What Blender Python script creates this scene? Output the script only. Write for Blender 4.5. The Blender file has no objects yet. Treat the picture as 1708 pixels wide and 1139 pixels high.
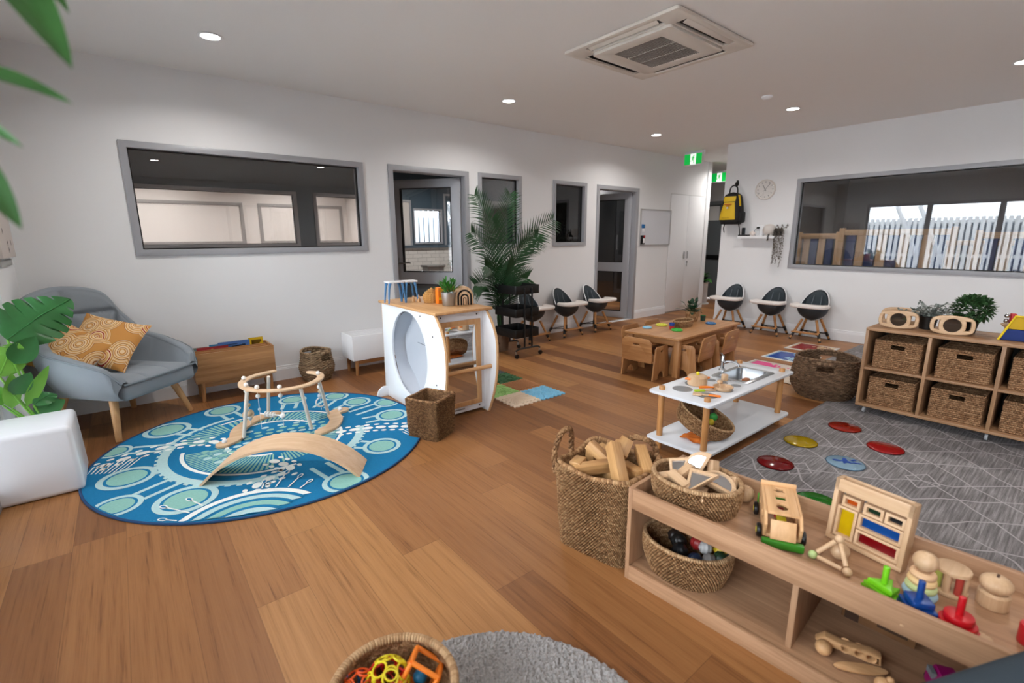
import bpy, bmesh, math, random
from mathutils import Vector, Matrix, noise
random.seed(7)
S = bpy.context.scene
COL = S.collection
PI = math.pi

# ---------------------------------------------------------------- camera
H = 1.363; YW = 4.987; XR = 7.30; CE = 2.70; XL = -0.60
yaw, pit, rol, FPX = 0.6774, 0.2135, -0.0057, 800.8
f0 = Vector((math.sin(yaw)*math.cos(pit), math.cos(yaw)*math.cos(pit), -math.sin(pit)))
r0 = Vector((math.cos(yaw), -math.sin(yaw), 0)); u0 = r0.cross(f0)
rr = math.cos(rol)*r0 + math.sin(rol)*u0; uu = -math.sin(rol)*r0 + math.cos(rol)*u0
cam = bpy.data.cameras.new('camera'); co = bpy.data.objects.new('camera', cam); COL.objects.link(co)
m = Matrix((rr, uu, -f0)).transposed().to_4x4(); m.translation = Vector((0, 0, H)); co.matrix_world = m
cam.sensor_width = 36; cam.lens = FPX*36/1708; cam.clip_start = 0.02; cam.clip_end = 200
cam.dof.use_dof = True; cam.dof.focus_distance = 3.2; cam.dof.aperture_fstop = 2.2
S.camera = co
# ---------------------------------------------------------------- daylight, exposure
S.view_settings.view_transform = 'Standard'; S.view_settings.look = 'None'
S.view_settings.gamma = 1; S.view_settings.use_curve_mapping = False
S.view_settings.exposure = 0.28
W = bpy.data.worlds.new('sky'); S.world = W; W.use_nodes = True
bg = W.node_tree.nodes['Background']; bg.inputs[0].default_value = (0.86, 0.93, 1.0, 1); bg.inputs[1].default_value = 10.0

def portal(loc, rot, sx, sy):
    l = bpy.data.lights.new('window_portal', 'AREA'); l.shape = 'RECTANGLE'; l.size = sx; l.size_y = sy
    l.cycles.is_portal = True
    o = bpy.data.objects.new('window_portal', l); COL.objects.link(o); o.location = loc; o.rotation_euler = rot
portal((-0.74, 0.6, 1.05), (0, -PI/2, 0), 2.1, 7.3)

# ---------------------------------------------------------------- helpers
def lin(c):
    c = c/255
    return c/12.92 if c <= 0.04045 else ((c+0.055)/1.055)**2.4
def rgb(r, g, b): return (lin(r), lin(g), lin(b), 1)
MATS = {}
def mat(name, col=(200, 200, 200), rough=0.5, metal=0.0, spec=0.5, bump=0, bscale=200, coat=0, var=0, vscale=6, sheen=0, emit=0):
    if name in MATS: return MATS[name]
    mt = bpy.data.materials.new(name); mt.use_nodes = True; MATS[name] = mt
    nt = mt.node_tree; b = nt.nodes['Principled BSDF']
    c = rgb(*col); b.inputs['Base Color'].default_value = c
    b.inputs['Roughness'].default_value = rough; b.inputs['Metallic'].default_value = metal
    b.inputs['Specular IOR Level'].default_value = spec
    if coat: b.inputs['Coat Weight'].default_value = coat; b.inputs['Coat Roughness'].default_value = 0.08
    if sheen: b.inputs['Sheen Weight'].default_value = sheen
    if emit: b.inputs['Emission Color'].default_value = c; b.inputs['Emission Strength'].default_value = emit
    if bump or var:
        tc = nt.nodes.new('ShaderNodeTexCoord')
    if var:
        n = nt.nodes.new('ShaderNodeTexNoise'); n.inputs['Scale'].default_value = vscale; n.inputs['Detail'].default_value = 4
        nt.links.new(tc.outputs['Object'], n.inputs['Vector'])
        mx = nt.nodes.new('ShaderNodeMix'); mx.data_type = 'RGBA'
        mx.inputs[6].default_value = tuple(x*(1-var) for x in c[:3])+(1,); mx.inputs[7].default_value = tuple(min(1, x*(1+var)) for x in c[:3])+(1,)
        nt.links.new(n.outputs[0], mx.inputs[0]); nt.links.new(mx.outputs[2], b.inputs['Base Color'])
    if bump:
        n = nt.nodes.new('ShaderNodeTexNoise'); n.inputs['Scale'].default_value = bscale; n.inputs['Detail'].default_value = 3
        nt.links.new(tc.outputs['Object'], n.inputs['Vector'])
        bp = nt.nodes.new('ShaderNodeBump'); bp.inputs['Strength'].default_value = bump; bp.inputs['Distance'].default_value = 0.002
        nt.links.new(n.outputs[0], bp.inputs['Height']); nt.links.new(bp.outputs[0], b.inputs['Normal'])
    return mt

def node(nt, t, **kw):
    n = nt.nodes.new(t)
    for k, v in kw.items(): setattr(n, k, v)
    return n
def ramp(nt, stops, interp='LINEAR'):
    n = nt.nodes.new('ShaderNodeValToRGB'); n.color_ramp.interpolation = interp; e = n.color_ramp.elements
    while len(e) < len(stops): e.new(0.5)
    for i, (p, c) in enumerate(stops): e[i].position = p; e[i].color = rgb(*c)
    return n
def mth(nt, op, a, b=None, clampv=False):
    n = nt.nodes.new('ShaderNodeMath'); n.operation = op; n.use_clamp = clampv
    for i, v in enumerate((a, b)):
        if v is None: continue
        if isinstance(v, (int, float)): n.inputs[i].default_value = v
        else: nt.links.new(v, n.inputs[i])
    return n.outputs[0]

def wood(name, light, dark, axis='x', rough=0.42, scale=1.0, spec=0.4):
    key = name+axis
    if key in MATS: return MATS[key]
    mt = bpy.data.materials.new(key); mt.use_nodes = True; MATS[key] = mt
    nt = mt.node_tree; b = nt.nodes['Principled BSDF']; L = nt.links.new
    tc = node(nt, 'ShaderNodeTexCoord'); mp = node(nt, 'ShaderNodeMapping')
    s = [26*scale]*3; s['xyz'.index(axis)] = 1.3*scale; mp.inputs['Scale'].default_value = s
    oi = node(nt, 'ShaderNodeObjectInfo')
    ad = node(nt, 'ShaderNodeVectorMath', operation='ADD'); L(tc.outputs['Object'], ad.inputs[0]); L(oi.outputs['Random'], ad.inputs[1])
    L(ad.outputs[0], mp.inputs['Vector'])
    n1 = node(nt, 'ShaderNodeTexNoise'); n1.inputs['Scale'].default_value = 1.0; n1.inputs['Detail'].default_value = 5; n1.inputs['Distortion'].default_value = 0.6
    L(mp.outputs[0], n1.inputs['Vector'])
    n2 = node(nt, 'ShaderNodeTexNoise'); n2.inputs['Scale'].default_value = 6; n2.inputs['Detail'].default_value = 2
    L(mp.outputs[0], n2.inputs['Vector'])
    sm = mth(nt, 'ADD', mth(nt, 'MULTIPLY', n1.outputs[0], 0.7), mth(nt, 'MULTIPLY', n2.outputs[0], 0.3))
    rp = ramp(nt, [(0.32, dark), (0.66, light)]); L(sm, rp.inputs[0]); L(rp.outputs[0], b.inputs['Base Color'])
    b.inputs['Roughness'].default_value = rough; b.inputs['Specular IOR Level'].default_value = spec
    bp = node(nt, 'ShaderNodeBump'); bp.inputs['Strength'].default_value = 0.15; bp.inputs['Distance'].default_value = 0.001
    L(sm, bp.inputs['Height']); L(bp.outputs[0], b.inputs['Normal'])
    return mt

def weave(name, cols, rough=0.75, bump=1.0, dist=0.006, slant=0.0):
    """UV in strand cells: one unit of u is a strand, one unit of v a row"""
    if name in MATS: return MATS[name]
    mt = bpy.data.materials.new(name); mt.use_nodes = True; MATS[name] = mt
    nt = mt.node_tree; b = nt.nodes['Principled BSDF']; L = nt.links.new
    tc = node(nt, 'ShaderNodeTexCoord'); sp = node(nt, 'ShaderNodeSeparateXYZ'); L(tc.outputs['UV'], sp.inputs[0])
    u, v = sp.outputs[0], sp.outputs[1]
    fv = mth(nt, 'FLOOR', v); u2 = mth(nt, 'ADD', u, mth(nt, 'MULTIPLY', fv, 0.5))
    if slant: u2 = mth(nt, 'ADD', u2, mth(nt, 'MULTIPLY', v, slant))
    a = mth(nt, 'ABSOLUTE', mth(nt, 'SINE', mth(nt, 'MULTIPLY', u2, PI)))
    c = mth(nt, 'ABSOLUTE', mth(nt, 'SINE', mth(nt, 'MULTIPLY', v, PI)))
    h = mth(nt, 'POWER', mth(nt, 'MULTIPLY', a, c), 0.5)
    cb = node(nt, 'ShaderNodeCombineXYZ'); L(mth(nt, 'FLOOR', u2), cb.inputs[0]); L(fv, cb.inputs[1])
    wn = node(nt, 'ShaderNodeTexWhiteNoise', noise_dimensions='2D'); L(cb.outputs[0], wn.inputs['Vector'])
    n1 = node(nt, 'ShaderNodeTexNoise'); n1.inputs['Scale'].default_value = 3.1; n1.inputs['Detail'].default_value = 6
    L(tc.outputs['UV'], n1.inputs['Vector'])
    fac = mth(nt, 'ADD', mth(nt, 'MULTIPLY', wn.outputs['Value'], 0.42), mth(nt, 'MULTIPLY', n1.outputs[0], 0.55))
    rp = ramp(nt, [(0.12, cols[0]), (0.5, cols[1]), (0.92, cols[2])]); L(fac, rp.inputs[0]); L(rp.outputs[0], b.inputs['Base Color'])
    b.inputs['Roughness'].default_value = rough; b.inputs['Specular IOR Level'].default_value = 0.3
    bp = node(nt, 'ShaderNodeBump'); bp.inputs['Strength'].default_value = bump; bp.inputs['Distance'].default_value = dist
    hh = mth(nt, 'ADD', h, mth(nt, 'MULTIPLY', n1.outputs[0], 0.35))
    L(hh, bp.inputs['Height']); L(bp.outputs[0], b.inputs['Normal'])
    return mt

def glass(name, tint=(255, 255, 255), refl=1.0, alpha=0.97):
    if name in MATS: return MATS[name]
    mt = bpy.data.materials.new(name); mt.use_nodes = True; MATS[name] = mt
    nt = mt.node_tree; nt.nodes.clear(); L = nt.links.new
    o = node(nt, 'ShaderNodeOutputMaterial'); t = node(nt, 'ShaderNodeBsdfTransparent'); g = node(nt, 'ShaderNodeBsdfGlossy')
    t.inputs[0].default_value = rgb(*tint); g.inputs['Roughness'].default_value = 0.0; g.inputs[0].default_value = (refl, refl, refl, 1)
    fr = node(nt, 'ShaderNodeFresnel'); fr.inputs[0].default_value = 1.5
    k = mth(nt, 'MULTIPLY', fr.outputs[0], 1.7, True)
    mx = node(nt, 'ShaderNodeMixShader'); L(k, mx.inputs[0]); L(t.outputs[0], mx.inputs[1]); L(g.outputs[0], mx.inputs[2]); L(mx.outputs[0], o.inputs[0])
    return mt

def tint(name, col, amt=0.55):
    """coloured see-through acrylic"""
    if name in MATS: return MATS[name]
    mt = bpy.data.materials.new(name); mt.use_nodes = True; MATS[name] = mt
    nt = mt.node_tree; b = nt.nodes['Principled BSDF']; L = nt.links.new; o = nt.nodes['Material Output']
    b.inputs['Base Color'].default_value = rgb(*col); b.inputs['Roughness'].default_value = 0.12
    t = node(nt, 'ShaderNodeBsdfTransparent'); t.inputs[0].default_value = rgb(*col)
    mx = node(nt, 'ShaderNodeMixShader'); mx.inputs[0].default_value = 1-amt
    L(t.outputs[0], mx.inputs[1]); L(b.outputs[0], mx.inputs[2]); L(mx.outputs[0], o.inputs[0])
    return mt

def T(x=0, y=0, z=0): return Matrix.Translation((x, y, z))
def RX(a): return Matrix.Rotation(a, 4, 'X')
def RY(a): return Matrix.Rotation(a, 4, 'Y')
def RZ(a): return Matrix.Rotation(a, 4, 'Z')
def frame(p, d, up=(0, 0, 1)):
    """matrix at p whose local z looks along d"""
    z = Vector(d).normalized(); u = Vector(up)
    if abs(z.dot(u.normalized())) > 0.99: u = Vector((1, 0, 0))
    x = u.cross(z).normalized(); y = z.cross(x)
    m = Matrix((x, y, z)).transposed().to_4x4(); m.translation = Vector(p); return m

class MB:
    def __init__(s): s.bm = bmesh.new(); s.uv = s.bm.loops.layers.uv.new('UVMap'); s.M = Matrix()
    def _fin(s, verts, M=None, mi=0):
        M = s.M @ M if M is not None else s.M
        for v in verts: v.co = M @ v.co
        if mi:
            fs = set()
            for v in verts:
                for f in v.link_faces: fs.add(f)
            for f in fs: f.material_index = mi
        return s
    def box(s, c, d, M=None, bev=0, mi=0, seg=2, taper=None):
        g = bmesh.ops.create_cube(s.bm, size=1)['verts']
        for v in g:
            if taper and v.co.z > 0: v.co.x *= taper[0]; v.co.y *= taper[1]
            v.co = Vector((v.co.x*d[0], v.co.y*d[1], v.co.z*d[2]))
        vs = g
        if bev:
            es = list({e for v in g for e in v.link_edges})
            r = bmesh.ops.bevel(s.bm, geom=es, offset=min(bev, min(d)*0.49), segments=seg, profile=0.5, affect='EDGES')
            vs = list({v for f in r['faces'] for v in f.verts} | {v for v in g if v.is_valid})
        for v in vs: v.co += Vector(c)
        return s._fin(vs, M, mi)
    def bb(s, x0, y0, z0, x1, y1, z1, bev=0, mi=0, M=None):
        return s.box(((x0+x1)/2, (y0+y1)/2, (z0+z1)/2), (abs(x1-x0), abs(y1-y0), abs(z1-z0)), M, bev, mi)
    def grid(s, nu, nv, fn, cu=False, cv=False, uv=(1, 1), mi=0, M=None, flip=False):
        vs = [[s.bm.verts.new(fn(i/nu, j/nv)) for j in range(nv if cv else nv+1)] for i in range(nu if cu else nu+1)]
        ni, nj = len(vs), len(vs[0])
        for i in range(nu):
            for j in range(nv):
                q = [vs[i][j], vs[(i+1) % ni][j], vs[(i+1) % ni][(j+1) % nj], vs[i][(j+1) % nj]]
                uvs = [(i, j), (i+1, j), (i+1, j+1), (i, j+1)]
                if flip: q.reverse(); uvs.reverse()
                try: f = s.bm.faces.new(q)
                except ValueError: continue
                f.material_index = mi
                for l, (a, b) in zip(f.loops, uvs): l[s.uv].uv = (a/nu*uv[0], b/nv*uv[1])
        s.last = vs
        return s._fin([v for r in vs for v in r], M)
    def lathe(s, prof, seg=32, M=None, mi=0, uv=(1, 1), cap=True):
        n = len(prof)-1
        def fn(u, v):
            k = min(n, int(round(v*n))); r, z = prof[k]; a = 2*PI*u
            return Vector((r*math.cos(a), r*math.sin(a), z))
        s.grid(seg, n, fn, cu=True, uv=uv, mi=mi, M=M); vs = s.last
        if cap:
            for j in (0, n):
                if prof[j][0] > 1e-6:
                    ring = [vs[i][j] for i in range(seg)]
                    if j == 0: ring.reverse()
                    try: s.bm.faces.new(ring).material_index = mi
                    except ValueError: pass
        return s
    def cyl(s, p0, p1, r, r1=None, seg=16, mi=0, bev=0):
        p0, p1 = Vector(p0), Vector(p1); L = (p1-p0).length; r1 = r if r1 is None else r1
        pr = [(r, 0), (r1, L)]
        if bev: pr = [(r-bev, 0), (r-bev*0.3, bev*0.3), (r, bev), (r1, L-bev), (r1-bev*0.3, L-bev*0.3), (r1-bev, L)]
        return s.lathe(pr, seg, frame(p0, p1-p0), mi)
    def tube(s, pts, r, seg=8, closed=False, mi=0, uvs=1.0):
        pts = [Vector(p) for p in pts]; n = len(pts); rs = r if isinstance(r, (list, tuple)) else [r]*n
        T_ = []
        for i in range(n):
            a = pts[(i-1) % n] if (closed or i > 0) else pts[i]; b = pts[(i+1) % n] if (closed or i < n-1) else pts[i]
            T_.append((b-a).normalized())
        up = Vector((0, 0, 1)) if abs(T_[0].z) < 0.9 else Vector((1, 0, 0))
        N = []; nrm = (up - T_[0]*up.dot(T_[0])).normalized()
        for i in range(n):
            nrm = (nrm - T_[i]*nrm.dot(T_[i])).normalized(); N.append(nrm)
        ln = sum((pts[i+1]-pts[i]).length for i in range(n-1))
        def fn(u, v):
            i = int(round(u*(n if closed else n-1))) % n; a = 2*PI*v; bn = T_[i].cross(N[i])
            return pts[i] + (N[i]*math.cos(a)+bn*math.sin(a))*rs[i]
        s.grid(n if closed else n-1, seg, fn, cu=closed, cv=True, uv=(ln*uvs, 1), mi=mi, flip=True)
        if not closed:
            vs = s.last
            try:
                s.bm.faces.new(vs[0]).material_index = mi; s.bm.faces.new(list(reversed(vs[-1]))).material_index = mi
            except ValueError: pass
        return s
    def sph(s, c, r, sc=(1, 1, 1), M=None, mi=0, seg=20):
        n = seg//2
        pr = [(max(1e-5, math.sin(PI*i/n))*r, -math.cos(PI*i/n)*r) for i in range(n+1)]
        A = T(*c) @ Matrix.Diagonal((*sc, 1))
        return s.lathe(pr, seg, (M @ A) if M is not None else A, mi, cap=False)
    def torus(s, c, R, r, M=None, seg=32, rs=10, mi=0, uv=(1, 1)):
        def fn(u, v):
            a, b = 2*PI*u, 2*PI*v; return Vector(((R+r*math.cos(b))*math.cos(a), (R+r*math.cos(b))*math.sin(a), r*math.sin(b)))
        A = T(*c); return s.grid(seg, rs, fn, cu=True, cv=True, uv=uv, mi=mi, M=(A @ M) if M is not None else A)
    def prism(s, poly, h, M=None, mi=0, z0=0.0):
        a = [s.bm.verts.new((p[0], p[1], z0)) for p in poly]; b = [s.bm.verts.new((p[0], p[1], z0+h)) for p in poly]
        n = len(poly); fs = []
        fs.append(s.bm.faces.new(list(reversed(a)))); fs.append(s.bm.faces.new(b))
        for i in range(n): fs.append(s.bm.faces.new([a[i], a[(i+1) % n], b[(i+1) % n], b[i]]))
        for f in fs: f.material_index = mi
        bmesh.ops.recalc_face_normals(s.bm, faces=fs)
        return s._fin(a+b, M)
    def flat(s, poly, z, mi=0):
        f = s.bm.faces.new([s.bm.verts.new(s.M @ Vector((p[0], p[1], z))) for p in poly]); f.normal_update()
        if (s.M.to_3x3() @ Vector((0, 0, 1))).dot(f.normal) < 0: f.normal_flip()
        f.material_index = mi; return s
    def plate(s, outer, holes=(), th=0.018, M=None, bev=0.002, mi=0):
        """flat board in local XY, th thick, centred on z=0, with holes"""
        cu = bpy.data.curves.new('tmp', 'CURVE'); cu.dimensions = '2D'; cu.fill_mode = 'BOTH'
        cu.extrude = max(1e-5, th/2-bev); cu.bevel_depth = bev; cu.bevel_resolution = 1; cu.offset = -bev
        for lp in [outer]+list(holes):
            sp = cu.splines.new('POLY'); sp.points.add(len(lp)-1); sp.use_cyclic_u = True
            for p, q in zip(sp.points, lp): p.co = (q[0], q[1], 0, 1)
        ob = bpy.data.objects.new('tmp', cu); COL.objects.link(ob)
        dg = bpy.context.evaluated_depsgraph_get(); me = bpy.data.meshes.new_from_object(ob.evaluated_get(dg))
        bpy.data.objects.remove(ob); bpy.data.curves.remove(cu)
        tb = bmesh.new(); tb.from_mesh(me); bmesh.ops.remove_doubles(tb, verts=tb.verts, dist=1e-5)
        for f in tb.faces: f.material_index = mi
        tb.transform(s.M @ M if M is not None else s.M); tb.to_mesh(me); tb.free(); s.bm.from_mesh(me); bpy.data.meshes.remove(me)
        return s
    def leaf(s, base, d, up, L, Wd, droop=0.3, fold=0.15, n=6, prof=None, mi=0, m=4):
        base = Vector(base); d = Vector(d).normalized(); up = Vector(up); sd = d.cross(up)
        if sd.length < 1e-3: sd = d.cross(Vector((1, 0, 0.1)))
        sd.normalize(); nn = sd.cross(d).normalized()
        prof = prof or (lambda t: math.sin(PI*min(1, t**0.8)))
        def fn(u, v):
            w = Wd*0.5*max(0.0, prof(u)); x = (v-0.5)*2
            return base + d*(L*u) + Vector((0, 0, -1))*(droop*L*u*u) + sd*(x*w) + nn*(fold*w*abs(x)*1.2)
        return s.grid(n, m, fn, uv=(1, 1), mi=mi)
    def build(s, name, mats, parent=None, ang=35, kind=None, label=None):
        me = bpy.data.meshes.new(name)
        s.bm.normal_update(); s.bm.to_mesh(me); s.bm.free()
        for q in (mats if isinstance(mats, (list, tuple)) else [mats]): me.materials.append(q)
        if ang:
            me.polygons.foreach_set('use_smooth', [True]*len(me.polygons)); me.set_sharp_from_angle(angle=math.radians(ang))
        o = bpy.data.objects.new(name, me); COL.objects.link(o)
        if parent is not None: o.parent = parent
        if kind: o['kind'] = kind
        if label: o['label'] = label
        return o
def tag(o, label, cat, group=None, kind=None):
    o['label'] = label; o['category'] = cat
    if group: o['group'] = group
    if kind: o['kind'] = kind
    return o
def thing(name, label, cat, loc=(0, 0, 0), rz=0.0, group=None, rot=None):
    o = bpy.data.objects.new(name, None); COL.objects.link(o); o.empty_display_size = 0.05
    o.location = loc; o.rotation_euler = rot if rot else (0, 0, rz)
    return tag(o, label, cat, group)
def dup(root, loc, rz=None, label=None, group=None, rot=None):
    def cp(o, par):
        c = o.copy(); COL.objects.link(c); c.parent = par
        for k in list(o.children): cp(k, c)
        return c
    c = cp(root, None); c.location = loc
    if rz is not None: c.rotation_euler = (0, 0, rz)
    if rot is not None: c.rotation_euler = rot
    if label: c['label'] = label
    if group: c['group'] = group
    return c
def struct(name, mb, mt, ang=35, parent=None): return mb.build(name, mt, parent, ang, None if parent else 'structure')
def rrect(w, h, r, n=5, cx=0, cy=0):
    p = []
    for (sx, sy, a0) in ((1, 1, 0), (-1, 1, PI/2), (-1, -1, PI), (1, -1, 3*PI/2)):
        for i in range(n+1):
            a = a0+PI/2*i/n; p.append((cx+sx*(w/2-r)+r*math.cos(a), cy+sy*(h/2-r)+r*math.sin(a)))
    return p
def ell(a, b, n=40, cx=0, cy=0, a0=0, a1=2*PI, rot=0):
    full = abs(a1-a0-2*PI) < 1e-6; k = n if full else n+1; out = []
    for i in range(k):
        t = a0+(a1-a0)*i/n; x, y = a*math.cos(t), b*math.sin(t)
        out.append((cx+x*math.cos(rot)-y*math.sin(rot), cy+x*math.sin(rot)+y*math.cos(rot)))
    return out
def smooth(pts, k=6, closed=False):
    pts = [Vector(p) for p in pts]; n = len(pts); out = []
    for i in range(n if closed else n-1):
        P = [pts[(i+j) % n] if closed else pts[min(max(i+j, 0), n-1)] for j in (-1, 0, 1, 2)]
        for q in range(k):
            t = q/k
            out.append(0.5*((2*P[1])+(P[2]-P[0])*t+(2*P[0]-5*P[1]+4*P[2]-P[3])*t*t+(3*P[1]-P[0]-3*P[2]+P[3])*t**3))
    if not closed: out.append(pts[-1])
    return out
def strip(mb, pts, w, z, mi):
    """flat band along a polyline"""
    n = len(pts); L = []; R_ = []
    for i in range(n):
        a = Vector(pts[max(0, i-1)][:2]); b = Vector(pts[min(n-1, i+1)][:2]); d = (b-a).normalized(); q = Vector((-d.y, d.x))*w/2
        p = Vector(pts[i][:2]); L.append(p+q); R_.append(p-q)
    for i in range(n-1): mb.flat([R_[i], R_[i+1], L[i+1], L[i]], z, mi)

# ---------------------------------------------------------------- materials
WALL = mat('wall_paint', (233, 233, 234), 0.6, spec=0.3, bump=0.05, bscale=300)
CEIL = mat('ceiling_paint', (240, 238, 236), 0.7, spec=0.2)
TRIMW = mat('white_trim', (236, 236, 238), 0.35)
GREYAL = mat('grey_aluminium', (166, 167, 172), 0.38, 0.1)
GASKET = mat('black_gasket', (12, 12, 13), 0.5)
DIMSLATE = mat('unlit_slate', (62, 82, 96), 0.6)  # darkness of the unlit back room is put into this colour
UNLITCEIL = mat('unlit_ceiling', (48, 60, 68), 0.7)  # dark tone stands in for missing light on ceilings beyond the glass
CREAM = mat('cream_wall', (214, 208, 204), 0.6)
GLASS = glass('window_glass')
WHITE = mat('white_plastic', (238, 238, 240), 0.3)
BLACK = mat('black_plastic', (14, 14, 15), 0.4)
CHROME = mat('chrome', (200, 202, 205), 0.15, 1.0)
MIRROR = mat('mirror_glass', (225, 228, 230), 0.01, 1.0)
STEEL = mat('brushed_steel', (180, 182, 184), 0.28, 1.0)
def birch(ax='x'): return wood('birch', (222, 190, 156), (206, 168, 130), ax)
def oak(ax='x'): return wood('oak', (186, 136, 88), (146, 98, 56), ax)
def beech(ax='x'): return wood('beech', (214, 168, 118), (190, 140, 92), ax)
def pine(ax='x'): return wood('pine', (216, 182, 146), (190, 152, 114), ax)
def tanwood(ax='x'): return wood('tanwood', (196, 142, 88), (166, 112, 62), ax)
def shelfwood(ax='x'): return wood('shelfwood', (190, 150, 116), (150, 110, 80), ax)
def cubbywood(ax='x'): return wood('cubbywood', (176, 136, 100), (132, 96, 66), ax)
SEAG = weave('seagrass', [(104, 70, 42), (164, 122, 82), (210, 172, 128)])
SEAGD = weave('seagrass_dark', [(84, 56, 34), (138, 100, 66), (184, 144, 102)])
HYAC = weave('hyacinth', [(112, 78, 52), (158, 118, 84), (196, 156, 118)])
RATTAN = weave('grey_rattan', [(70, 52, 38), (112, 86, 64), (150, 120, 94)])
RATTANL = weave('light_rattan', [(92, 72, 54), (142, 116, 88), (184, 156, 124)])
JUTE = weave('jute', [(150, 112, 76), (186, 148, 108), (208, 174, 134)])
# ================================================================ the setting
def floor_mat():
    mt = bpy.data.materials.new('timber_floor'); mt.use_nodes = True
    nt = mt.node_tree; b = nt.nodes['Principled BSDF']; L = nt.links.new
    tc = node(nt, 'ShaderNodeTexCoord'); sp = node(nt, 'ShaderNodeSeparateXYZ'); L(tc.outputs['Object'], sp.inputs[0])
    x = mth(nt, 'DIVIDE', mth(nt, 'ADD', sp.outputs[0], 20.0), 0.189); ix = mth(nt, 'FLOOR', x)
    wn = node(nt, 'ShaderNodeTexWhiteNoise', noise_dimensions='1D'); L(ix, wn.inputs['W'])
    y = mth(nt, 'ADD', mth(nt, 'DIVIDE', mth(nt, 'ADD', sp.outputs[1], 20.0), 1.85), mth(nt, 'MULTIPLY', wn.outputs['Value'], 7.3)); iy = mth(nt, 'FLOOR', y)
    cb = node(nt, 'ShaderNodeCombineXYZ'); L(ix, cb.inputs[0]); L(iy, cb.inputs[1])
    w2 = node(nt, 'ShaderNodeTexWhiteNoise', noise_dimensions='2D'); L(cb.outputs[0], w2.inputs['Vector'])
    mp = node(nt, 'ShaderNodeMapping'); mp.inputs['Scale'].default_value = (48, 1.1, 1); L(tc.outputs['Object'], mp.inputs['Vector'])
    ad = node(nt, 'ShaderNodeVectorMath', operation='ADD'); L(mp.outputs[0], ad.inputs[0])
    sc = node(nt, 'ShaderNodeVectorMath', operation='SCALE'); L(w2.outputs['Color'], sc.inputs[0]); sc.inputs['Scale'].default_value = 60; L(sc.outputs[0], ad.inputs[1])
    n1 = node(nt, 'ShaderNodeTexNoise'); n1.inputs['Scale'].default_value = 1; n1.inputs['Detail'].default_value = 6; n1.inputs['Distortion'].default_value = 0.8; L(ad.outputs[0], n1.inputs['Vector'])
    n2 = node(nt, 'ShaderNodeTexNoise'); n2.inputs['Scale'].default_value = 7; n2.inputs['Detail'].default_value = 3; L(ad.outputs[0], n2.inputs['Vector'])
    n3 = node(nt, 'ShaderNodeTexVoronoi'); n3.inputs['Scale'].default_value = 1.6
    mk = node(nt, 'ShaderNodeMapping'); mk.inputs['Scale'].default_value = (1.6, 1.0, 1); L(tc.outputs['Object'], mk.inputs['Vector']); L(mk.outputs[0], n3.inputs['Vector'])
    pl = ramp(nt, [(0.0, (128, 84, 50)), (0.3, (150, 102, 62)), (0.75, (166, 116, 71)), (1.0, (182, 132, 82))]); L(w2.outputs['Value'], pl.inputs[0])
    g = mth(nt, 'ADD', mth(nt, 'MULTIPLY', n1.outputs[0], 0.62), mth(nt, 'MULTIPLY', n2.outputs[0], 0.38))
    gr = ramp(nt, [(0.28, (150, 138, 128)), (0.42, (226, 220, 214)), (0.5, (240, 236, 232)), (0.70, (255, 255, 255))]); L(g, gr.inputs[0])
    mx = node(nt, 'ShaderNodeMix', data_type='RGBA', blend_type='MULTIPLY'); mx.inputs[0].default_value = 1; L(pl.outputs[0], mx.inputs[6]); L(gr.outputs[0], mx.inputs[7])
    kn = mth(nt, 'LESS_THAN', n3.outputs['Distance'], 0.018)
    fx = mth(nt, 'FRACT', x); fy = mth(nt, 'FRACT', y)
    gap = mth(nt, 'MAXIMUM', mth(nt, 'LESS_THAN', fx, 0.008), mth(nt, 'LESS_THAN', fy, 0.0011))
    m2 = node(nt, 'ShaderNodeMix', data_type='RGBA'); L(mth(nt, 'MAXIMUM', mth(nt, 'MULTIPLY', gap, 0.55), mth(nt, 'MULTIPLY', kn, 0.8)), m2.inputs[0]); L(mx.outputs[2], m2.inputs[6]); m2.inputs[7].default_value = rgb(64, 40, 26)
    L(m2.outputs[2], b.inputs['Base Color'])
    b.inputs['Roughness'].default_value = 0.42; b.inputs['Specular IOR Level'].default_value = 0.3
    bp = node(nt, 'ShaderNodeBump'); bp.inputs['Strength'].default_value = 0.12; bp.inputs['Distance'].default_value = 0.001
    L(mth(nt, 'SUBTRACT', g, gap), bp.inputs['Height']); L(bp.outputs[0], b.inputs['Normal'])
    return mt
struct('floor', MB().bb(-0.9, -3.6, -0.05, 11.6, 11.2, 0), floor_mat(), 0)
struct('ceiling', MB().bb(-0.9, -3.6, CE, XR+0.12, YW+0.12, CE+0.1).bb(XR+0.12, 3.78, CE, 10.4, YW+0.12, CE+0.1).bb(8.79, YW+0.12, CE, 10.4, 8.9, CE+0.1), CEIL, 0)
MBK = Matrix(((1, 0, 0, 0), (0, 0, -1, YW), (0, 1, 0, 0), (0, 0, 0, 1)))      # back wall plane: x, z -> local x, y; local z to the room
MRT = Matrix(((0, 0, -1, XR), (-1, 0, 0, 0), (0, 1, 0, 0), (0, 0, 0, 1)))     # right wall plane: local x = -Y
def rect(x0, x1, y0, y1): return [(x0, y0), (x1, y0), (x1, y1), (x0, y1)]
WIN = {1: (0.110, 2.062, 1.231, 2.118), 2: (3.495, 4.178, 1.233, 2.130), 3: (4.745, 5.417, 1.239, 2.125)}
DOOR = {1: (2.335, 3.358, 0, 2.127), 2: (5.642, 6.650, 0, 2.120)}
k = 0.01
holes = [rect(a+k, b-k, c+k, d-k) for a, b, c, d in WIN.values()] + [rect(a+k, b-k, -0.001+k*0.2, d-k) for a, b, c, d in DOOR.values()]
struct('wall_back', MB().plate(rect(-0.75, 8.79, 0, CE), holes, 0.12, MBK @ T(0, 0, -0.06), 0), WALL, 0)
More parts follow.
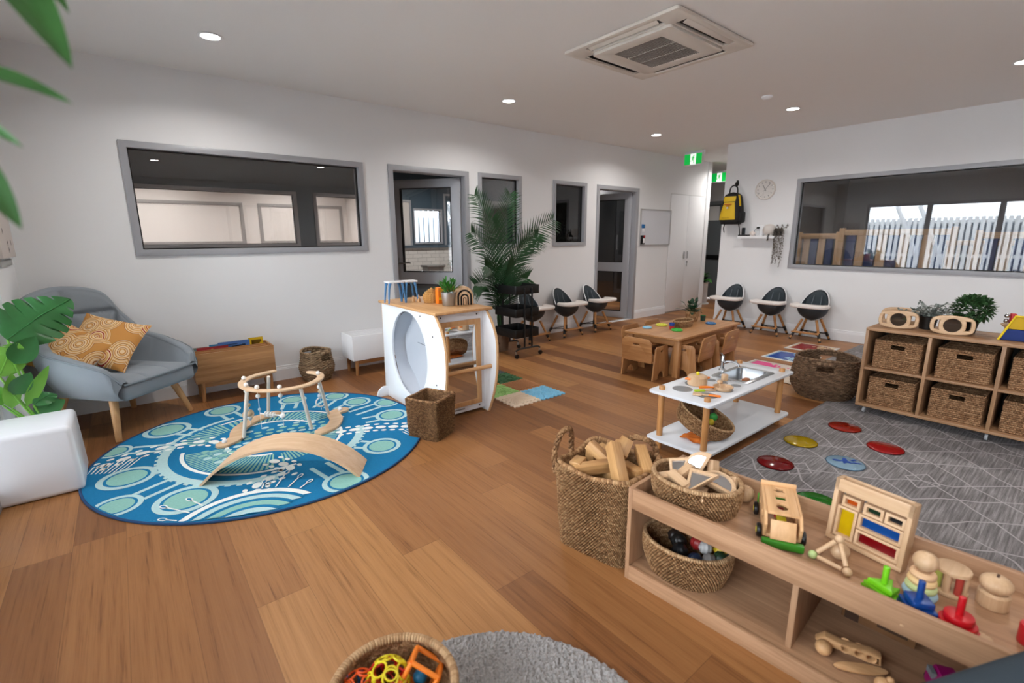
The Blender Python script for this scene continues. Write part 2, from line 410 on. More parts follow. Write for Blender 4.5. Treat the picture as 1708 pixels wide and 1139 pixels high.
struct('wall_left', MB().bb(-0.72, 4.27, 0, XL, YW, CE).bb(-0.72, -3.3, 2.14, XL, 4.27, CE).bb(-0.72, -3.62, 0, XL, -3.3, CE), WALL, 0)
RW = (-2.875, 0.15, 0.922, 2.115)
struct('wall_right', MB().plate(rect(-3.90, 3.62, 0, CE), [rect(RW[0]+k, RW[1]-k, RW[2]+k, RW[3]-k)], 0.12, MRT @ T(0, 0, -0.06), 0), WALL, 0)
struct('wall_front', MB().bb(-0.72, -3.62, 0, XR+.12, -3.5, CE), WALL, 0)
# baseboards (moulded profile)
def baseboard(name, segs, M):
    b = MB()
    for a, c in segs:
        for (y0, y1, t) in ((0, 0.108, 0.018), (0.108, 0.122, 0.013), (0.122, 0.140, 0.009)):
            b.bb(a, y0, 0, c, y1, t, M=M)
    struct(name, b, TRIMW, 0)
baseboard('baseboard_back', [(-0.6, 2.335), (3.358, 5.642), (6.65, 7.556), (8.66, 8.79)], MBK)
baseboard('baseboard_right', [(-3.90, 3.5)], MRT)
baseboard('baseboard_left', [(-YW, -4.27)], Matrix(((0, 0, 1, XL), (-1, 0, 0, 0), (0, 1, 0, 0), (0, 0, 0, 1))))
# windows
def window(n, r, M, fw=0.05):
    a, b, c, d = r
    f = MB().plate(rect(a, b, c, d), [rect(a+fw, b-fw, c+fw, d-fw)], 0.022, M @ T(0, 0, 0.006), 0.002)
    f.plate(rect(a+k, b-k, c+k, d-k), [rect(a+fw, b-fw, c+fw, d-fw)], 0.12, M @ T(0, 0, -0.062), 0.001)
    fo = struct('window_%d' % n, f, GREYAL)
    g = fw+0.001; MB().plate(rect(a+g, b-g, c+g, d-g), [rect(a+g+.009, b-g-.009, c+g+.009, d-g-.009)], 0.03, M @ T(0, 0, -0.05), 0).build('gasket', GASKET, fo)
    g = fw+.006; MB().bb(a+g, c+g, -0.053, b-g, d-g, -0.047, M=M).build('pane', GLASS, fo, 0)
for n, r in WIN.items(): window(n, r, MBK)
window(4, RW, MRT)
# door frames and leaves
def door(n, r, hinge, th, M):
    a, b, c, d = r; fw = 0.055
    o = [(a, 0), (a, d), (b, d), (b, 0), (b-fw, 0), (b-fw, d-fw), (a+fw, d-fw), (a+fw, 0)]
    f = MB().plate(o, [], 0.03, M @ T(0, 0, 0.0), 0.002)
    i = 0.012; o2 = [(a+i, 0), (a+i, d-i), (b-i, d-i), (b-i, 0), (b-fw-.004, 0), (b-fw-.004, d-fw-.004), (a+fw+.004, d-fw-.004), (a+fw+.004, 0)]
    f.plate(o2, [], 0.13, M @ T(0, 0, -0.062), 0.001)
    fo = struct('door_%d' % n, f, GREYAL)
    Lw = 0.90; Lh = 2.045
    LM = T(hinge[0], hinge[1], 0.012) @ RZ(-th) @ Matrix(((1, 0, 0, 0), (0, 0, -1, 0), (0, 1, 0, 0), (0, 0, 0, 1)))
    up = rect(-Lw+.115, -.115, 0.93, Lh-.10); lo = rect(-Lw+.115, -.115, 0.11, 0.78)
    lf = MB().plate(rect(-Lw, 0, 0, Lh), [up, lo], 0.042, LM, 0.003).build('door_leaf', GREYAL, fo)
    gk = MB(); gl = MB()
    for q in (up, lo):
        (x0, y0), (x1, y1) = q[0], q[2]
        gk.plate(q, [rect(x0+.012, x1-.012, y0+.012, y1-.012)], 0.046, LM, 0); gl.bb(x0+.005, y0+.005, -.003, x1-.005, y1-.005, .003, M=LM)
    gk.build('gasket', GASKET, lf); gl.build('pane', GLASS, lf, 0)
    h = MB()
    for s in (1, -1):
        h.M = LM; h.bb(-Lw+.03, .96, .02*s, -Lw+.075, 1.10, .03*s, .004); h.tube([(-Lw+.05, 1.04, .03*s), (-Lw+.05, 1.04, .065*s), (-Lw+.17, 1.04, .065*s)], .009, 10)
    h.build('door_handle', STEEL, lf)
door(1, DOOR[1], (3.285, 5.055), math.radians(53), MBK)
door(2, DOOR[2], (6.575, 5.055), math.radians(74), MBK)
# built-in cupboard doors, wall end trim
cu = MB(); x0, x1, x2 = 7.556, 8.11, 8.66
cu.bb(x0-.006, 0.0, -.002, x2+.006, 2.086, .0006, M=MBK)
cd = struct('door_3', cu, mat('shadow_gap', (150, 146, 143), .7), 0)
for a, b in ((x0, x1-.002), (x1+.002, x2)):
    lf = MB().bb(a, 0.022, 0, b, 2.08, .006, .0015, M=MBK).build('cupboard_door', TRIMW, cd)
    hx = x1-.05 if a == x0 else x1+.05
    MB().plate(rrect(.035, .13, .006, 3, hx, 1.03), [rrect(.024, .115, .004, 3, hx, 1.03)], .012, MBK @ T(0, 0, .010), .001).build('cupboard_handle', STEEL, lf)
lk = MB(); lk.M = MBK; lk.cyl((8.16, .90, .004), (8.16, .90, .02), .022, seg=20, bev=.003); lk.bb(8.152, .84, .01, 8.168, .885, .016, .002); lk.torus((8.16, .835, .013), .014, .003)
lk.build('cupboard_lock', STEEL, cd)
struct('trim_1', MB().bb(8.68, YW-.012, 0, 8.79, YW, CE).bb(8.79, YW-.012, 0, 8.805, YW+.13, CE), TRIMW, 0)
# ceiling lights
def downlight(x, y, label, pw=10.0):
    t = thing('ceiling_light', label, 'ceiling light', (x, y, CE), 0, 'recessed round ceiling lights')
    MB().lathe([(.055, -.001), (.072, -.0015), (.078, -.004), (.076, -.006), (.060, -.007), (.056, -.003)], 32).build('trim_ring', WHITE, t)
    MB().lathe([(.0, -.0045), (.03, -.0048), (.057, -.0045), (.057, -.002)], 32, cap=False).build('diffuser', mat('lamp_diffuser', (255, 252, 245), .5, emit=30), t)
    l = bpy.data.lights.new('downlight', 'AREA'); l.shape = 'DISK'; l.size = .11; l.energy = pw; l.color = (1, .965, .92); l.spread = math.radians(150)
    o = bpy.data.objects.new('downlight', l); COL.objects.link(o); o.location = (x, y, CE-.012)
LL = [(0.68, 4.07, 'round recessed ceiling light nearest the left wall, largest in view'), (3.25, 4.07, 'recessed ceiling light in front of the open door by the palm'),
      (5.84, 4.14, 'smallest recessed ceiling light, left of the near exit sign'), (5.86, 2.44, 'recessed ceiling light above the table and chairs'),
      (5.78, 0.70, 'recessed ceiling light cut by the right edge of the picture'), (0.70, 2.40, 'recessed ceiling light above the blue rug'), (3.25, 0.2, 'recessed ceiling light behind the air conditioner'),
      (0.7, -0.6, 'recessed ceiling light above the viewer'), (5.8, -1.2, 'recessed ceiling light at the far end of the grey rug')]
for x, y, l in LL: downlight(x, y, l)
# air conditioner cassette
ac = thing('air_conditioner', 'square white ceiling cassette air conditioner with grey grille', 'air conditioner', (3.23, 2.325, CE-.002))
ACW = mat('ac_plastic', (222, 214, 204), .4)
b = MB(); b.plate(rrect(.95, .95, .02), [rrect(.60, .085, .012, 3, 0, .385), rrect(.60, .085, .012, 3, 0, -.385), rrect(.085, .60, .012, 3, .385, 0), rrect(.085, .60, .012, 3, -.385, 0)], .022, T(0, 0, -.012), .006)
b.plate(rrect(.66, .66, .03), [rrect(.46, .40, .004, 2)], .022, T(0, 0, -.031), .006)
b.build('cassette_panel', ACW, ac)
b = MB()
for s in (1, -1): b.bb(-.305, s*.385-.045, -.006, .305, s*.385+.045, -.002); b.bb(s*.385-.045, -.305, -.006, s*.385+.045, .305, -.002)
b.bb(-.23, -.20, -.03, .23, .20, -.026)
b.build('dark_recess', BLACK, ac)
for s in (1, -1):
    MB().bb(-.285, -.019, -.002, .285, .019, .002, .001, M=T(0, s*.405, -.020) @ RX(s*.45)).build('louvre_flap', ACW, ac)
    MB().bb(-.019, -.285, -.002, .019, .285, .002, .001, M=T(s*.405, 0, -.020) @ RY(-s*.45)).build('louvre_flap', ACW, ac)
b = MB()
for i in range(26): b.bb(-.23, -.195+i*.0156, -.040, .23, -.191+i*.0156, -.033)
for x in (-.077, .077): b.bb(x-.003, -.2, -.041, x+.003, .2, -.03)
b.build('intake_grille', mat('ac_grille', (176, 170, 163), .5), ac)
sm = thing('smoke_detector', 'small round white smoke detector on the ceiling', 'smoke detector', (5.15, 2.40, CE))
MB().lathe([(.05, 0), (.05, -.012), (.04, -.025), (.02, -.032), (0, -.033)], 24).build('detector_body', WHITE, sm)
# exit signs
EXG = mat('exit_green', (10, 178, 70), .4, emit=.55); EXW = mat('exit_white', (245, 250, 248), .4, emit=.7)
def exit_sign(name, label, loc, rz, sc):
    t = thing('exit_sign', label, 'exit sign', loc, rz, None); w, h = .33*sc, .19*sc
    F = Matrix(((1, 0, 0, 0), (0, 0, -1, 0), (0, 1, 0, 0), (0, 0, 0, 1)))  # local z -> -y (front)
    MB().bb(-w/2, -.02, -h, w/2, .02, 0, .006).bb(-w/2, .02, -.03, w/2+.012, .03, .03, .004).build('sign_case', WHITE, t)
    p = MB(); p.M = T(0, -.021, -h/2) @ F; q = w*.46; v = h*.42
    p.flat(rect(-q, q, -v, v), 0)
    p.build('green_panel', EXG, t, 0)
    p = MB(); p.M = T(0, -.022, -h/2) @ F; p.flat(rect(-.14*w, .155*w, -v, v), 0); p.build('doorway_mark', EXW, t, 0)
    p = MB(); p.M = T(0, -.023, -h/2) @ F; s = h
    def limb(pts, wd): strip(p, [(x*s, y*s) for x, y in pts], wd*s, 0, 0)
    p.flat([(x*s, y*s) for x, y in ell(.065, .065, 14, .07, .27)], 0)
    limb([(.03, .20), (-.01, .06), (-.03, -.03)], .13); limb([(-.02, -.02), (-.10, -.14), (-.24, -.16)], .06); limb([(.0, -.04), (.08, -.14), (.07, -.34)], .06)
    limb([(.02, .19), (-.10, .17), (-.17, .08)], .045); limb([(.05, .18), (.12, .08), (.22, .09)], .045)
    p.build('running_figure', EXG, t, 0)
exit_sign('exit_sign', 'green running-man exit sign hanging from the main ceiling', (7.40, 4.515, CE-.03), -PI/2, 1.0)
exit_sign('exit_sign', 'smaller green exit sign deeper in the corridor beyond the backpack', (9.25, 5.06, 2.57), -PI/2, 1.0)
# ---------------------------------------------------------------- beyond the glass: dim room behind the back wall
b = MB(); b.plate(rect(-0.72, 8.79, 0, CE), [rect(-.5, 2.45, 1.23, 2.13), rect(2.72, 3.72, 1.23, 2.13), rect(4.60, 5.26, 1.24, 1.93), rect(8.0, 8.6, 1.35, 2.05)], .1, Matrix(((1, 0, 0, 0), (0, 0, -1, 8.8), (0, 1, 0, 0), (0, 0, 0, 1))) @ T(0, 0, -.05), 0)
struct('wall_1', b, DIMSLATE, 0)
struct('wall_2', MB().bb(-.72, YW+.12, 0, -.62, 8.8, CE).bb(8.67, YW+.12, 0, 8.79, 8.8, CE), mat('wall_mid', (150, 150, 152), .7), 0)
struct('ceiling_1', MB().bb(-.72, YW+.12, CE, 8.79, 8.9, CE+.1), UNLITCEIL, 0)
M2 = Matrix(((1, 0, 0, 0), (0, 0, -1, 8.8), (0, 1, 0, 0), (0, 0, 0, 1)))
window(5, (-.5, 2.45, 1.23, 2.13), M2); window(6, (2.72, 3.72, 1.23, 2.13), M2); window(7, (4.60, 5.26, 1.24, 1.93), M2, .03); window(8, (8.0, 8.6, 1.35, 2.05), M2, .03)
struct('trim_2', MB().plate(rect(4.30, 4.56, .9, 2.08), [rect(4.34, 4.52, .94, 2.04)], .04, M2, .002).plate(rect(5.30, 5.56, .95, 2.24), [rect(5.34, 5.52, .99, 2.2)], .04, M2, .002), GREYAL)
struct('trim_10', MB().bb(6.06, .02, .0, 6.89, 2.08, .012, M=M2), mat('wall_mid', (150, 150, 152), .7), 0)
struct('trim_3', MB().bb(4.34, .94, .0, 4.52, 2.04, .01, M=M2), CREAM)
struct('trim_9', MB().plate(rect(6.0, 6.95, 0, 2.14), [rect(6.06, 6.89, .02, 2.08)], .04, M2, .002), GREYAL)
# pale room beyond
struct('wall_3', MB().bb(-1.2, 11, 0, 4.3, 11.1, CE).bb(-.82, 8.9, 0, -.72, 11, CE).bb(4.1, 8.9, 0, 4.2, 11, CE), CREAM, 0)
struct('ceiling_2', MB().bb(-.82, 8.9, CE, 4.2, 11.1, CE+.1), CEIL, 0)
M3 = Matrix(((1, 0, 0, 0), (0, 0, -1, 11), (0, 1, 0, 0), (0, 0, 0, 1)))
b = MB()
for x0, x1 in ((-.6, 2.03), (2.30, 3.32), (3.42, 4.0)): b.plate(rect(x0, x1, 1.26, 2.06), [rect(x0+.06, x1-.06, 1.32, 2.0)], .03, M3, .002)
struct('trim_4', b, mat('frame_taupe', (140, 136, 134), .5))
for (x, y, e) in ((0.6, 9.9, 34), (2.9, 9.9, 34)): downlight(x, y, 'added ceiling light brightening the pale room seen through the long left window', e)  # unseen lamps added so the far pale room reads bright
downlight(4.7, 7.6, 'added ceiling light brightening the dim wash room behind the open door', 22)  # added lamps lift the dim rooms behind the back wall
downlight(7.3, 6.4, 'added ceiling light brightening the dim kitchen behind the far open door', 8)
downlight(8.25, 7.95, 'added ceiling light brightening the kitchen corner behind the small square window', 22)  # extra lamp added to lighten the wall behind the window
downlight(1.2, 7.0, 'added ceiling light brightening the dim room behind the long left window', 8)
# wash bench with tiles, crate, plant
be = thing('wash_bench', 'bench with tiled splashback seen through the open door glass', 'bench', (4.9, 8.42, 0))
MB().bb(-.95, -.30, 0, .95, .26, .60).build('bench_cabinet', DIMSLATE, be); MB().bb(-1.0, -.34, .60, 1.0, .265, .64, .004).build('bench_top', mat('bench_top', (198, 190, 180), .3), be)
def tile_mat():
    mt = bpy.data.materials.new('wall_tiles'); mt.use_nodes = True; nt = mt.node_tree; q = nt.nodes['Principled BSDF']
    br = node(nt, 'ShaderNodeTexBrick'); br.inputs['Scale'].default_value = 1; br.inputs['Brick Width'].default_value = .2; br.inputs['Row Height'].default_value = .075; br.inputs['Mortar Size'].default_value = .003
    br.inputs['Color1'].default_value = rgb(226, 222, 218); br.inputs['Color2'].default_value = rgb(214, 210, 206); br.inputs['Mortar'].default_value = rgb(150, 146, 142)
    tc = node(nt, 'ShaderNodeTexCoord'); sp = node(nt, 'ShaderNodeSeparateXYZ'); cb = node(nt, 'ShaderNodeCombineXYZ'); nt.links.new(tc.outputs['Object'], sp.inputs[0]); nt.links.new(sp.outputs[0], cb.inputs[0]); nt.links.new(sp.outputs[2], cb.inputs[1])
    nt.links.new(cb.outputs[0], br.inputs['Vector']); nt.links.new(br.outputs[0], q.inputs['Base Color']); q.inputs['Roughness'].default_value = .2; return mt
MB().bb(-.95, .262, .64, .95, .375, 1.17).build('splashback', tile_mat(), be); MB().bb(-.95, .22, 1.17, .95, .375, 1.22).build('ledge', DIMSLATE, be)
tp = MB(); tp.tube(smooth([(.5, .2, .64), (.5, .2, .85), (.48, .1, .9), (.46, 0, .86)], 5), .012); tp.build('bench_tap', CHROME, be)
c = thing('plastic_crate', 'grey plastic crate standing on the wash bench', 'crate', (4.72, 8.3, .641))
MB().box((0, 0, .1), (.36, .24, .2), bev=.02, taper=None).build('crate_body', mat('crate_grey', (150, 148, 145), .5), c); MB().bb(-.2, -.14, .17, .2, .14, .21, .008).build('crate_rim', mat('crate_grey2', (128, 126, 124), .5), c)
b = MB()
GL = mat('leaf_green_mid', (58, 104, 46), .45, var=.3, vscale=18)
for i in range(34):
    a = random.uniform(0, 2*PI); e = random.uniform(.3, 1.2); b.leaf((0, 0, .14), (math.cos(a)*math.cos(e), math.sin(a)*math.cos(e), math.sin(e)), (0, 0, 1), random.uniform(.25, .4), .025, .5)
c = thing('potted_plant', 'grassy plant in a brown pot at the end of the wash bench', 'plant', (5.18, 8.25, .641)); b.build('foliage', GL, c); MB().lathe([(0, 0), (.07, 0), (.09, .16), (.08, .16), (.075, .13), (0, .13)], 24).build('pot', mat('terracotta', (150, 104, 74), .7), c)
kc = thing('kitchen_cupboard', 'tall dark cupboard seen through the small square window', 'cupboard', (7.55, 8.55, 0))
MB().bb(-.45, -.2, 0, .45, .24, 2.2).build('cupboard_body', mat('cupboard_dark', (40, 43, 46), .35), kc); 
for s in (-1, 1):
    d_ = MB().bb(s*.225-.21, -.225, .1, s*.225+.21, -.2, 2.15, .004).build('cupboard_door', mat('cupboard_dark', (40, 43, 46), .35), kc); MB().cyl((s*.05, -.24, 1.1), (s*.05, -.24, 1.4), .008).build('cupboard_handle', STEEL, d_)
kd = thing('kitchen_cupboard', 'tall dark cupboard seen through the glass of the far open door', 'cupboard', (8.42, 6.7, 0), -PI/2)
MB().bb(-.75, -.2, 0, .75, .24, 2.2).build('cupboard_body', mat('cupboard_dark', (40, 43, 46), .35), kd)
for x in (-.37, .37):
    d_ = MB().bb(x-.36, -.225, .1, x+.36, -.2, 2.15, .004).build('cupboard_door', mat('cupboard_dark', (40, 43, 46), .35), kd); MB().cyl((x-.3, -.24, 1.1), (x-.3, -.24, 1.4), .008).build('cupboard_handle', STEEL, d_)
# corridor end
struct('wall_4', MB().bb(10.2, 3.78, 0, 10.3, 5.3, CE).bb(10.2, 6.3, 0, 10.3, 8.9, CE).bb(10.2, 5.3, 2.08, 10.3, 6.3, CE).bb(XR+.12, 3.70, 0, 10.3, 3.78, CE).bb(8.79, 8.8, 0, 10.3, 8.9, CE), mat('corridor_paint', (206, 204, 203), .6), 0)
M4 = Matrix(((0, 0, -1, 10.2), (-1, 0, 0, 0), (0, 1, 0, 0), (0, 0, 0, 1)))
o = [(-6.36, 0), (-6.36, 2.10), (-5.30, 2.10), (-5.30, 0), (-5.37, 0), (-5.37, 2.03), (-6.29, 2.03), (-6.29, 0)]
d4 = struct('door_4', MB().plate(o, [], .05, M4, .002), mat('frame_dark', (112, 116, 120), .45))
MB().bb(-6.29, 0.01, -.06, -5.37, 2.03, -.02, M=M4).build('door_leaf', mat('door_slate', (104, 110, 114), .5), d4)
MB().bb(-6.29, .86, -.02, -5.45, .96, -.01, M=M4).build('push_bar', BLACK, d4)
n_ = tag(MB().bb(-5.85, 1.70, -.019, -5.53, 2.0, -.016, M=M4).build('paper_notice', mat('paper', (226, 224, 222), .7), None, 0), 'white paper notice taped to the corridor door', 'notice')
downlight(8.9, 4.5, 'ceiling light in the corridor beyond the near exit sign', 13)
# corridor plant on a stand
c = thing('plant_stand_plant', 'broad leaved green plant on a tall white stand in the corridor', 'plant', (9.25, 5.25, 0))
MB().lathe([(0, 0), (.15, 0), (.15, .02), (.11, .03), (.11, .42), (.14, .44), (0, .44)], 24).build('stand', TRIMW, c)
b = MB()
for i in range(16):
    a = random.uniform(0, 2*PI); e = random.uniform(.2, 1.2); b.leaf((0, 0, .5), (math.cos(a)*math.cos(e), math.sin(a)*math.cos(e), math.sin(e)), (0, 0, 1), random.uniform(.22, .34), .14, .4)
b.build('foliage', mat('leaf_green_bright', (62, 128, 44), .4, var=.3, vscale=12), c); MB().lathe([(0, .44), (.08, .44), (.1, .56), (.085, .56), (0, .53)], 20).build('pot', BLACK, c)
# room beyond the right window
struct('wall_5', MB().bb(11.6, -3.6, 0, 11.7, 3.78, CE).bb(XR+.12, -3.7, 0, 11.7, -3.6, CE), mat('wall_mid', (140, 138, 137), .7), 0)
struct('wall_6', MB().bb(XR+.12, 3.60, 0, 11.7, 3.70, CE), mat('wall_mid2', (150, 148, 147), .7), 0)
struct('ceiling_3', MB().bb(XR+.12, -3.7, CE, 11.7, 3.78, CE+.1), UNLITCEIL, 0)
CW = pine('z'); BLU = mat('navy_panel', (22, 44, 96), .5)
def divider(label, cx, cy, w, npan, hgt=1.42):
    t = thing('play_divider', label, 'divider', (cx, cy, 0))
    for z in (.08, hgt-.045): MB().bb(-.025, -w/2, z-.04, .025, w/2, z+.04, .004).build('rail', pine('y'), t)
    for s in (-1, 1): MB().bb(-.03, s*w/2-.035, 0, .03, s*w/2+.035, hgt+.02, .004).build('post', CW, t)
    for i in range(npan):
        y = -w/2+.06+(w-.12)*(i+.5)/npan; q = (w-.12)/npan
        if i % 2: MB().bb(-.012, y-q*.42, .10, .012, y+q*.42, hgt-.07, .002).build('slat', CW, t)
        else: MB().bb(-.02, y-q*.45, .10, .02, y+q*.45, hgt-.07, .006).build('padded_panel', BLU, t)
divider('low wooden divider with dark slats at the left end of the window', 8.5, 2.95, .55, 4, 1.40)
divider('wooden divider with navy panels in the left half of the right window', 8.4, 1.98, 1.25, 9, 1.45)
divider('wooden divider with navy panels in the right half of the right window', 8.6, .62, 1.05, 7, 1.40)
t = thing('cot', 'pale slatted wooden cot standing behind the dividers', 'cot', (9.6, 1.3, 0))
for z in (.5, 1.25):
    for x in (-.33, .33): MB().bb(x-.02, -.55, z-.03, x+.02, .55, z+.03, .004).build('rail', pine('y'), t)
for x, y in ((-.33, -.55), (-.33, .55), (.33, -.55), (.33, .55)): MB().bb(x-.025, y-.025, 0, x+.025, y+.025, 1.3, .004).build('post', CW, t)
for i in range(9): MB().bb(-.34, -.46+i*.115-.02, .5, -.32, -.46+i*.115+.02, 1.25, .003).build('slat', CW, t)
downlight(8.3, 3.1, 'added ceiling light brightening the room behind the right window', 5); downlight(9.2, 1.0, 'added ceiling lamp brightening the middle of the room behind the right window', 9)  # unseen lamps added to light this room a little
# ---------------------------------------------------------------- glass doors on the left, windows behind, outdoors
def glazing(n, M, x0, x1, y0, y1, nm):
    b = MB(); b.plate(rect(x0, x1, y0, y1), [rect(x0+(x1-x0)*i/nm+.05, x0+(x1-x0)*(i+1)/nm-.05, y0+.09, y1-.07) for i in range(nm)], .06, M, .003)
    f = struct('window_%d' % n, b, GREYAL); MB().bb(x0+.04, y0+.08, -.004, x1-.04, y1-.06, .004, M=M).build('pane', GLASS, f, 0)
ML = Matrix(((0, 0, 1, -.68), (1, 0, 0, 0), (0, 1, 0, 0), (0, 0, 0, 1)))
glazing(9, ML, -3.3, 4.27, 0, 2.14, 6)
struct('trim_5', MB().bb(-8, -10, -.2, -.9, 14, -.06).bb(-.9, -10, -.2, 16, -3.62, -.06).bb(-.9, 11.2, -.2, 16, 16, -.06).bb(4.3, 8.9, -.2, 11.6, 11.2, .02), mat('outdoor_paving', (226, 222, 216), .8), 0)
FEN = mat('white_fence', (238, 240, 242), .5)
def fence(label, x0, y0, x1, y1, h, z0=0):
    t = thing('picket_fence', label, 'fence', (x0, y0, z0), math.atan2(y1-y0, x1-x0)); Ln = math.hypot(x1-x0, y1-y0)
    for z in (.25, h*.45, h-.12): MB().bb(0, -.01, z-.045, Ln, .02, z+.045).build('rail', FEN, t, 0)
    b = MB(); n = int(Ln/.13)
    for i in range(n): b.bb(i*.13+.02, -.03, .06, i*.13+.105, -.01, h)
    b.build('pickets', FEN, t, 0); MB().bb(0, .13, 0, Ln, .15, h-.1).build('added_backdrop', mat('backdrop_grey', (128, 140, 150), .7), t, 0)  # added backdrop keeps the bright sky out of the picket gaps
    for i in range(int(Ln/2.4)+1): MB().bb(i*2.4-.045, .02, -.1, i*2.4+.045, .11, h+.05).build('post', FEN, t, 0)
fence('white picket fence outside the glass doors, seen in reflections', -3.4, -6, -3.4, 9, 1.9, -.06)
fence('white picket fence outside the wash room window', 4.4, 10.4, 11, 10.4, 2.0, 0)
# stair-like white shade sail posts outside are left out; two slanted white beams stand by the fence
t = thing('ramp_rail', 'slanted white ramp rails in front of the outdoor fence', 'rail', (-2.4, 2.6, -.06))
for y in (0, .5): MB().tube([(0, y, 0), (-.2, y+1.0, 2.2)], .05).build('beam', FEN, t)
# ================================================================ left side of the room
FAB = mat('grey_fabric', (136, 143, 150), .85, spec=.2, bump=.5, bscale=900, sheen=.2, var=.08, vscale=300)
FABP = mat('grey_piping', (126, 133, 140), .85, spec=.2)
BE = beech
def loop_interp(K, t):
    n = len(K)-1; x = t*n; i = min(n-1, int(x)); f = x-i
    P = [K[min(max(i+j, 0), n)] for j in (-1, 0, 1, 2)]
    return [0.5*((2*P[1][k])+(P[2][k]-P[0][k])*f+(2*P[0][k]-5*P[1][k]+4*P[2][k]-P[3][k])*f*f+(3*P[1][k]-P[0][k]-3*P[2][k]+P[3][k])*f**3) for k in range(len(K[0]))]
arm = thing('armchair', 'pale grey tufted armchair with timber legs in the left corner', 'armchair', (-.125, 4.515, 0), math.radians(43))
K = [(-.30, -.345, -.315, -.365, .40), (-.315, -.29, -.365, -.30, .50), (-.31, -.10, -.405, -.06, .575), (-.295, .10, -.40, .13, .63), (-.24, .25, -.355, .26, .77), (-.13, .31, -.275, .355, .945), (0, .33, 0, .43, 1.0)]
K = K+[(-a, b, -c, d, e) for a, b, c, d, e in reversed(K[:-1])]
b = MB(); NS = 18
def shell(u, v):
    bx, by, tx, ty, tz = loop_interp(K, u)
    th = .055+.02*math.sin(PI*u); ct = Vector((tx, ty)); inn = Vector((0, -.08))-ct; inn.normalize()
    if u < .06 or u > .94: inn = Vector((-1 if tx > 0 else 1, 0))
    bb = Vector((bx, by)); s = v*NS
    if s <= 8:
        f = s/8; p = bb.lerp(ct, f)-inn*0.035*math.sin(PI*f); z = .295+(tz-.295)*f
    elif s <= 11:
        a = (s-8)/3*PI; p = ct+inn*th/2*(1-math.cos(a)); z = tz+th*.42*math.sin(a)
    else:
        f = (s-11)/7; q = bb+inn*.06; it = ct+inn*th; p = it.lerp(q, f); z = tz+(.39-tz)*f
        if .2 < u < .8:
            g = 0
            for uu_ in (.36, .5, .64): g = max(g, math.exp(-((u-uu_)/.011)**2))
            if tz > .7: g = max(g, math.exp(-((z-.64)/.02)**2), math.exp(-((z-.82)/.02)**2))
            p = p-inn*.012*g+inn*.018*(1-g)*min(1, (tz-.5)*3)
    return Vector((p.x, p.y, z))
b.grid(150, NS*5, shell)
b.build('shell', FAB, arm, 60)
b = MB(); pts = [Vector(loop_interp(K, i/70)[2:5]) for i in range(71)]
b.tube([p+Vector((0, 0, .012)) for p in pts], .007, 6); b.build('piping', FABP, arm, 60)
b = MB()
def seat(u, v):
    x = (u-.5)*2; y = (v-.5)*2
    ex = abs(x)**8; ey = abs(y)**8; z = .435*(1-.10*max(ex, ey))-.02*math.exp(-((y+.15)/.5)**2)*0
    for q in (-.34, .34): z -= .012*math.exp(-((x-q)/.03)**2)
    return Vector((x*.295, -.035+y*.335, z))
b.grid(48, 30, seat); b.box((0, -.035, .345), (.60, .67, .12), bev=.03)
b.build('seat_cushion', FAB, arm, 60)
b = MB(); b.tube([(-.30, -.37, .405), (-.1, -.378, .405), (.1, -.378, .405), (.30, -.37, .405)], .007, 6); b.build('piping', FABP, arm)
for sx in (-1, 1):
    for sy in (-1, 1):
        MB().cyl((sx*.315, sy*.265, 0), (sx*.235, sy*.19, .31), .019, .028, 18, bev=.003).build('leg', BE('z'), arm)
# patterned cushions
def dotmat():
    mt = bpy.data.materials.new('ochre_print'); mt.use_nodes = True; nt = mt.node_tree; q = nt.nodes['Principled BSDF']; L = nt.links.new
    tc = node(nt, 'ShaderNodeTexCoord'); mp = node(nt, 'ShaderNodeMapping'); mp.inputs['Scale'].default_value = (7.6, 6.0, .01); L(tc.outputs['Object'], mp.inputs['Vector'])
    oi = node(nt, 'ShaderNodeObjectInfo'); ad = node(nt, 'ShaderNodeVectorMath', operation='ADD'); L(mp.outputs[0], ad.inputs[0]); sc = node(nt, 'ShaderNodeVectorMath', operation='SCALE'); L(oi.outputs['Random'], sc.inputs[0]); sc.inputs['Scale'].default_value = 9; L(sc.outputs[0], ad.inputs[1])
    vo = node(nt, 'ShaderNodeTexVoronoi', voronoi_dimensions='2D'); vo.inputs['Scale'].default_value = 1; vo.inputs['Randomness'].default_value = .75; L(ad.outputs[0], vo.inputs['Vector'])
    O_, Cc, Rd, Br, Lt = (196, 138, 74), (226, 196, 156), (150, 34, 34), (140, 84, 42), (214, 170, 112)
    r1 = ramp(nt, [(0, O_), (.09, Cc), (.13, Rd), (.16, Lt), (.22, O_), (.25, Cc), (.30, Rd), (.345, Cc), (.38, O_), (.44, Cc), (.48, Br), (.50, Lt), (.56, Cc), (.59, O_)], 'CONSTANT')
    r2 = ramp(nt, [(0, Cc), (.09, O_), (.15, Cc), (.18, Br), (.21, Cc), (.28, O_), (.32, Cc), (.36, Br), (.385, Lt), (.43, Cc), (.47, O_), (.52, Cc), (.555, Br), (.58, O_)], 'CONSTANT')
    L(vo.outputs['Distance'], r1.inputs[0]); L(vo.outputs['Distance'], r2.inputs[0])
    sp = node(nt, 'ShaderNodeSeparateColor'); L(vo.outputs['Color'], sp.inputs[0]); mx = node(nt, 'ShaderNodeMix', data_type='RGBA'); L(mth(nt, 'GREATER_THAN', sp.outputs[0], .45), mx.inputs[0]); L(r1.outputs[0], mx.inputs[6]); L(r2.outputs[0], mx.inputs[7])
    L(mx.outputs[2], q.inputs['Base Color']); q.inputs['Roughness'].default_value = .85; q.inputs['Specular IOR Level'].default_value = .2; return mt
DOT = dotmat(); PBK = mat('cushion_back', (214, 214, 216), .85)
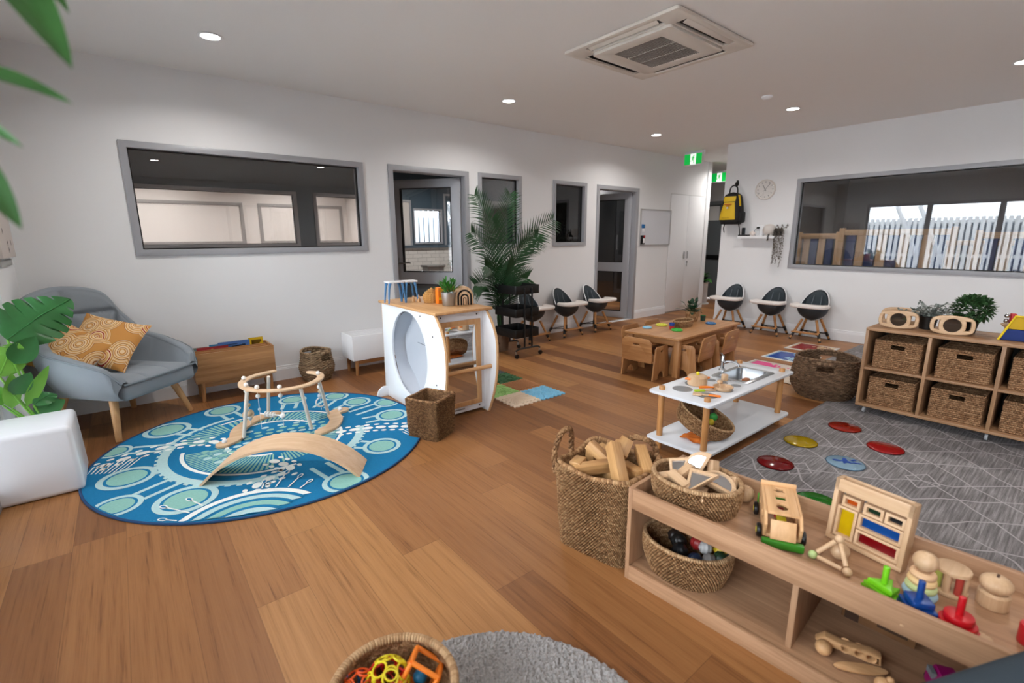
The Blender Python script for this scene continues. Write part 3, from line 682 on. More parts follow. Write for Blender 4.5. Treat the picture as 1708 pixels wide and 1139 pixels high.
def cushion(label, c, xa, ya, sz=.44, th=.13):
    x = Vector(xa).normalized(); z = x.cross(Vector(ya)).normalized(); y = z.cross(x)
    t = thing('cushion', label, 'cushion', c, 0, 'ochre print cushions on the armchair'); Mq = Matrix((x, y, z)).transposed(); t.rotation_euler = Mq.to_euler()
    def half(sg):
        def fn(u, v):
            X = (u-.5)*2; Y = (v-.5)*2; k_ = 1-.09*(1-abs(X)**2)*abs(Y)**3; k2 = 1-.09*(1-abs(Y)**2)*abs(X)**3
            h = max(0, (1-abs(X)**2.4))*max(0, (1-abs(Y)**2.4))
            return Vector((X*sz/2*k2, Y*sz/2*k_, sg*th/2*h**.55))
        return fn
    MB().grid(28, 28, half(1)).build('printed_front', DOT, t, 80); MB().grid(28, 28, half(-1), flip=True).build('plain_back', PBK, t, 80)
vr, vu, vw = rr, uu, f0
cushion('ochre dot-print cushion standing upright in the middle of the armchair', (-.165, 4.535, .63), vr*.90+vw*.25-vu*.20, -vr*.50+vu*.80+vw*.35, .43)
cushion('ochre dot-print cushion lying against the left arm of the armchair', (-.35, 4.485, .59), vr*.9-vu*.36+vw*.05, vr*.46+vu*.60+vw*.62, .39)
# white cube seat
wc = thing('cube_seat', 'glossy white rounded plastic cube by the left edge', 'cube', (-.505, 3.60, 0))
MB().box((0, 0, .19), (.37, .40, .38), bev=.028, seg=4, taper=(.94, .94)).build('cube_shell', mat('cube_white', (238, 240, 246), .18), wc, 60)
# wall canvas
cv_ = thing('canvas', 'small pale framed canvas on the left wall at the picture edge', 'picture', (XL, 4.62, 1.47))
MB().bb(0, -.25, -.22, .035, .25, .22, .003).build('canvas_body', mat('canvas_pink', (206, 196, 190), .8), cv_)
b = MB()
for i in range(9): b.flat(ell(.012, .02, 10, random.uniform(-.2, .2), random.uniform(-.18, .18)), 0)
for v in b.bm.verts: v.co = Vector((.0362, v.co.x, v.co.y))
b.build('printed_marks', mat('canvas_mark', (96, 88, 86), .8), cv_, 0)
MB().bb(0, -.2, -.275, .012, .22, -.235, .002).build('caption_card', mat('canvas_card', (168, 170, 168), .8), cv_)
# monstera behind the cube
LEAFD = mat('monstera_green', (44, 104, 50), .35, var=.35, vscale=9); LEAFL = mat('lime_green', (110, 170, 62), .35, var=.25, vscale=9)
mo = thing('monstera_plant', 'artificial monstera with split leaves behind the white cube', 'plant', (-.47, 3.95, 0))
MB().lathe([(0, 0), (.085, 0), (.11, .20), (.10, .20), (.095, .17), (0, .17)], 28).build('pot', mat('pot_white', (225, 225, 226), .4), mo)
def monstera(base, tip, nrm, wd, mt, nm='leaf', cuts=5):
    base = Vector(base); tip = Vector(tip); d = tip-base; L = d.length; d.normalize(); sd = d.cross(Vector(nrm)).normalized(); nn = sd.cross(d)
    b = MB()
    if cuts == 0:
        b.leaf(base, d, nrm, L, wd, .12, .18, 9, lambda t: math.sin(PI*t**.7)**.8); return b.build(nm, mt, mo, 60)
    notch = [.16+.74*(i+.5)/cuts for i in range(cuts)]
    def fn(u, v):
        x = (v-.5)*2; q = abs(x); w = wd*.5*math.sin(PI*min(1, .10+.90*u**.85))**.62*(1+.15*math.cos(PI*u))
        k_ = 1-(.62*max(math.exp(-((u-t_-(.02 if x > 0 else 0))/.011)**2) for t_ in notch) if q > .3 else 0)*min(1, (q-.3)/.5)
        return base+d*(L*u+.32*q*q*w*(1-u))+sd*(x*w*k_)+nn*(-.16*q*q*w+.012*math.sin(9*u)*q)-Vector((0, 0, .06*u*u))
    b.grid(72, 12, fn)
    b.tube([base, base+d*L*.5-Vector((0, 0, .012)), base+d*L*.97-Vector((0, 0, .054))], .004, 6)
    return b.build(nm, mt, mo, 60)
MON = (-.47, 3.95)
lv = [((-.10, .0, .80), (.20, .10, 1.06), (.35, -.75, .55), .30, LEAFD, 5), ((-.09, -.03, .66), (.02, .0, .83), (.3, -.8, .4), .13, LEAFD, 0), ((-.16, -.04, .60), (-.06, -.02, .84), (.3, -.9, .3), .17, LEAFL, 3), ((-.12, -.04, .48), (-.03, -.03, .62), (.4, -.8, .3), .10, LEAFD, 0),
      ((-.08, -.03, .40), (.05, -.01, .66), (.4, -.9, .1), .07, LEAFL, 0), ((-.14, -.04, .40), (-.11, -.03, .64), (.3, -.9, .2), .08, LEAFL, 0), ((-.05, -.03, .33), (.09, -.02, .42), (.2, -.8, .5), .12, LEAFD, 0), ((-.05, -.03, .40), (.06, -.02, .50), (.2, -.8, .5), .10, LEAFD, 2), ((-.18, .0, .42), (-.2, -.02, .58), (.3, -.9, .2), .09, LEAFL, 0)]
for (p, q, n_, w_, mt, ct) in lv: monstera(p, q, n_, w_, mt, 'leaf', ct)
for (p, q, n_, w_, mt, ct) in lv: MB().tube(smooth([(random.uniform(-.04, .04), random.uniform(-.03, .03), .16), (p[0]*.6, p[1]*.6, .16+(p[2]-.16)*.6), p], 5), .006, 6).build('stem', LEAFL, mo)
# oak book box with books
def storage_box(name, label, x0, x1, y0, y1, z0, z1, mt, lmt, loc, slots):
    t = thing(name, label, 'storage box', loc)
    w = .015; sl = .02
    def panel(yb, yt): return [(yb, z0), (yt, z1)]
    b = MB(); b.plate([(x0, 0), (x1, 0), (x1, z1-z0), (x0, z1-z0)], [], w, T(0, y0+w/2, z0) @ RX(PI/2), .002).build('front_panel', mt('x'), t)
    b = MB(); b.plate([(x0, 0), (x1, 0), (x1, z1-z0), (x0, z1-z0)], [], w, T(0, y1-w/2, z0) @ RX(PI/2), .002).build('back_panel', mt('x'), t)
    for s, x in ((1, x0), (-1, x1)): MB().bb(x, y0+w, z0, x+s*w, y1-w, z1, .001).build('side_panel', mt('y'), t)
    MB().bb(x0+w, y0+w, z0, x1-w, y1-w, z0+w).build('bottom_panel', mt('x'), t)
    for i in range(slots):
        y = y0+(y1-y0)*(i+1)/(slots+1); MB().bb(x0+w, y-.005, z0+.05, x1-w, y+.005, z1-.012, .001).build('divider', mt('x'), t)
    for x in (x0+.05, x1-.05):
        for y in (y0+.04, y1-.04):
            sx = -1 if x < (x0+x1)/2 else 1; MB().cyl((x+sx*.008, y, 0), (x, y, z0), .014, .022, 14).build('leg', lmt('z'), t)
    MB().bb(x0+.06, y0+.03, z0-.045, x1-.06, y0+.05, z0, .002).build('apron', lmt('x'), t)
    return t
storage_box('book_box', 'oak book box on legs against the wall beside the armchair', -.31, .31, -.15, .14, .175, .425, oak, oak, (.665, 4.80, 0), 3)
def book(label, cx, cy, w, h, th, col, zb, lean=0, deco=None):
    t = thing('picture_book', label, 'book', (cx, cy, zb), lean, 'books in the oak book box')
    MB().bb(-w/2, -th/2, 0, w/2, -th/2+.002, h).bb(-w/2, th/2-.002, 0, w/2, th/2, h).bb(-w/2, -th/2, 0, -w/2+.002, th/2, h).build('cover', mat('cover_'+label[:12], col, .35), t, 0)
    MB().bb(-w/2+.003, -th/2+.002, .003, w/2-.003, th/2-.002, h-.003).build('pages', mat('paper', (226, 224, 222), .7), t, 0)
    if deco:
        b = MB()
        for i in range(8): b.bb(random.uniform(-w*.4, w*.3), -th/2-.0006, h-random.uniform(.02, .07), random.uniform(-w*.4, w*.4), -th/2, h-random.uniform(.015, .06))
        b.build('cover_print', mat('print_'+label[:12], deco, .4), t, 0)
book('blue picture book standing highest in the book box', .70, 4.885, .25, .27, .012, (72, 112, 172), .191, 0, (40, 60, 90))
book('yellow picture book at the right end of the book box', .88, 4.895, .12, .28, .01, (214, 176, 20), .191, 0, (120, 90, 20))
book('red picture book at the left in the book box', .53, 4.875, .24, .245, .012, (158, 52, 56), .191, 0, (200, 150, 90))
book('grey-green picture book at the far left of the book box', .425, 4.90, .14, .245, .01, (110, 124, 118), .191, 0, (80, 110, 80))
book('cyan picture book behind the blue one in the book box', .62, 4.91, .22, .255, .01, (52, 138, 180), .191)
# wicker baskets
def wicker(name, label, loc, prof, seg, mt, cw, ch, rz, hole, scale=1.0, grp=None, amp=.004, ribs=22):
    t = thing(name, label, 'basket', loc, rz, grp)
    H_ = prof[-1][1]; 
    def rad(z):
        for (r1, z1), (r2, z2) in zip(prof, prof[1:]):
            if z1 <= z <= z2: return r1+(r2-r1)*(z-z1)/(z2-z1)
        return prof[-1][0]
    nv = max(24, int(H_/ch*3)); nu = ribs*6
    def wall(off):
        def fn(u, v):
            z = v*H_; row = v*H_/ch; a = 2*PI*u; par = int(row) % 2
            w_ = amp*(math.cos(ribs*PI*2*u*.5+PI*par))*abs(math.sin(PI*row))**.5; r = rad(z)+off+w_+amp*.5*abs(math.sin(PI*row))
            zz = z+.008*math.cos(2*a)*(z/H_)
            return Vector((r*math.cos(a), r*math.sin(a), zz))
        return fn
    def build_wall(off, flip):
        b = MB(); b.grid(nu, nv, wall(off), cu=True, uv=(ribs, H_/ch), flip=flip)
        if hole:
            hz0, hz1, ha = hole; kill = [f for f in b.bm.faces if hz0 < f.calc_center_median().z < hz1 and min(abs(((math.atan2(f.calc_center_median().y, f.calc_center_median().x)-q+PI) % (2*PI))-PI) for q in (0, PI)) < ha]
            bmesh.ops.delete(b.bm, geom=kill, context='FACES')
        return b
    b = build_wall(0, False); b.build('woven_wall', mt, t, 0); build_wall(-.010, True).build('inner_lining', mt, t, 0)
    b = MB(); R_ = rad(H_)-.004; pts = [(R_*math.cos(a), R_*math.sin(a), H_+.008*math.cos(2*a)) for a in [2*PI*i/48 for i in range(48)]]; b.tube(pts, .011, 8, True, uvs=60); b.build('rim', mt, t, 60)
    if hole:
        for q in (0, PI):
            aa = [q+hole[2]*(j/8-.5)*2.1 for j in range(9)]; b = MB(); r_ = rad(hole[1])
            b.tube([(r_*math.cos(a), r_*math.sin(a), (hole[1]+H_)/2+.003) for a in aa], .017, 8, uvs=60); b.build('handle', mt, t, 60)
    MB().lathe([(0, .006), (prof[0][0]-.004, .006), (prof[0][0]-.004, .014), (0, .014)], 30, uv=(1, 1)).build('base', mt, t, 0)
    return t
wicker('wicker_basket', 'round grey-brown wicker basket against the back wall beside the book box', (1.375, 4.79, 0), [(.115, 0), (.155, .07), (.165, .13), (.145, .22), (.138, .29)], 40, RATTANL, .02, .011, math.radians(-70), (.205, .262, .30), ribs=34)
# white storage box
WB = lambda ax: WHITE
wb = storage_box('white_box', 'white lidded storage box on oak legs behind the play unit', -.33, .33, -.16, .15, .16, .41, WB, oak, (2.01, 4.77, 0), 3)
# ---------------------------------------------------------------- blue round rug
RB, RM, RP, RWH, RN = range(5)
rg = thing('round_rug', 'large round blue rug with circle and dot pattern', 'rug', (.66, 3.46, 0)); Rr = 1.015
def rugfab(n, c): return mat(n, c, .95, spec=.1, bump=.8, bscale=500, var=.16, vscale=90)
b = MB(); b.lathe([(0, .009), (Rr-.02, .009), (Rr-.012, .008)], 96, cap=False)
zz = [.0095]
def rz_(): return zz[0]
def lvl(): zz[0] += .00022
def inside(x, y, m=.02): return math.hypot(x, y) < Rr-m
def fl(poly, mi):
    pl = []
    for x, y in poly:
        d = math.hypot(x, y); k_ = min(1, (Rr-.02)/max(d, 1e-6)); pl.append((x*k_, y*k_))
    try: b.flat(pl, rz_(), mi)
    except ValueError: pass
cx0, cy0 = .66, 3.46
def rel(p): return (p[0]-cx0, p[1]-cy0)
cir = [((.10, 4.12), .164), ((.48, 4.32), .143), ((.99, 4.24), .124), ((1.31, 4.10), .12), ((1.40, 3.84), .125), ((1.585, 3.66), .12), ((1.49, 3.36), .139), ((1.19, 2.87), .137), ((.83, 2.55), .142), ((.10, 2.90), .167), ((-.19, 3.05), .13), ((-.14, 3.40), .159), ((-.20, 3.90), .11)]
# link bars, then the central medallion
lvl()
for (c, r) in cir:
    x, y = rel(c); d = Vector((x, y)); n = Vector((-y, x)).normalized(); L_ = d.length
    if L_ < .3: continue
    d.normalize()
    for s in (-1, 1):
        p0 = d*.62+n*s*.05; p1 = d*(L_-r*.8)+n*s*.05; q = n*.014; fl([p0-q, p1-q, p1+q, p0+q], RP)
lvl()
def ring(cx, cy, r, w, mi, a0=0, a1=2*PI, wob=0, n=64):
    st = (a1-a0)/n
    for i in range(n):
        a, c = a0+i*st, a0+(i+1)*st; f = 1+(wob if i % 2 else 0)
        fl([(cx+(r-w/2)*math.cos(a), cy+(r-w/2)*math.sin(a)), (cx+(r+w/2*f)*math.cos(a), cy+(r+w/2*f)*math.sin(a)), (cx+(r+w/2*f)*math.cos(c), cy+(r+w/2*f)*math.sin(c)), (cx+(r-w/2)*math.cos(c), cy+(r-w/2)*math.sin(c))], mi)
ring(-.03, 0, .60, .055, RP, math.radians(150), math.radians(262), .5, 40); ring(-.03, 0, .60, .055, RP, math.radians(290), math.radians(345), .5, 24); ring(-.03, 0, .635, .03, RP, math.radians(100), math.radians(150), .3, 24)
ring(-.03, 0, .50, .022, RWH, math.radians(165), math.radians(275)); ring(-.03, 0, .56, .02, RWH, math.radians(10), math.radians(112)); ring(-.03, 0, .47, .02, RWH, math.radians(300), math.radians(350))
# hatched fans
lvl()
def fan(a0, a1, r0, r1, n, mi=RM, skew=.06):
    for i in range(n):
        a = a0+(a1-a0)*i/n; c = a+(a1-a0)/n*.55
        fl([(-.03+r0*math.cos(a+skew), r0*math.sin(a+skew)), (-.03+r1*math.cos(a), r1*math.sin(a)), (-.03+r1*math.cos(c), r1*math.sin(c)), (-.03+r0*math.cos(c+skew), r0*math.sin(c+skew))], mi)
D = math.radians
fan(D(170), D(262), .26, .48, 26); fan(D(20), D(110), .38, .54, 22); fan(D(300), D(350), .25, .45, 14); fan(D(268), D(295), .28, .42, 8); fan(D(112), D(150), .40, .58, 12)
for (a0, a1, r_) in ((170, 262, .25), (20, 112, .36), (300, 350, .24)): ring(-.03, 0, r_, .022, RWH, D(a0), D(a1), .4, 26)
lvl()
for row in range(6):                                               # dots across the centre
    r_ = .05+row*.052
    for i in range(9+row*2):
        t_ = -.42+.84*i/(8+row*2); x = t_; y = -.02+.17*math.cos(t_*3.2)-row*.062+.10
        if row < 6 and math.hypot(x+.03, y) < .40: fl(ell(.026, .02, 10, x+(.02 if row % 2 else 0), y), RM if row in (1, 2, 4) else RP)
# dotted rivers
lvl()
def river(pts, nd, r, side):
    P = smooth([(x-cx0, y-cy0, 0) for x, y in pts], 8); ln = [0]
    for i in range(1, len(P)): ln.append(ln[-1]+(P[i]-P[i-1]).length)
    def at(s):
        for i in range(1, len(P)):
            if ln[i] >= s: f = (s-ln[i-1])/max(1e-6, ln[i]-ln[i-1]); return P[i-1].lerp(P[i], f), (P[i]-P[i-1]).normalized()
        return P[-1], (P[-1]-P[-2]).normalized()
    for i in range(nd):
        p, d = at(ln[-1]*(i+.5)/nd); a = math.atan2(d.y, d.x); fl(ell(r*.92, r*.62, 14, p.x, p.y, rot=a), RWH)
    for s in (-1, 1):
        for i in range(int(nd*1.45)):
            p, d = at(ln[-1]*(i+.5)/int(nd*1.45)); q = Vector((-d.y, d.x, 0))*s*side; a = math.atan2(d.y, d.x); fl(ell(r*.50, r*.34, 10, p.x+q.x, p.y+q.y, rot=a), RWH)
river([(-.30, 3.67), (-.07, 3.75), (.08, 3.77), (.27, 3.72), (.36, 3.62)], 7, .042, .060); river([(1.02, 3.29), (1.12, 3.27), (1.31, 3.19), (1.5, 3.06), (1.60, 3.04)], 7, .042, .060); river([(.56, 3.12), (.62, 2.98), (.62, 2.89), (.53, 2.87), (.43, 2.83), (.41, 2.70)], 7, .040, .056)
for k_ in range(9): fl([rel((-.33+.02*k_, 3.60-.012*k_)), rel((-.30+.03*k_, 3.70)), rel((-.29+.03*k_, 3.70)), rel((-.322+.02*k_, 3.60-.012*k_))], RWH)
for k_ in range(9): fl([rel((1.40+.022*k_, 3.0+.012*k_)), rel((1.41+.022*k_, 2.93+.012*k_)), rel((1.418+.022*k_, 2.93+.012*k_)), rel((1.408+.022*k_, 3.0+.012*k_))], RWH)
lvl()
for c, r in cir:
    x, y = rel(c); fl(ell(r*.9, r*.9, 40, x, y), RP); z_ = zz[0]; lvl(); fl(ell(r*.70, r*.70, 40, x, y), RB); lvl(); fl(ell(r*.60, r*.60, 36, x, y), RM); zz[0] = z_
# half circle bands at the near edge
hx, hy = rel((.30, 2.42)); lvl(); lvl(); lvl()
for r_, mi in ((.36, RWH), (.325, RB), (.30, RP), (.262, RB), (.235, RM), (.19, RB), (.165, RP), (.12, RB)): lvl(); fl(ell(r_, r_, 40, hx, hy, D(20), D(165)), mi)
for i in range(11):
    a = D(35+i*11); r1 = .37; r2 = .45+.05*(i % 3)
    if 4 <= i <= 6: continue
    p0 = (hx+r1*math.cos(a), hy+r1*math.sin(a)); p1 = (hx+r2*math.cos(a), hy+r2*math.sin(a)); q = (-math.sin(a)*.004, math.cos(a)*.004)
    fl([(p0[0]-q[0], p0[1]-q[1]), (p1[0]-q[0], p1[1]-q[1]), (p1[0]+q[0], p1[1]+q[1]), (p0[0]+q[0], p0[1]+q[1])], RWH); fl(ell(.026, .014, 12, p1[0], p1[1], rot=a), RWH); z_ = zz[0]; lvl(); fl(ell(.017, .008, 10, p1[0], p1[1], rot=a), RB); zz[0] = z_
b.build('rug_pile', [rugfab('rug_blue', (34, 118, 164)), rugfab('rug_mint', (140, 190, 180)), rugfab('rug_pale', (178, 210, 212)), rugfab('rug_white', (232, 236, 232)), rugfab('rug_navy', (22, 48, 84))], rg, 0)
MB().torus((0, 0, .006), Rr-.006, .007, seg=96, rs=8).build('bound_edge', mat('rug_navy2', (24, 62, 104), .9), rg, 60)
# ---------------------------------------------------------------- balance arch and baby gym
ar = thing('balance_arch', 'curved plywood rocking arch on the near side of the blue rug', 'arch', (.60, 2.875, .0105), math.radians(-32.5))
def archpt(u, off):
    c = .44; s_ = .205; R_ = (c*c+s_*s_)/(2*s_); a0 = math.asin(c/R_); a = -a0+2*a0*u; return ((R_+off)*math.sin(a), (R_+off)*math.cos(a)-(R_-s_))
b = MB(); out = [archpt(i/40, 0) for i in range(41)]; inn = [archpt(i/40, -.014) for i in range(40, -1, -1)]
poly = [(x, max(0, z)) for x, z in out+inn]; b.prism(poly, .225, T(0, .1125, 0) @ RX(PI/2)); b.build('curved_board', birch('x'), ar, 30)
gy = thing('baby_gym', 'wooden baby play gym with hanging beads on the blue rug', 'play gym', (.80, 3.67, .0105))
def band(path, w, th, z):
    P = smooth([(x-.80, y-3.67, 0) for x, y in path], 6); L_ = []; R_ = []
    for i, p in enumerate(P):
        d = (P[min(len(P)-1, i+1)]-P[max(0, i-1)]).normalized(); q = Vector((-d.y, d.x, 0))*w/2; L_.append((p+q)[:2]); R_.append((p-q)[:2])
    d0 = (P[0]-P[1]).normalized(); d1 = (P[-1]-P[-2]).normalized()
    def capr(p, d): a = math.atan2(d.y, d.x); return [(p.x+w/2*math.cos(a+t), p.y+w/2*math.sin(a+t)) for t in [PI/2-PI*j/6 for j in range(1, 6)]]
    return MB().plate(L_+capr(P[-1], d1)+list(reversed(R_))+[q for q in capr(P[0], d0)], [], th, T(0, 0, z), .003)
band([(.37, 3.545), (.455, 3.61), (.495, 3.75), (.58, 3.87), (.68, 3.935), (.78, 3.95)], .095, .018, .009).build('base_foot', birch('x'), gy)
band([(1.225, 3.69), (1.14, 3.655), (1.115, 3.52), (1.04, 3.40), (.95, 3.35)], .095, .018, .009).build('base_foot', birch('x'), gy)
for (px, py) in ((.38, 3.555), (1.20, 3.68)): MB().sph((px-.8, py-3.67, .026), .017).build('wooden_bead', WHITE, gy)
posts = [((.497, 3.568), (.545, 3.53)), ((.735, 3.94), (.745, 3.83)), ((.905, 3.43), (.845, 3.37)), ((1.098, 3.645), (.995, 3.45))]
RZT = .355
for p, q in posts: MB().cyl((p[0]-.8, p[1]-3.67, .018), (q[0]-.8, q[1]-3.67, RZT-.008), .0125, seg=14).build('post', mat('pale_dowel', (226, 214, 200), .5), gy)
band([(.80, 3.93), (.66, 3.885), (.565, 3.77), (.545, 3.62), (.61, 3.47), (.75, 3.385), (.90, 3.40), (1.015, 3.50), (1.05, 3.63), (1.01, 3.725)], .05, .014, RZT).build('top_ring', birch('x'), gy)
BW = mat('bead_white', (236, 234, 230), .35); BG = mat('bead_grey', (176, 190, 200), .35); BN = mat('bead_wood', (206, 176, 140), .45)
def hang(x, y, items):
    x -= .8; y -= 3.67
    MB().sph((x, y, RZT+.022), .015).build('bead', BW, gy); MB().cyl((x, y, .09), (x, y, RZT+.01), .0016, seg=6).build('cord', BW, gy)
    for (z, r, mt, kind) in items:
        if kind == 'b': MB().sph((x, y, z), r).build('bead', mt, gy)
        else: MB().torus((x, y, z), r, .006, RX(PI/2) @ RZ(0), 28, 8).build('wooden_ring', mt, gy)
hang(.575, 3.79, [(.28, .012, BW, 'b'), (.21, .016, BN, 'b'), (.17, .02, BW, 'b'), (.14, .012, BG, 'b'), (.10, .034, BN, 't')])
hang(.555, 3.60, [(.23, .014, BN, 'b'), (.165, .02, BN, 'b'), (.13, .012, BG, 'b')])
hang(.60, 3.49, [(.315, .015, BW, 'b'), (.22, .01, BG, 'b')]); hang(.72, 3.40, [(.315, .015, BW, 'b'), (.17, .018, BW, 'b')])
hang(1.03, 3.58, [(.27, .017, BW, 'b'), (.235, .014, BN, 'b'), (.20, .019, BG, 'b'), (.15, .034, BW, 't')])
b = MB(); b.cyl((.60-.8, 3.49-3.67, .19), (.72-.8, 3.40-3.67, .17), .005, seg=8)
for i in range(4):
    f = .25+i*.12; p = Vector((-.20, -.18, .19)).lerp(Vector((-.08, -.27, .17)), f); b.torus(p, .016, .004, frame((0, 0, 0), (.12, -.09, 0)), 20, 6)
b.build('rattle_bar', BW, gy)
# ---------------------------------------------------------------- seagrass cube basket
def sq(u, hw, hd, rad):
    """point and arclength on a rounded rectangle"""
    per = 4*(hw+hd); s = u*per; pts = [(hw, -hd), (hw, hd), (-hw, hd), (-hw, -hd)]; ls = [2*hd, 2*hw, 2*hd, 2*hw]
    for i in range(4):
        if s <= ls[i]+1e-9: f = s/ls[i]; a, c = pts[i], pts[(i+1) % 4]; x, y = a[0]+(c[0]-a[0])*f, a[1]+(c[1]-a[1])*f; break
        s -= ls[i]
    ax, ay = max(0, abs(x)-(hw-rad)), max(0, abs(y)-(hd-rad))
    if ax and ay:
        l = math.hypot(ax, ay)
        if l > 1e-9: ax, ay = ax/l*rad, ay/l*rad; x = math.copysign(hw-rad+ax, x); y = math.copysign(hd-rad+ay, y)
    return x, y
def woven_box(t, w0, d0, w1, d1, h, rad, cw, ch, mt, amp=.0035, sag=.0, name='woven_wall', thick=.014, top=None, dens=4):
    per = 2*(w0+d0); NU = int(per/cw/2)*2; NV = int(h/ch)
    def mk(off, a_, flip, nu, nv):
        def fn(u, v):
            hw = (w0+(w1-w0)*v)/2+off; hd = (d0+(d1-d0)*v)/2+off; x, y = sq(u, hw, hd, rad); row = v*NV; par = int(min(row, NV-1e-4)) % 2
            dsp = a_*abs(math.sin(PI*(u*NU+.5*par)))**.45*abs(math.sin(PI*row))**.45
            l = math.hypot(x, y); n_ = noise.noise(Vector((x*14, y*14, v*4)))*.004
            k_ = (l+dsp+n_)/l; z = h*v
            z += sag*v*(math.cos(4*math.atan2(y, x)+PI)*.5) + (top(x, y)*v if top else 0)
            return Vector((x*k_, y*k_, z))
        return MB().grid(nu, nv, fn, cu=True, uv=(NU, NV), flip=flip)
    mk(0, amp, False, NU*dens, NV*dens).build(name, mt, t, 0); mk(-thick, amp*.6, True, NU*2, NV*2).build('inner_wall', mt, t, 0)
    hw, hd = w1/2-thick/2, d1/2-thick/2; pts = []
    for i in range(60):
        x, y = sq(i/60, hw, hd, rad); pts.append((x, y, h+sag*(math.cos(4*math.atan2(y, x)+PI)*.5)+(top(x, y) if top else 0)))
    MB().tube(pts, thick*.62, 8, True, uvs=1/cw).build('rim', mt, t, 60)
    MB().bb(-w0/2+.01, -d0/2+.01, .003, w0/2-.01, d0/2-.01, .012).build('base', mt, t, 0)
sg = thing('seagrass_basket', 'square open seagrass basket on the right edge of the blue rug', 'basket', (1.565, 2.86, 0), math.radians(27))
woven_box(sg, .235, .235, .255, .255, .282, .02, .0125, .0082, SEAGD, .0065, .004)
# ---------------------------------------------------------------- play unit with oval tunnel and mirror
pu = thing('play_unit', 'white play unit with oval tunnel, mirror front and timber top', 'play unit', (0, 0, 0))
PW = mat('play_white', (236, 238, 242), .3); PLY = mat('ply_edge', (214, 172, 126), .5)
prof = [(3.90, 0), (3.88, .82), (2.985, .82), (2.915, .73), (2.865, .63), (2.85, .52), (2.852, .40), (2.87, .28), (2.91, .14), (2.97, 0)]
front = smooth([(y, z, 0) for y, z in prof[2:]], 4); outer = [prof[0], prof[1]]+[(p.x, p.y) for p in front]
MX = Matrix(((0, 0, 1, 0), (1, 0, 0, 0), (0, 1, 0, 0), (0, 0, 0, 1)))
oval = ell(.30, .345, 48, 3.42, .455)
for x, hl in ((1.70, [oval]), (2.15, [oval])):
    MB().plate(outer, hl, .018, T(x, 0, 0) @ MX, .001).build('side_panel', PW, pu)
    b = MB(); pts = [(x, y, z) for y, z in outer]
    for s in (-.0092, .0092): b.tube([(x+s, y, z) for y, z in outer], .0025, 6, True)
    b.tube([(x, y, z) for y, z in [(q[0], q[1]) for q in outer]], .0088, 6, True)
    b.build('edge_band', PLY, pu, 60)
MB().bb(1.68, 2.955, .82, 2.19, 3.925, .842, .006).build('table_top', beech('y'), pu)
MB().bb(1.71, 3.02, .025, 2.14, 3.035, .085, .001).bb(1.71, 3.02, .735, 2.14, 3.035, .82, .001).bb(1.71, 3.02, .085, 1.755, 3.035, .735).bb(2.095, 3.02, .085, 2.14, 3.035, .735).build('front_board', PW, pu)
MB().plate(rect(1.745, 2.105, .075, .755), [rect(1.785, 2.065, .115, .715)], .02, Matrix(((1, 0, 0, 0), (0, 0, -1, 3.012), (0, 1, 0, 0), (0, 0, 0, 1))), .004).build('mirror_frame', beech('z'), pu)
MB().bb(-.145, -.003, -.305, .145, .003, .305, M=T(1.925, 3.014, .415) @ RX(-.015)).build('mirror', MIRROR, pu, 0)
MB().cyl((1.705, 2.925, .385), (2.147, 2.925, .385), .016, seg=16).build('grab_rail', beech('x'), pu)
b = MB()
for (x, z) in ((1.76, .79), (2.08, .79), (2.09, .05), (1.80, .05)): b.cyl((x, 3.021, z), (x, 3.017, z), .006, seg=10)
for (y, z) in ((3.02, .66), (2.99, .30), (2.93, .28), (3.2, .79)): b.cyl((1.692, y, z), (1.689, y, z), .006, seg=10)
b.build('screw_caps', mat('screw_dark', (60, 58, 56), .4), pu)
MB().bb(1.86, 3.0185, .045, 1.95, 3.0205, .056).build('maker_mark', mat('mark_grey', (140, 136, 134), .5), pu, 0)
FB2 = mat('tunnel_fabric', (186, 190, 198), .7, bump=.3, bscale=60)
def tun(u, v):
    a = 2*PI*u; x = 1.712+.425*v; w_ = 1+.03*math.sin(6*v+4*a); return Vector((x, 3.42+.305*w_*math.cos(a), .455+.35*w_*math.sin(a)))
MB().grid(48, 16, tun, cu=True, flip=True).build('tunnel_lining', FB2, pu, 60)
b = MB()
def cur(u, v):
    y = 3.13+.58*u; z = .11+.69*v; return Vector((1.83+.010*math.sin(9*u+5*v)+.022*math.sin(3*v*v*3+2*u)*v, y, z))
b.grid(30, 30, cur); b.build('tunnel_curtain', FB2, pu, 60)
MB().tube([(1.825, 3.13+.58*i/10, .50+.03*i/10) for i in range(11)], .003, 6).build('curtain_seam', mat('seam_grey', (120, 124, 132), .7), pu)
MB().plate(ell(.075, .09, 24, 0, 0, 0, PI), [], .02, T(1.665, 3.86, 0) @ RX(PI/2), .002).build('stabiliser_foot', PW, pu)
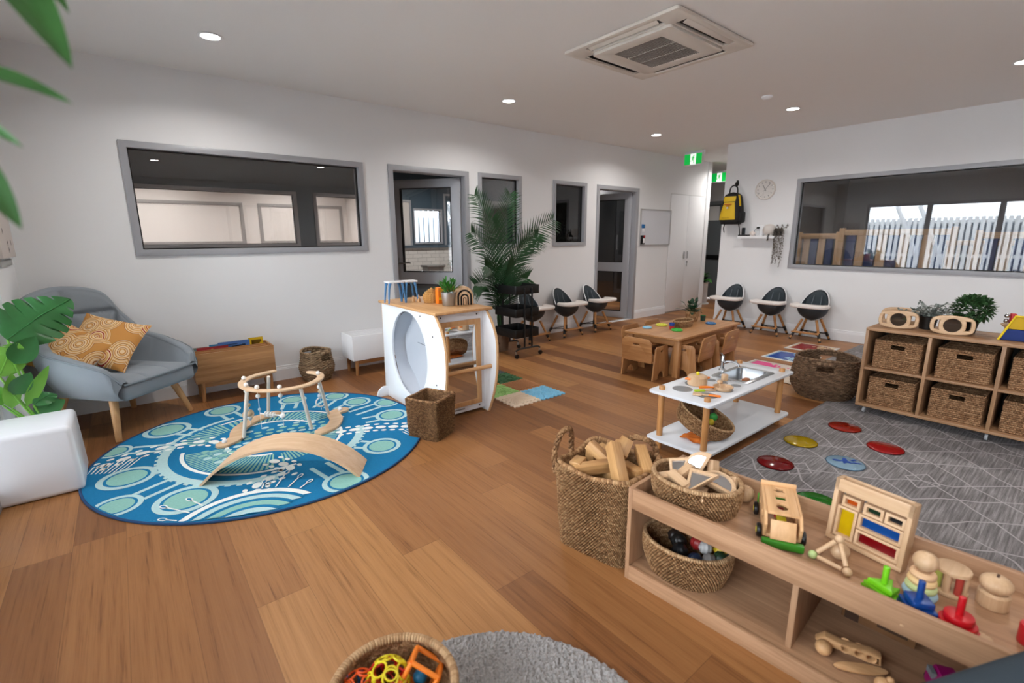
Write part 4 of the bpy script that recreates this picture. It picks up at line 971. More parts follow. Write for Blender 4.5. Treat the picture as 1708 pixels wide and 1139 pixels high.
# things on top of the play unit
ZT = .8425
st = thing('toy_bench', 'small blue toy bench with white tops on the play unit', 'toy', (1.70, 3.66, ZT), math.radians(-4))
BLB = mat('toy_blue', (76, 128, 176), .4)
for (x0, x1) in ((-.055, .085), (.09, .20)):
    MB().plate(rrect(x1-x0, .11, .012, 4, (x0+x1)/2, 0), [], .012, T(0, 0, .172), .003).build('bench_top', WHITE, st)
for (x, dx) in ((-.045, -.012), (.075, .012), (.10, -.008), (.185, .014)):
    for y in (-.04, .04):
        MB().tube([(x+dx, y*1.15, .0), (x, y, .12), (x-dx*.8, y, .168)], [.006, .009, .014], 8).build('bench_leg', BLB, st)
for i, (x, y) in enumerate(((1.86, 3.62), (1.90, 3.60), (1.925, 3.66))):
    t = thing('peg_doll', ['leftmost small wooden peg doll under the blue toy bench', 'middle small wooden peg doll beside the blue toy bench', 'small wooden peg doll at the back beside the woven pot'][i], 'toy', (x, y, ZT), 0, 'wooden peg dolls on the play unit')
    MB().lathe([(0, 0), (.014, 0), (.013, .02), (.008, .032), (.006, .036)], 14).build('body', beech('z'), t); MB().sph((0, 0, .043), .010).build('head', pine('z'), t)
t = thing('coil_pot', 'stacked woven coil pot with a lid on the play unit', 'pot', (1.965, 3.50, ZT)); CO = weave('coil', [(176, 122, 62), (200, 148, 84), (220, 174, 112)])
b = MB()
for i in range(4): b.torus((0, 0, .010+i*.017), .062-(.006 if i == 0 else 0), .011, seg=30, rs=8, uv=(40, 2))
b.lathe([(0, .002), (.06, .002), (.06, .06), (0, .06)], 24); b.build('coil_body', CO, t, 60)
b = MB()
for i, r_ in enumerate((.05, .035, .018)): b.torus((0, 0, .077+i*.012), r_, .010, seg=26, rs=8, uv=(30, 2))
b.sph((0, 0, .108), .012); b.build('coil_lid', CO, t, 60)
t = thing('orange_box', 'orange printed carton standing behind the metal pail', 'box', (2.035, 3.40, ZT), math.radians(8))
MB().bb(-.085, -.02, 0, .085, .02, .13, .002).build('carton', mat('carton_orange', (232, 122, 22), .4), t); MB().bb(-.06, -.0212, .06, -.02, -.02, .11).bb(-.08, -.0212, .03, -.045, -.02, .05).build('printed_patch', mat('carton_yellow', (240, 200, 40), .4), t, 0)
t = thing('metal_pail_plant', 'green leafy plant in a small metal pail on the play unit', 'plant', (1.965, 3.235, ZT))
MB().lathe([(0, 0), (.044, 0), (.046, .003), (.058, .098), (.061, .1), (.061, .104), (.055, .104), (.053, .09), (0, .088)], 30).build('pail', mat('zinc', (176, 178, 180), .35, .9, bump=.1, bscale=60), t)
b = MB()
for i in range(150):
    a = random.uniform(0, 2*PI); e = random.uniform(.35, 1.45); h_ = random.uniform(.02, .10); d = Vector((math.cos(a)*math.cos(e), math.sin(a)*math.cos(e), math.sin(e))); b.leaf(Vector((0, 0, .09))+d*h_, d+Vector((random.uniform(-.5, .5), random.uniform(-.5, .5), .3)), (0, 0, 1), random.uniform(.04, .075), .016, .2, .2, 4)
b.build('foliage', mat('leaf_fresh', (48, 118, 36), .45, var=.4, vscale=30), t, 0)
t = thing('rainbow_arch', 'wooden arch block with black rainbow rings on the play unit', 'toy', (2.075, 3.20, ZT), math.radians(-24))
def archp(w, h, n=20): return [(-w/2, 0)]+[(w/2*math.cos(a), h-w/2+w/2*math.sin(a)) for a in [PI-PI*i/n for i in range(n+1)]]+[(w/2, 0)]
RA = RX(PI/2)
MB().plate(archp(.165, .15), [], .04, RA, .006).build('arch_body', pine('z'), t)
def hoop(w, h, tk): return archp(w, h)+list(reversed(archp(w-2*tk, h-tk)))
b = MB(); b.plate(hoop(.115, .122, .014), [], .003, T(.012, -.0212, 0) @ RA, 0); b.plate(hoop(.066, .088, .012), [], .003, T(.012, -.0212, 0) @ RA, 0); b.build('black_rings', BLACK, t, 0)
b = MB(); b.plate(hoop(.026, .06, .006), [], .003, T(.012, -.0212, 0) @ RA, 0); b.build('black_ring_small', BLACK, t, 0)
# ---------------------------------------------------------------- palm
pm = thing('palm_plant', 'tall artificial palm by the open door behind the black trolley', 'plant', (3.52, 4.62, 0))
MB().lathe([(0, 0), (.105, 0), (.13, .24), (.137, .25), (.125, .25), (.12, .22), (0, .22)], 30).build('pot', mat('pot_taupe', (120, 96, 76), .7), pm)
MB().lathe([(0, .222), (.119, .222)], 24, cap=False).build('soil', mat('soil', (52, 38, 28), .95), pm)
PG = mat('palm_green', (30, 70, 36), .38, var=.5, vscale=14)
TIPS = [(.10, -.10, 1.86, 1.0), (.74, -.16, 1.58, .95), (-.42, -.12, 1.82, 1.05), (-.46, -.10, 1.42, .85), (-.36, -.22, 1.06, .7), (-.44, -.12, .84, .62), (.40, -.26, 1.40, .8), (.28, -.20, .88, .6), (-.24, -.22, 1.56, .85), (.60, -.02, 1.36, .9), (-.12, -.34, 1.10, .6)]
for (tx, ty, tz, zb) in TIPS:
    b = MB(); b0 = Vector((random.uniform(-.03, .03), random.uniform(-.03, .03), .22)); cr = Vector((tx*.12, ty*.12, zb*.82)); tip = Vector((tx, ty, tz)); mid = cr.lerp(tip, .5)+Vector((-tx*.10, 0, .10+.05*abs(tx)))
    P = smooth([b0, b0.lerp(cr, .6), cr, mid, tip], 14); b.tube(P, [.009*(1-.85*i/len(P)) for i in range(len(P))], 6)
    n = len(P); i0 = int(n*.50); cnt = 0; side = Vector((0, 1, 0))
    for i in range(i0, n-1):
        tg = (P[i+1]-P[i-1]).normalized(); sd = tg.cross(Vector((0, -1, .25))).normalized(); f = (i-i0)/(n-1-i0)
        for s in (-1, 1):
            L_ = .30*(math.sin(PI*(.20+.72*f))**.7)*random.uniform(.9, 1.08); dd = sd*s*.78+tg*.72+Vector((0, -.12, random.uniform(-.05, .1)))
            if (P[i]+dd.normalized()*L_).y+4.62 > 4.96: dd.y -= .6
            b.leaf(P[i], dd, Vector((0, -1, .4)), L_, .0165, .14, .10, 4, m=2, prof=lambda t: math.sin(PI*min(1, .10+.90*t**.6)))
    b.build('frond', PG, pm, 0)
# ---------------------------------------------------------------- trolley
tr = thing('utility_trolley', 'black three-tier metal trolley on castors in front of the palm', 'trolley', (3.56, 4.33, 0), 0)
BK = mat('powder_black', (16, 17, 18), .42); tw, td = .36, .40
for z in (.235, .475, .735):
    b = MB(); b.plate(rrect(tw, td, .02), [], .004, T(0, 0, z), 0)
    b.plate(rrect(tw, td, .02), [rrect(tw-.008, td-.008, .017)], .095, T(0, 0, z+.0475), .001); b.build('tray', BK, tr)
for (s, xs) in ((-1, (-.055, .055)), (1, (-.055, .055))):
    for x in xs: MB().cyl((x, s*.206, .12), (x, s*.206, .80), .011, seg=12).build('upright', BK, tr)
    b = MB(); b.tube(smooth([(-.185, s*.20, .085), (-.15, s*.205, .105), (-.06, s*.206, .11), (.06, s*.206, .11), (.15, s*.205, .105), (.185, s*.20, .085)], 4), .011, 8); b.build('foot_bar', BK, tr)
for x in (-.18, .18):
    for y in (-.20, .20):
        b = MB(); b.cyl((x, y, .05), (x, y, .09), .009, seg=10); b.tube([(x, y, .062), (x+.012, y, .05), (x+.016, y, .026)], .007, 6); b.build('castor_fork', STEEL, tr)
        MB().cyl((x+.016-.002, y-.012, .026), (x+.016-.002, y+.012, .026), .026, seg=20, bev=.004).build('castor_wheel', BLACK, tr)
# ---------------------------------------------------------------- high chairs
HS = mat('highchair_shell', (46, 54, 60), .5); HP = mat('highchair_pad', (56, 66, 72), .75, bump=.3, bscale=300); TRAY = mat('tray_cream', (226, 218, 212), .35)
def high_chair(label, loc, rz, grp):
    """front of the chair looks along local -y"""
    t = thing('high_chair', label, 'high chair', loc, rz, grp)
    b = MB()
    def hgt(a):
        return .445+(.212*max(0.0, 1-(math.cos(a)/.97)**2)**.62 if math.sin(a) > 0 else 0)
    def sh(off):
        def fn(u, v):
            a = 2*PI*u; hh = hgt(a); f = v; z0 = .262; z = z0+(hh-z0)*f
            q = min(1, (z-z0)/.16); r = (.175+off)*math.sin(PI/2*q**.75)**.8 if q < 1 else .175+off
            kx = 1.0; ky = 1.0
            if v == 0: r = .01
            return Vector((r*math.cos(a)*kx*1.02, r*math.sin(a)*.98+(z-.26)*.09*max(0, math.sin(a)), z+(off*.3)))
        return fn
    b.grid(56, 18, sh(0), cu=True); b.grid(56, 18, sh(-.014), cu=True, flip=True); b.build('seat_shell', HS, t, 50)
    b = MB(); pts = [sh(-.006)(i/56, 1)+Vector((0, 0, .002)) for i in range(56) if math.sin(2*PI*i/56) > .15]; b.tube(pts, .006, 6); b.build('white_rim', WHITE, t)
    b = MB()
    def pad(u, v):
        a = PI*(.2+.6*u); z = .36+(hgt(a)-.025-.36)*v; kx = 1; th = .012*math.sin(PI*u)**.3*math.sin(PI*v)**.3
        return Vector((.155*math.cos(a)*kx, .155*math.sin(a)-th+(z-.26)*.09*math.sin(a), z))
    b.grid(16, 14, pad); b.build('back_pad', HP, t, 60)
    for s in (-1, 1):
        MB().tube([(s*.045, .132, .58), (s*.05, .11, .50), (s*.055, .06, .42)], .006, 6).build('strap', mat('strap_grey', (84, 92, 98), .6), t)
    tray = rrect(.44, .24, .07, 6, 0, -.19)
    cut = []
    outer_ = [(-.21, -.03), (-.225, -.10), (-.22, -.19), (-.18, -.245), (-.10, -.265), (.10, -.265), (.18, -.245), (.22, -.19), (.225, -.10), (.21, -.03), (.16, -.02), (.13, -.075), (.07, -.105), (-.07, -.105), (-.13, -.075), (-.16, -.02)]
    P = [(p.x, p.y) for p in smooth([(x, y, 0) for x, y in outer_], 4, True)]
    MB().plate(P, [], .042, T(0, 0, .462), .012).build('tray', TRAY, t, 60)
    for (sx, sy) in ((-1, -1), (1, -1), (-1, 1), (1, 1)):
        top = Vector((sx*.085, sy*.075+.01, .275)); ft = Vector((sx*.185, sy*.165+.01, 0)); d = ft-top
        lg = MB().cyl(top, top+d*.93, .0165, .0145, 14).build('leg', tanwood('z'), t)
        MB().cyl(top+d*.60, top+d*.82, .0185, .0175, 14).build('joint_sleeve', BLACK, lg); MB().cyl(top+d*.93, ft, .0155, .0135, 14).build('rubber_foot', BLACK, lg)
    b = MB(); zs = .085; q = .155
    for (a, c) in (((-q, -q+.02), (0, 0)), ((q, -q+.02), (0, 0)), ((-q, q), (0, 0)), ((q, q), (0, 0))): b.tube([(a[0], a[1], zs), (a[0]*.35, a[1]*.35, zs+.006), (0, 0, zs+.006)], .006, 6)
    b.tube([(-q, q, zs), (q, q, zs)], .006, 6); b.build('brace', BLACK, t)
    MB().plate([(-.165, -.185), (.165, -.185), (.150, -.115), (-.150, -.115)], [], .014, T(0, 0, .108), .003).build('foot_rest', tanwood('x'), t)
    return t
h0 = high_chair('black high chair with white tray, nearest the bookcase by the right wall', (7.075, 2.42, 0), -PI/2, 'high chairs along the right wall')
dup(h0, (7.075, 2.95, 0), label='middle high chair of the three under the wall clock and shelf')
dup(h0, (7.075, 3.55, 0), label='high chair at the corner under the yellow backpack')
dup(h0, (5.43, 4.755, 0), 0.05, 'black high chair beside the far open door', 'high chairs along the back wall')
dup(h0, (4.81, 4.755, 0), 0.0, 'middle high chair along the back wall under the small square window', 'high chairs along the back wall')
dup(h0, (4.17, 4.755, 0), 0.03, 'high chair half hidden behind the black trolley', 'high chairs along the back wall')
# ================================================================ table, toddler chairs
tb = thing('low_table', 'low oak table in the middle of the room', 'table', (4.715, 2.84, 0), math.radians(3)); TWD = lambda ax: wood('tablewood', (188, 138, 90), (156, 106, 62), ax)
MB().plate(rrect(1.36, .63, .02), [], .024, T(0, 0, .390), .004).build('table_top', TWD('x'), tb)
for s in (-1, 1):
    MB().bb(-.60, s*.26-.009, .31, .60, s*.26+.009, .378, .002).build('apron', TWD('x'), tb); MB().bb(s*.60-.009, -.26, .31, s*.60+.009, .26, .378, .002).build('apron', TWD('y'), tb)
    for q in (-1, 1): MB().box((s*.61, q*.265, .189), (.058, .058, .378), bev=.006).build('leg', TWD('z'), tb)
def slot(cx, cy, w=.07, h=.018): return rrect(w, h, h*.49, 4, cx, cy)
PLYC = lambda ax: wood('chairply', (184, 134, 86), (150, 100, 58), ax)
def toddler_chair(label, loc, rz):
    """sits looking along local +y"""
    t = thing('toddler_chair', label, 'chair', loc, rz, 'toddler chairs around the low table')
    side = [(-.15, 0), (-.09, 0)]+[(.045*math.cos(a)*1.3, .075*math.sin(a)) for a in [PI-PI*i/10 for i in range(11)]]+[(.09, 0), (.15, 0), (.11, .30), (.09, .325), (-.09, .325), (-.115, .30)]
    sl = rrect(.06, .02, .0095, 4, 0, .275)
    SM = Matrix(((0, 0, 1, 0), (1, 0, 0, 0), (0, 1, 0, 0), (0, 0, 0, 1)))
    for s in (-1, 1): MB().plate(side, [sl], .016, T(s*.175, 0, 0) @ SM, .003).build('side_panel', PLYC('z'), t)
    MB().bb(-.166, -.12, .165, .166, .13, .181, .003).build('seat', PLYC('x'), t)
    bp = [(-.155, .17), (.155, .17), (.165, .19), (.165, .37), (.13, .41), (-.13, .41), (-.165, .37), (-.165, .19)]
    MB().plate([(p.x, p.y) for p in smooth([(x, y, 0) for x, y in bp], 1, True)], [slot(0, .345)], .015, T(0, -.125, 0) @ RX(math.radians(90+7)) @ T(0, 0, 0), .003).build('backrest', PLYC('x'), t)
    return t
c1 = toddler_chair('toddler chair at the near short end of the low table', (3.965, 2.80, 0), math.radians(-86))
dup(c1, (4.36, 2.535, 0), math.radians(6), 'toddler chair on the near long side, beside the table leg')
dup(c1, (4.84, 2.545, 0), math.radians(4), 'toddler chair on the near long side, farther from the viewer')
dup(c1, (4.36, 3.12, 0), math.radians(183), 'toddler chair on the far side whose back shows behind the light blue plate')
dup(c1, (4.79, 3.14, 0), math.radians(184), 'toddler chair on the far side behind the yellow plate')
# table things
ZB = .4025
t = thing('tray_basket', 'oval seagrass tray basket in the middle of the low table', 'basket', (4.71, 2.86, ZB), .1)
def oval_basket(t, a, b_, h, mt, cw=.012, ch=.009, a0=.9, amp=.003, thick=.011, dens=4, rimr=.008):
    per = PI*(a+b_); NU = int(per/cw/2)*2; NV = max(3, int(h/ch))
    def mk(off, am, flip, nu, nv):
        def fn(u, v):
            an = 2*PI*u; k_ = a0+(1-a0)*math.sin(PI/2*min(1, v*1.2)); row = v*NV; par = int(min(row, NV-1e-4)) % 2
            ds = am*abs(math.sin(PI*(u*NU+.5*par)))**.45*abs(math.sin(PI*row))**.45+noise.noise(Vector((math.cos(an)*3, math.sin(an)*3, v*3)))*.003
            return Vector((((a+off)*k_+ds)*math.cos(an), ((b_+off)*k_+ds)*math.sin(an), h*v))
        return MB().grid(nu, nv, fn, cu=True, uv=(NU, NV), flip=flip)
    mk(0, amp, False, NU*dens, NV*dens).build('woven_wall', mt, t, 0); mk(-thick, amp*.5, True, NU*2, NV*2).build('inner_wall', mt, t, 0)
    MB().tube([((a-thick/2)*math.cos(q), (b_-thick/2)*math.sin(q), h) for q in [2*PI*i/60 for i in range(60)]], rimr, 8, True, uvs=1/cw*1.4).build('rim', JUTE, t, 60)
    MB().lathe([(0, .004), (1, .004), (1, .011), (0, .011)], 40, Matrix.Diagonal((a*a0-.003, b_*a0-.003, 1, 1)), uv=(NU, 14)).build('base', mt, t, 0)
oval_basket(t, .155, .09, .065, SEAG, dens=2)
t = thing('table_plant', 'leafy green plant in a woven pot on the low table', 'plant', (5.09, 2.985, ZB)); MB().lathe([(0, 0), (.06, 0), (.075, .06), (.072, .115), (.064, .115), (.06, .09), (0, .09)], 30, uv=(30, 12)).build('woven_pot', SEAG, t)
b = MB()
for i in range(46):
    a = random.uniform(0, 2*PI); e = random.uniform(.1, 1.3); d = Vector((math.cos(a)*math.cos(e), math.sin(a)*math.cos(e), math.sin(e))); h_ = random.uniform(.04, .13)
    p = Vector((0, 0, .10))+d*h_; b.tube([(0, 0, .08), p], .0022, 4); b.leaf(p, d+Vector((0, 0, random.uniform(-.3, .3))), (0, 0, 1), random.uniform(.06, .10), .045, .3, .1, 5)
b.build('foliage', mat('leaf_dark_shiny', (34, 66, 44), .3, var=.5, vscale=14), t, 0)
def plate_(label, x, y, r, col, grp='coloured sensory discs on the low table'):
    t = thing('sensory_disc', label, 'toy', (x, y, ZB), 0, grp); m_ = mat('disc_'+label[:10], col, .35)
    MB().lathe([(0, 0), (r*.9, 0), (r, .006), (r*.97, .014), (r*.8, .017), (0, .017)], 28).build('disc_body', m_, t)
    b = MB()
    for k_, n in ((.3, 6), (.62, 12)):
        for i in range(n): b.sph((r*k_*math.cos(2*PI*i/n), r*k_*math.sin(2*PI*i/n), .017), r*.09, seg=8)
    b.build('raised_dots', m_, t)
plate_('light blue sensory disc at the near end of the table', 4.31, 3.04, .05, (136, 190, 216)); plate_('yellow sensory disc between the light blue disc and the tray basket', 4.56, 3.03, .065, (206, 204, 50))
plate_('bright green sensory disc on the near table edge', 4.425, 2.755, .06, (46, 176, 56)); plate_('darker blue sensory disc at the far right of the table', 5.06, 2.735, .058, (62, 116, 166))
def cup(label, loc, col, r=.026, h=.035, rim=None):
    t = thing('beaker', label, 'cup', loc, 0, 'small beakers on the low table'); MB().lathe([(0, 0), (r*.85, 0), (r, h), (r*.9, h), (r*.78, .004), (0, .004)], 22).build('cup_wall', mat('cup_'+label[:10], col, .35), t)
    MB().torus((0, 0, h), r*.95, .0025, seg=22, rs=6).build('cup_rim', mat('cuprim_'+label[:10], rim or col, .35), t)
cup('red beaker under the blue one beside the tray basket', (4.455, 2.835, ZB), (186, 30, 34)); cup('blue beaker stacked on the red one beside the tray basket', (4.455, 2.835, ZB+.036), (26, 68, 150), .03, .03)
cup('dark green beaker behind the table plant', (5.20, 2.91, ZB), (26, 60, 50), .03, .06, (50, 140, 60))
# ================================================================ play kitchen bench
kb = thing('play_kitchen', 'white play kitchen bench with steel sink on round timber posts', 'play kitchen', (0, 0, 0))
KW = mat('kitchen_white', (216, 219, 224), .3)
KX0, KX1, KY0, KY1 = 2.53, 3.69, 1.325, 1.755
cx_, cy_ = (KX0+KX1)/2, (KY0+KY1)/2
MB().plate(rrect(KX1-KX0, KY1-KY0, .03, 5, cx_, cy_), [rrect(.37, .22, .03, 5, 3.325, 1.525)], .018, T(0, 0, .395), .003).build('bench_top', KW, kb)
MB().plate(rrect(KX1-KX0, KY1-KY0, .03, 5, cx_, cy_), [], .018, T(0, 0, .082), .003).build('lower_shelf', KW, kb)
for x in (2.60, 3.62):
    for y in (1.385, 1.695): MB().cyl((x, y, 0), (x, y, .428), .0195, seg=20, bev=.003).build('post', tanwood('z'), kb)
sk = MB().plate(rrect(.42, .27, .035, 6, 3.325, 1.525), [rrect(.35, .20, .04, 6, 3.325, 1.525)], .004, T(0, 0, .4062), .001)
def bowl(u, v):
    a = rrect(.35, .20, .04, 8); n = len(a); q = a[int(round(u*n)) % n]; k_ = 1-.14*v if v < .8 else (1-.14*.8)*(1-(v-.8)/.2); z = .406-.085*min(1, v/.72)**.8
    return Vector((3.325+q[0]*k_, 1.525+q[1]*k_, z))
sk.grid(36, 16, bowl, cu=True, flip=False); sk.build('sink', STEEL, kb, 50)
MB().bb(3.16, 1.43, .302, 3.49, 1.62, .318, .01).build('sink_underside', mat('sink_under', (150, 150, 150), .4, .6), kb)
tp = MB(); tp.lathe([(.024, 0), (.022, .006), (.014, .012), (.013, .05), (.016, .055), (.016, .075), (.012, .085), (.013, .10), (.008, .11), (0, .112)], 22, T(3.335, 1.685, .404)); tp.tube(smooth([(3.335, 1.68, .455), (3.34, 1.65, .475), (3.345, 1.60, .475), (3.347, 1.575, .462), (3.347, 1.57, .448)], 6), .008, 10); tp.tube([(3.335, 1.685, .505), (3.33, 1.70, .53)], .006, 8); tp.build('tap', CHROME, kb)
HOB = mat('hob_grey', (128, 130, 132), .4)
for i, (x, y, r) in enumerate(((2.705, 1.615, .062), (2.70, 1.445, .062), (2.865, 1.625, .062), (2.885, 1.44, .062), (3.03, 1.60, .03), (3.03, 1.515, .03), (3.035, 1.43, .03))): MB().lathe([(0, .4041), (r, .4041), (r, .4055), (0, .4058)], 36, T(x, y, 0)).build('hob_ring', HOB, kb)
ZK = .406
t = thing('toy_pot', 'wooden toy saucepan with orange handles and yellow lid knob on the hob', 'toy pot', (2.86, 1.605, ZK)); MB().lathe([(0, 0), (.058, 0), (.062, .004), (.062, .055), (.058, .06), (.05, .065), (0, .066)], 32).build('pot_body', pine('z'), t)
for a in (2.6, -.55): MB().tube([(.060*math.cos(a-.3), .060*math.sin(a-.3), .043), (.082*math.cos(a), .082*math.sin(a), .043), (.060*math.cos(a+.3), .060*math.sin(a+.3), .043)], .007, 8).build('pot_handle', mat('toy_orange', (240, 128, 32), .4), t)
MB().lathe([(0, .065), (.008, .066), (.012, .076), (.008, .086), (0, .088)], 16).build('lid_knob', mat('toy_yellow', (226, 210, 40), .4), t)
t = thing('toy_pan', 'wooden toy frying pan with orange handle on the hob', 'toy pan', (2.885, 1.44, ZK), 0); MB().lathe([(0, 0), (.052, 0), (.062, .022), (.056, .022), (.048, .008), (0, .008)], 30).build('pan_body', pine('x'), t)
MB().tube([(-.055, .035, .018), (-.10, .062, .022), (-.135, .085, .022)], [.006, .009, .009], 8).build('pan_handle', mat('toy_orange', (240, 128, 32), .4), t)
t = thing('toy_spoon', 'wooden toy spoon with a round end lying in the frying pan', 'toy spoon', (2.87, 1.455, ZK+.026), .5); MB().tube([(-.05, 0, .0), (.03, 0, .004)], .005, 8).build('spoon_handle', pine('x'), t); MB().sph((.045, 0, .012), .018, (1, 1, .7)).build('spoon_bowl', pine('x'), t)
t = thing('toy_knife', 'toy knife with lime green handle beside the frying pan', 'toy knife', (2.765, 1.495, ZK), math.radians(-35)); MB().bb(-.07, -.009, 0, .0, .009, .012, .004).build('knife_handle', mat('toy_lime', (170, 196, 40), .4), t); MB().bb(0, -.010, .003, .07, .010, .008, .002).build('knife_blade', pine('x'), t)
t = thing('toy_spatula', 'toy spatula with orange handle at the near corner of the hob', 'toy spatula', (2.69, 1.435, ZK), math.radians(118)); MB().bb(-.075, -.009, 0.001, -.005, .009, .013, .004).build('spatula_handle', mat('toy_orange', (240, 128, 32), .4), t); MB().plate([(-.005, -.006), (.03, -.010), (.04, -.024), (.085, -.024), (.085, .024), (.04, .024), (.03, .010), (-.005, .006)], [rrect(.03, .006, .0028, 3, .062, .01), rrect(.03, .006, .0028, 3, .062, -.01)], .007, T(0, 0, .006), .001).build('spatula_blade', pine('x'), t)
t = thing('wooden_cylinder', 'wooden cylinder standing between the hob rings and the sink', 'toy', (3.085, 1.535, ZK)); MB().cyl((0, 0, 0), (0, 0, .042), .022, seg=24, bev=.003).build('cylinder', pine('z'), t)
t = thing('toy_food', 'orange toy food slice lying in the play sink', 'toy food', (3.335, 1.50, .337)); MB().plate(ell(.034, .034, 20, 0, 0, 0, PI)+[], [], .014, RX(.2), .003).build('slice', mat('toy_orange', (240, 128, 32), .4), t); MB().plate(ell(.024, .024, 18, 0, .003, 0, PI), [], .003, RX(.2) @ T(0, 0, .008), 0).build('slice_face', mat('toy_peach', (240, 176, 110), .5), t)
t = thing('toy_food', 'brown toy bread piece lying in the play sink', 'toy food', (3.40, 1.535, .337)); MB().box((0, 0, .012), (.06, .04, .024), bev=.01).build('bread', mat('toy_brown', (160, 98, 60), .6), t)
# tilted basket on the lower shelf
t = thing('leaning_basket', 'oval seagrass basket tipped towards the viewer on the kitchen lower shelf', 'basket', (2.79, 1.53, .150), 0, None, (math.radians(16), math.radians(24), math.radians(-38)))
oval_basket(t, .19, .145, .105, SEAG, .013, .0095, .84, .003, .012, 3)
t = thing('orange_cloth', 'rumpled orange cloth under the tipped basket', 'cloth', (2.76, 1.50, .092))
def cl(u, v): x, y = (u-.5)*.24, (v-.5)*.16; return Vector((x+.1*y, y, .006+.012*(noise.noise(Vector((x*22, y*22, 1)))+.6)))
MB().grid(24, 18, cl).build('cloth_fold', mat('cloth_orange', (226, 122, 40), .8), t, 60)
for nm, lb, loc, col, r, sc in (('toy_vegetable', 'green toy vegetable in the tipped basket', (2.865, 1.475, .215), (52, 150, 60), .026, (1, 1, 1)), ('toy_vegetable', 'yellow toy fruit in the tipped basket', (2.80, 1.46, .20), (206, 180, 40), .025, (1.2, .9, .9)), ('toy_vegetable', 'dark brown toy vegetable at the far end of the tipped basket', (2.915, 1.515, .225), (60, 40, 30), .018, (1, 1, 1.3))):
    o = thing(nm, lb, 'toy food', loc); MB().sph((0, 0, 0), r, sc).build('fruit_body', mat('veg_'+lb[:8], col, .5), o); MB().cyl((0, 0, r*sc[2]*.8), (.004, 0, r*sc[2]+.012), .003, seg=6).build('stalk', mat('stalk', (70, 90, 40), .6), o)
# ================================================================ tall block basket
tk = thing('block_basket', 'tall square seagrass basket full of wooden blocks by the low shelf', 'basket', (1.578, 1.275, 0), math.radians(11))
woven_box(tk, .325, .325, .365, .365, .385, .05, .0118, .0080, SEAG, .0075, .022, thick=.018)
def rope(pts, r=.010):
    P = smooth(pts, 8); b = MB()
    for k_ in range(3):
        q = []
        for i, p in enumerate(P):
            tg = (P[min(len(P)-1, i+1)]-P[max(0, i-1)]).normalized(); n = tg.cross(Vector((.3, .9, .2))).normalized(); bn = tg.cross(n); a = i*.62+k_*2*PI/3
            q.append(p+(n*math.cos(a)+bn*math.sin(a))*r*.75)
        b.tube(q, r*.72, 6, uvs=60)
    return b
rope([(-.15, .185, .33), (-.152, .19, .42), (-.125, .18, .50), (-.08, .17, .52), (-.035, .18, .48), (-.02, .188, .40), (-.02, .185, .33)]).build('handle', SEAGD, tk, 60)
rope([(.185, -.13, .34), (.188, -.135, .41), (.165, -.11, .455), (.155, -.05, .46), (.175, .0, .42), (.185, .01, .34)]).build('handle', SEAGD, tk, 60)
BLK = [((-.06, -.07, .415), (.05, .055, .20), (-58, 18, -38), 'long block standing up on the pile in the tall basket'), ((.05, -.03, .44), (.10, .075, .045), (28, -22, 10), 'notched flat block on top of the pile in the tall basket'), ((.075, -.13, .40), (.16, .05, .045), (0, -18, 40), 'long block leaning at the near right rim of the tall basket'),
       ((-.08, .03, .375), (.19, .05, .045), (0, 0, -35), 'long block lying flat at the left of the tall basket'), ((.09, .05, .385), (.16, .055, .045), (0, 0, 14), 'long block lying under the notched block'), ((-.10, .10, .375), (.09, .05, .05), (0, 4, 12), 'short block at the far left inside the tall basket'),
       ((.015, .06, .40), (.05, .12, .045), (30, 10, 5), 'block behind the upright one in the tall basket'), ((.02, -.10, .36), (.13, .05, .05), (0, 6, 60), 'block low in the middle of the tall basket'), ((.09, .11, .36), (.12, .05, .05), (4, 0, -10), 'short block at the far corner inside the tall basket'), ((-.02, .0, .33), (.2, .05, .05), (0, 0, 80), 'block at the bottom of the visible pile')]
Rb = RZ(math.radians(11)); GOLD = lambda ax: wood('blockwood', (208, 164, 110), (170, 122, 74), ax)
for (c, d, e, lb) in BLK:
    p = Vector((1.578, 1.275, 0))+Rb @ Vector(c); ax = 'xyz'[max(range(3), key=lambda i: d[i])]
    b = MB()
    if 'notched' in lb: b.plate([(-.05, -.0375), (.05, -.0375), (.05, .02), (.02, .02), (.01, .0375), (-.05, .0375)], [], .045, None, .002)
    else: b.box((0, 0, 0), d, bev=.003)
    o = tag(b.build('wooden_block', GOLD(ax)), lb, 'block', 'wooden blocks in the tall basket'); o.location = p; o.rotation_euler = (math.radians(e[0]), math.radians(e[1]), math.radians(e[2]+11))
# ================================================================ low shelf unit in front
SH = shelfwood; lr = math.radians(-86.3)
ls = thing('low_shelf', 'low timber toy shelf unit with a tray top in the right foreground', 'shelf', (1.432, 1.055, 0), lr)
LN, LD = 1.30, .425
MB().bb(0, 0, 0, .018, LD, .402, .0015).build('end_panel', SH('z'), ls); MB().bb(LN-.018, 0, 0, LN, LD, .402, .0015).build('end_panel', SH('z'), ls)
MB().bb(.018, 0, .318, LN-.018, .018, .402, .002).build('front_rail', SH('x'), ls); MB().bb(.018, LD-.018, .0, LN-.018, LD, .402, .002).build('back_panel', SH('x'), ls)
MB().bb(.018, .018, .328, LN-.018, LD-.018, .345).build('tray_board', SH('x'), ls); MB().bb(.018, .018, .042, LN-.018, LD-.018, .058).build('bottom_board', SH('x'), ls); MB().bb(.018, 0, .0, LN-.018, .018, .062, .002).build('bottom_rail', SH('x'), ls)
MB().bb(.585, .045, .058, .603, LD-.018, .328, .001).build('divider', SH('z'), ls)
LM_ = T(1.432, 1.055, 0) @ RZ(lr); LI = LM_.inverted()
ZS = .3455
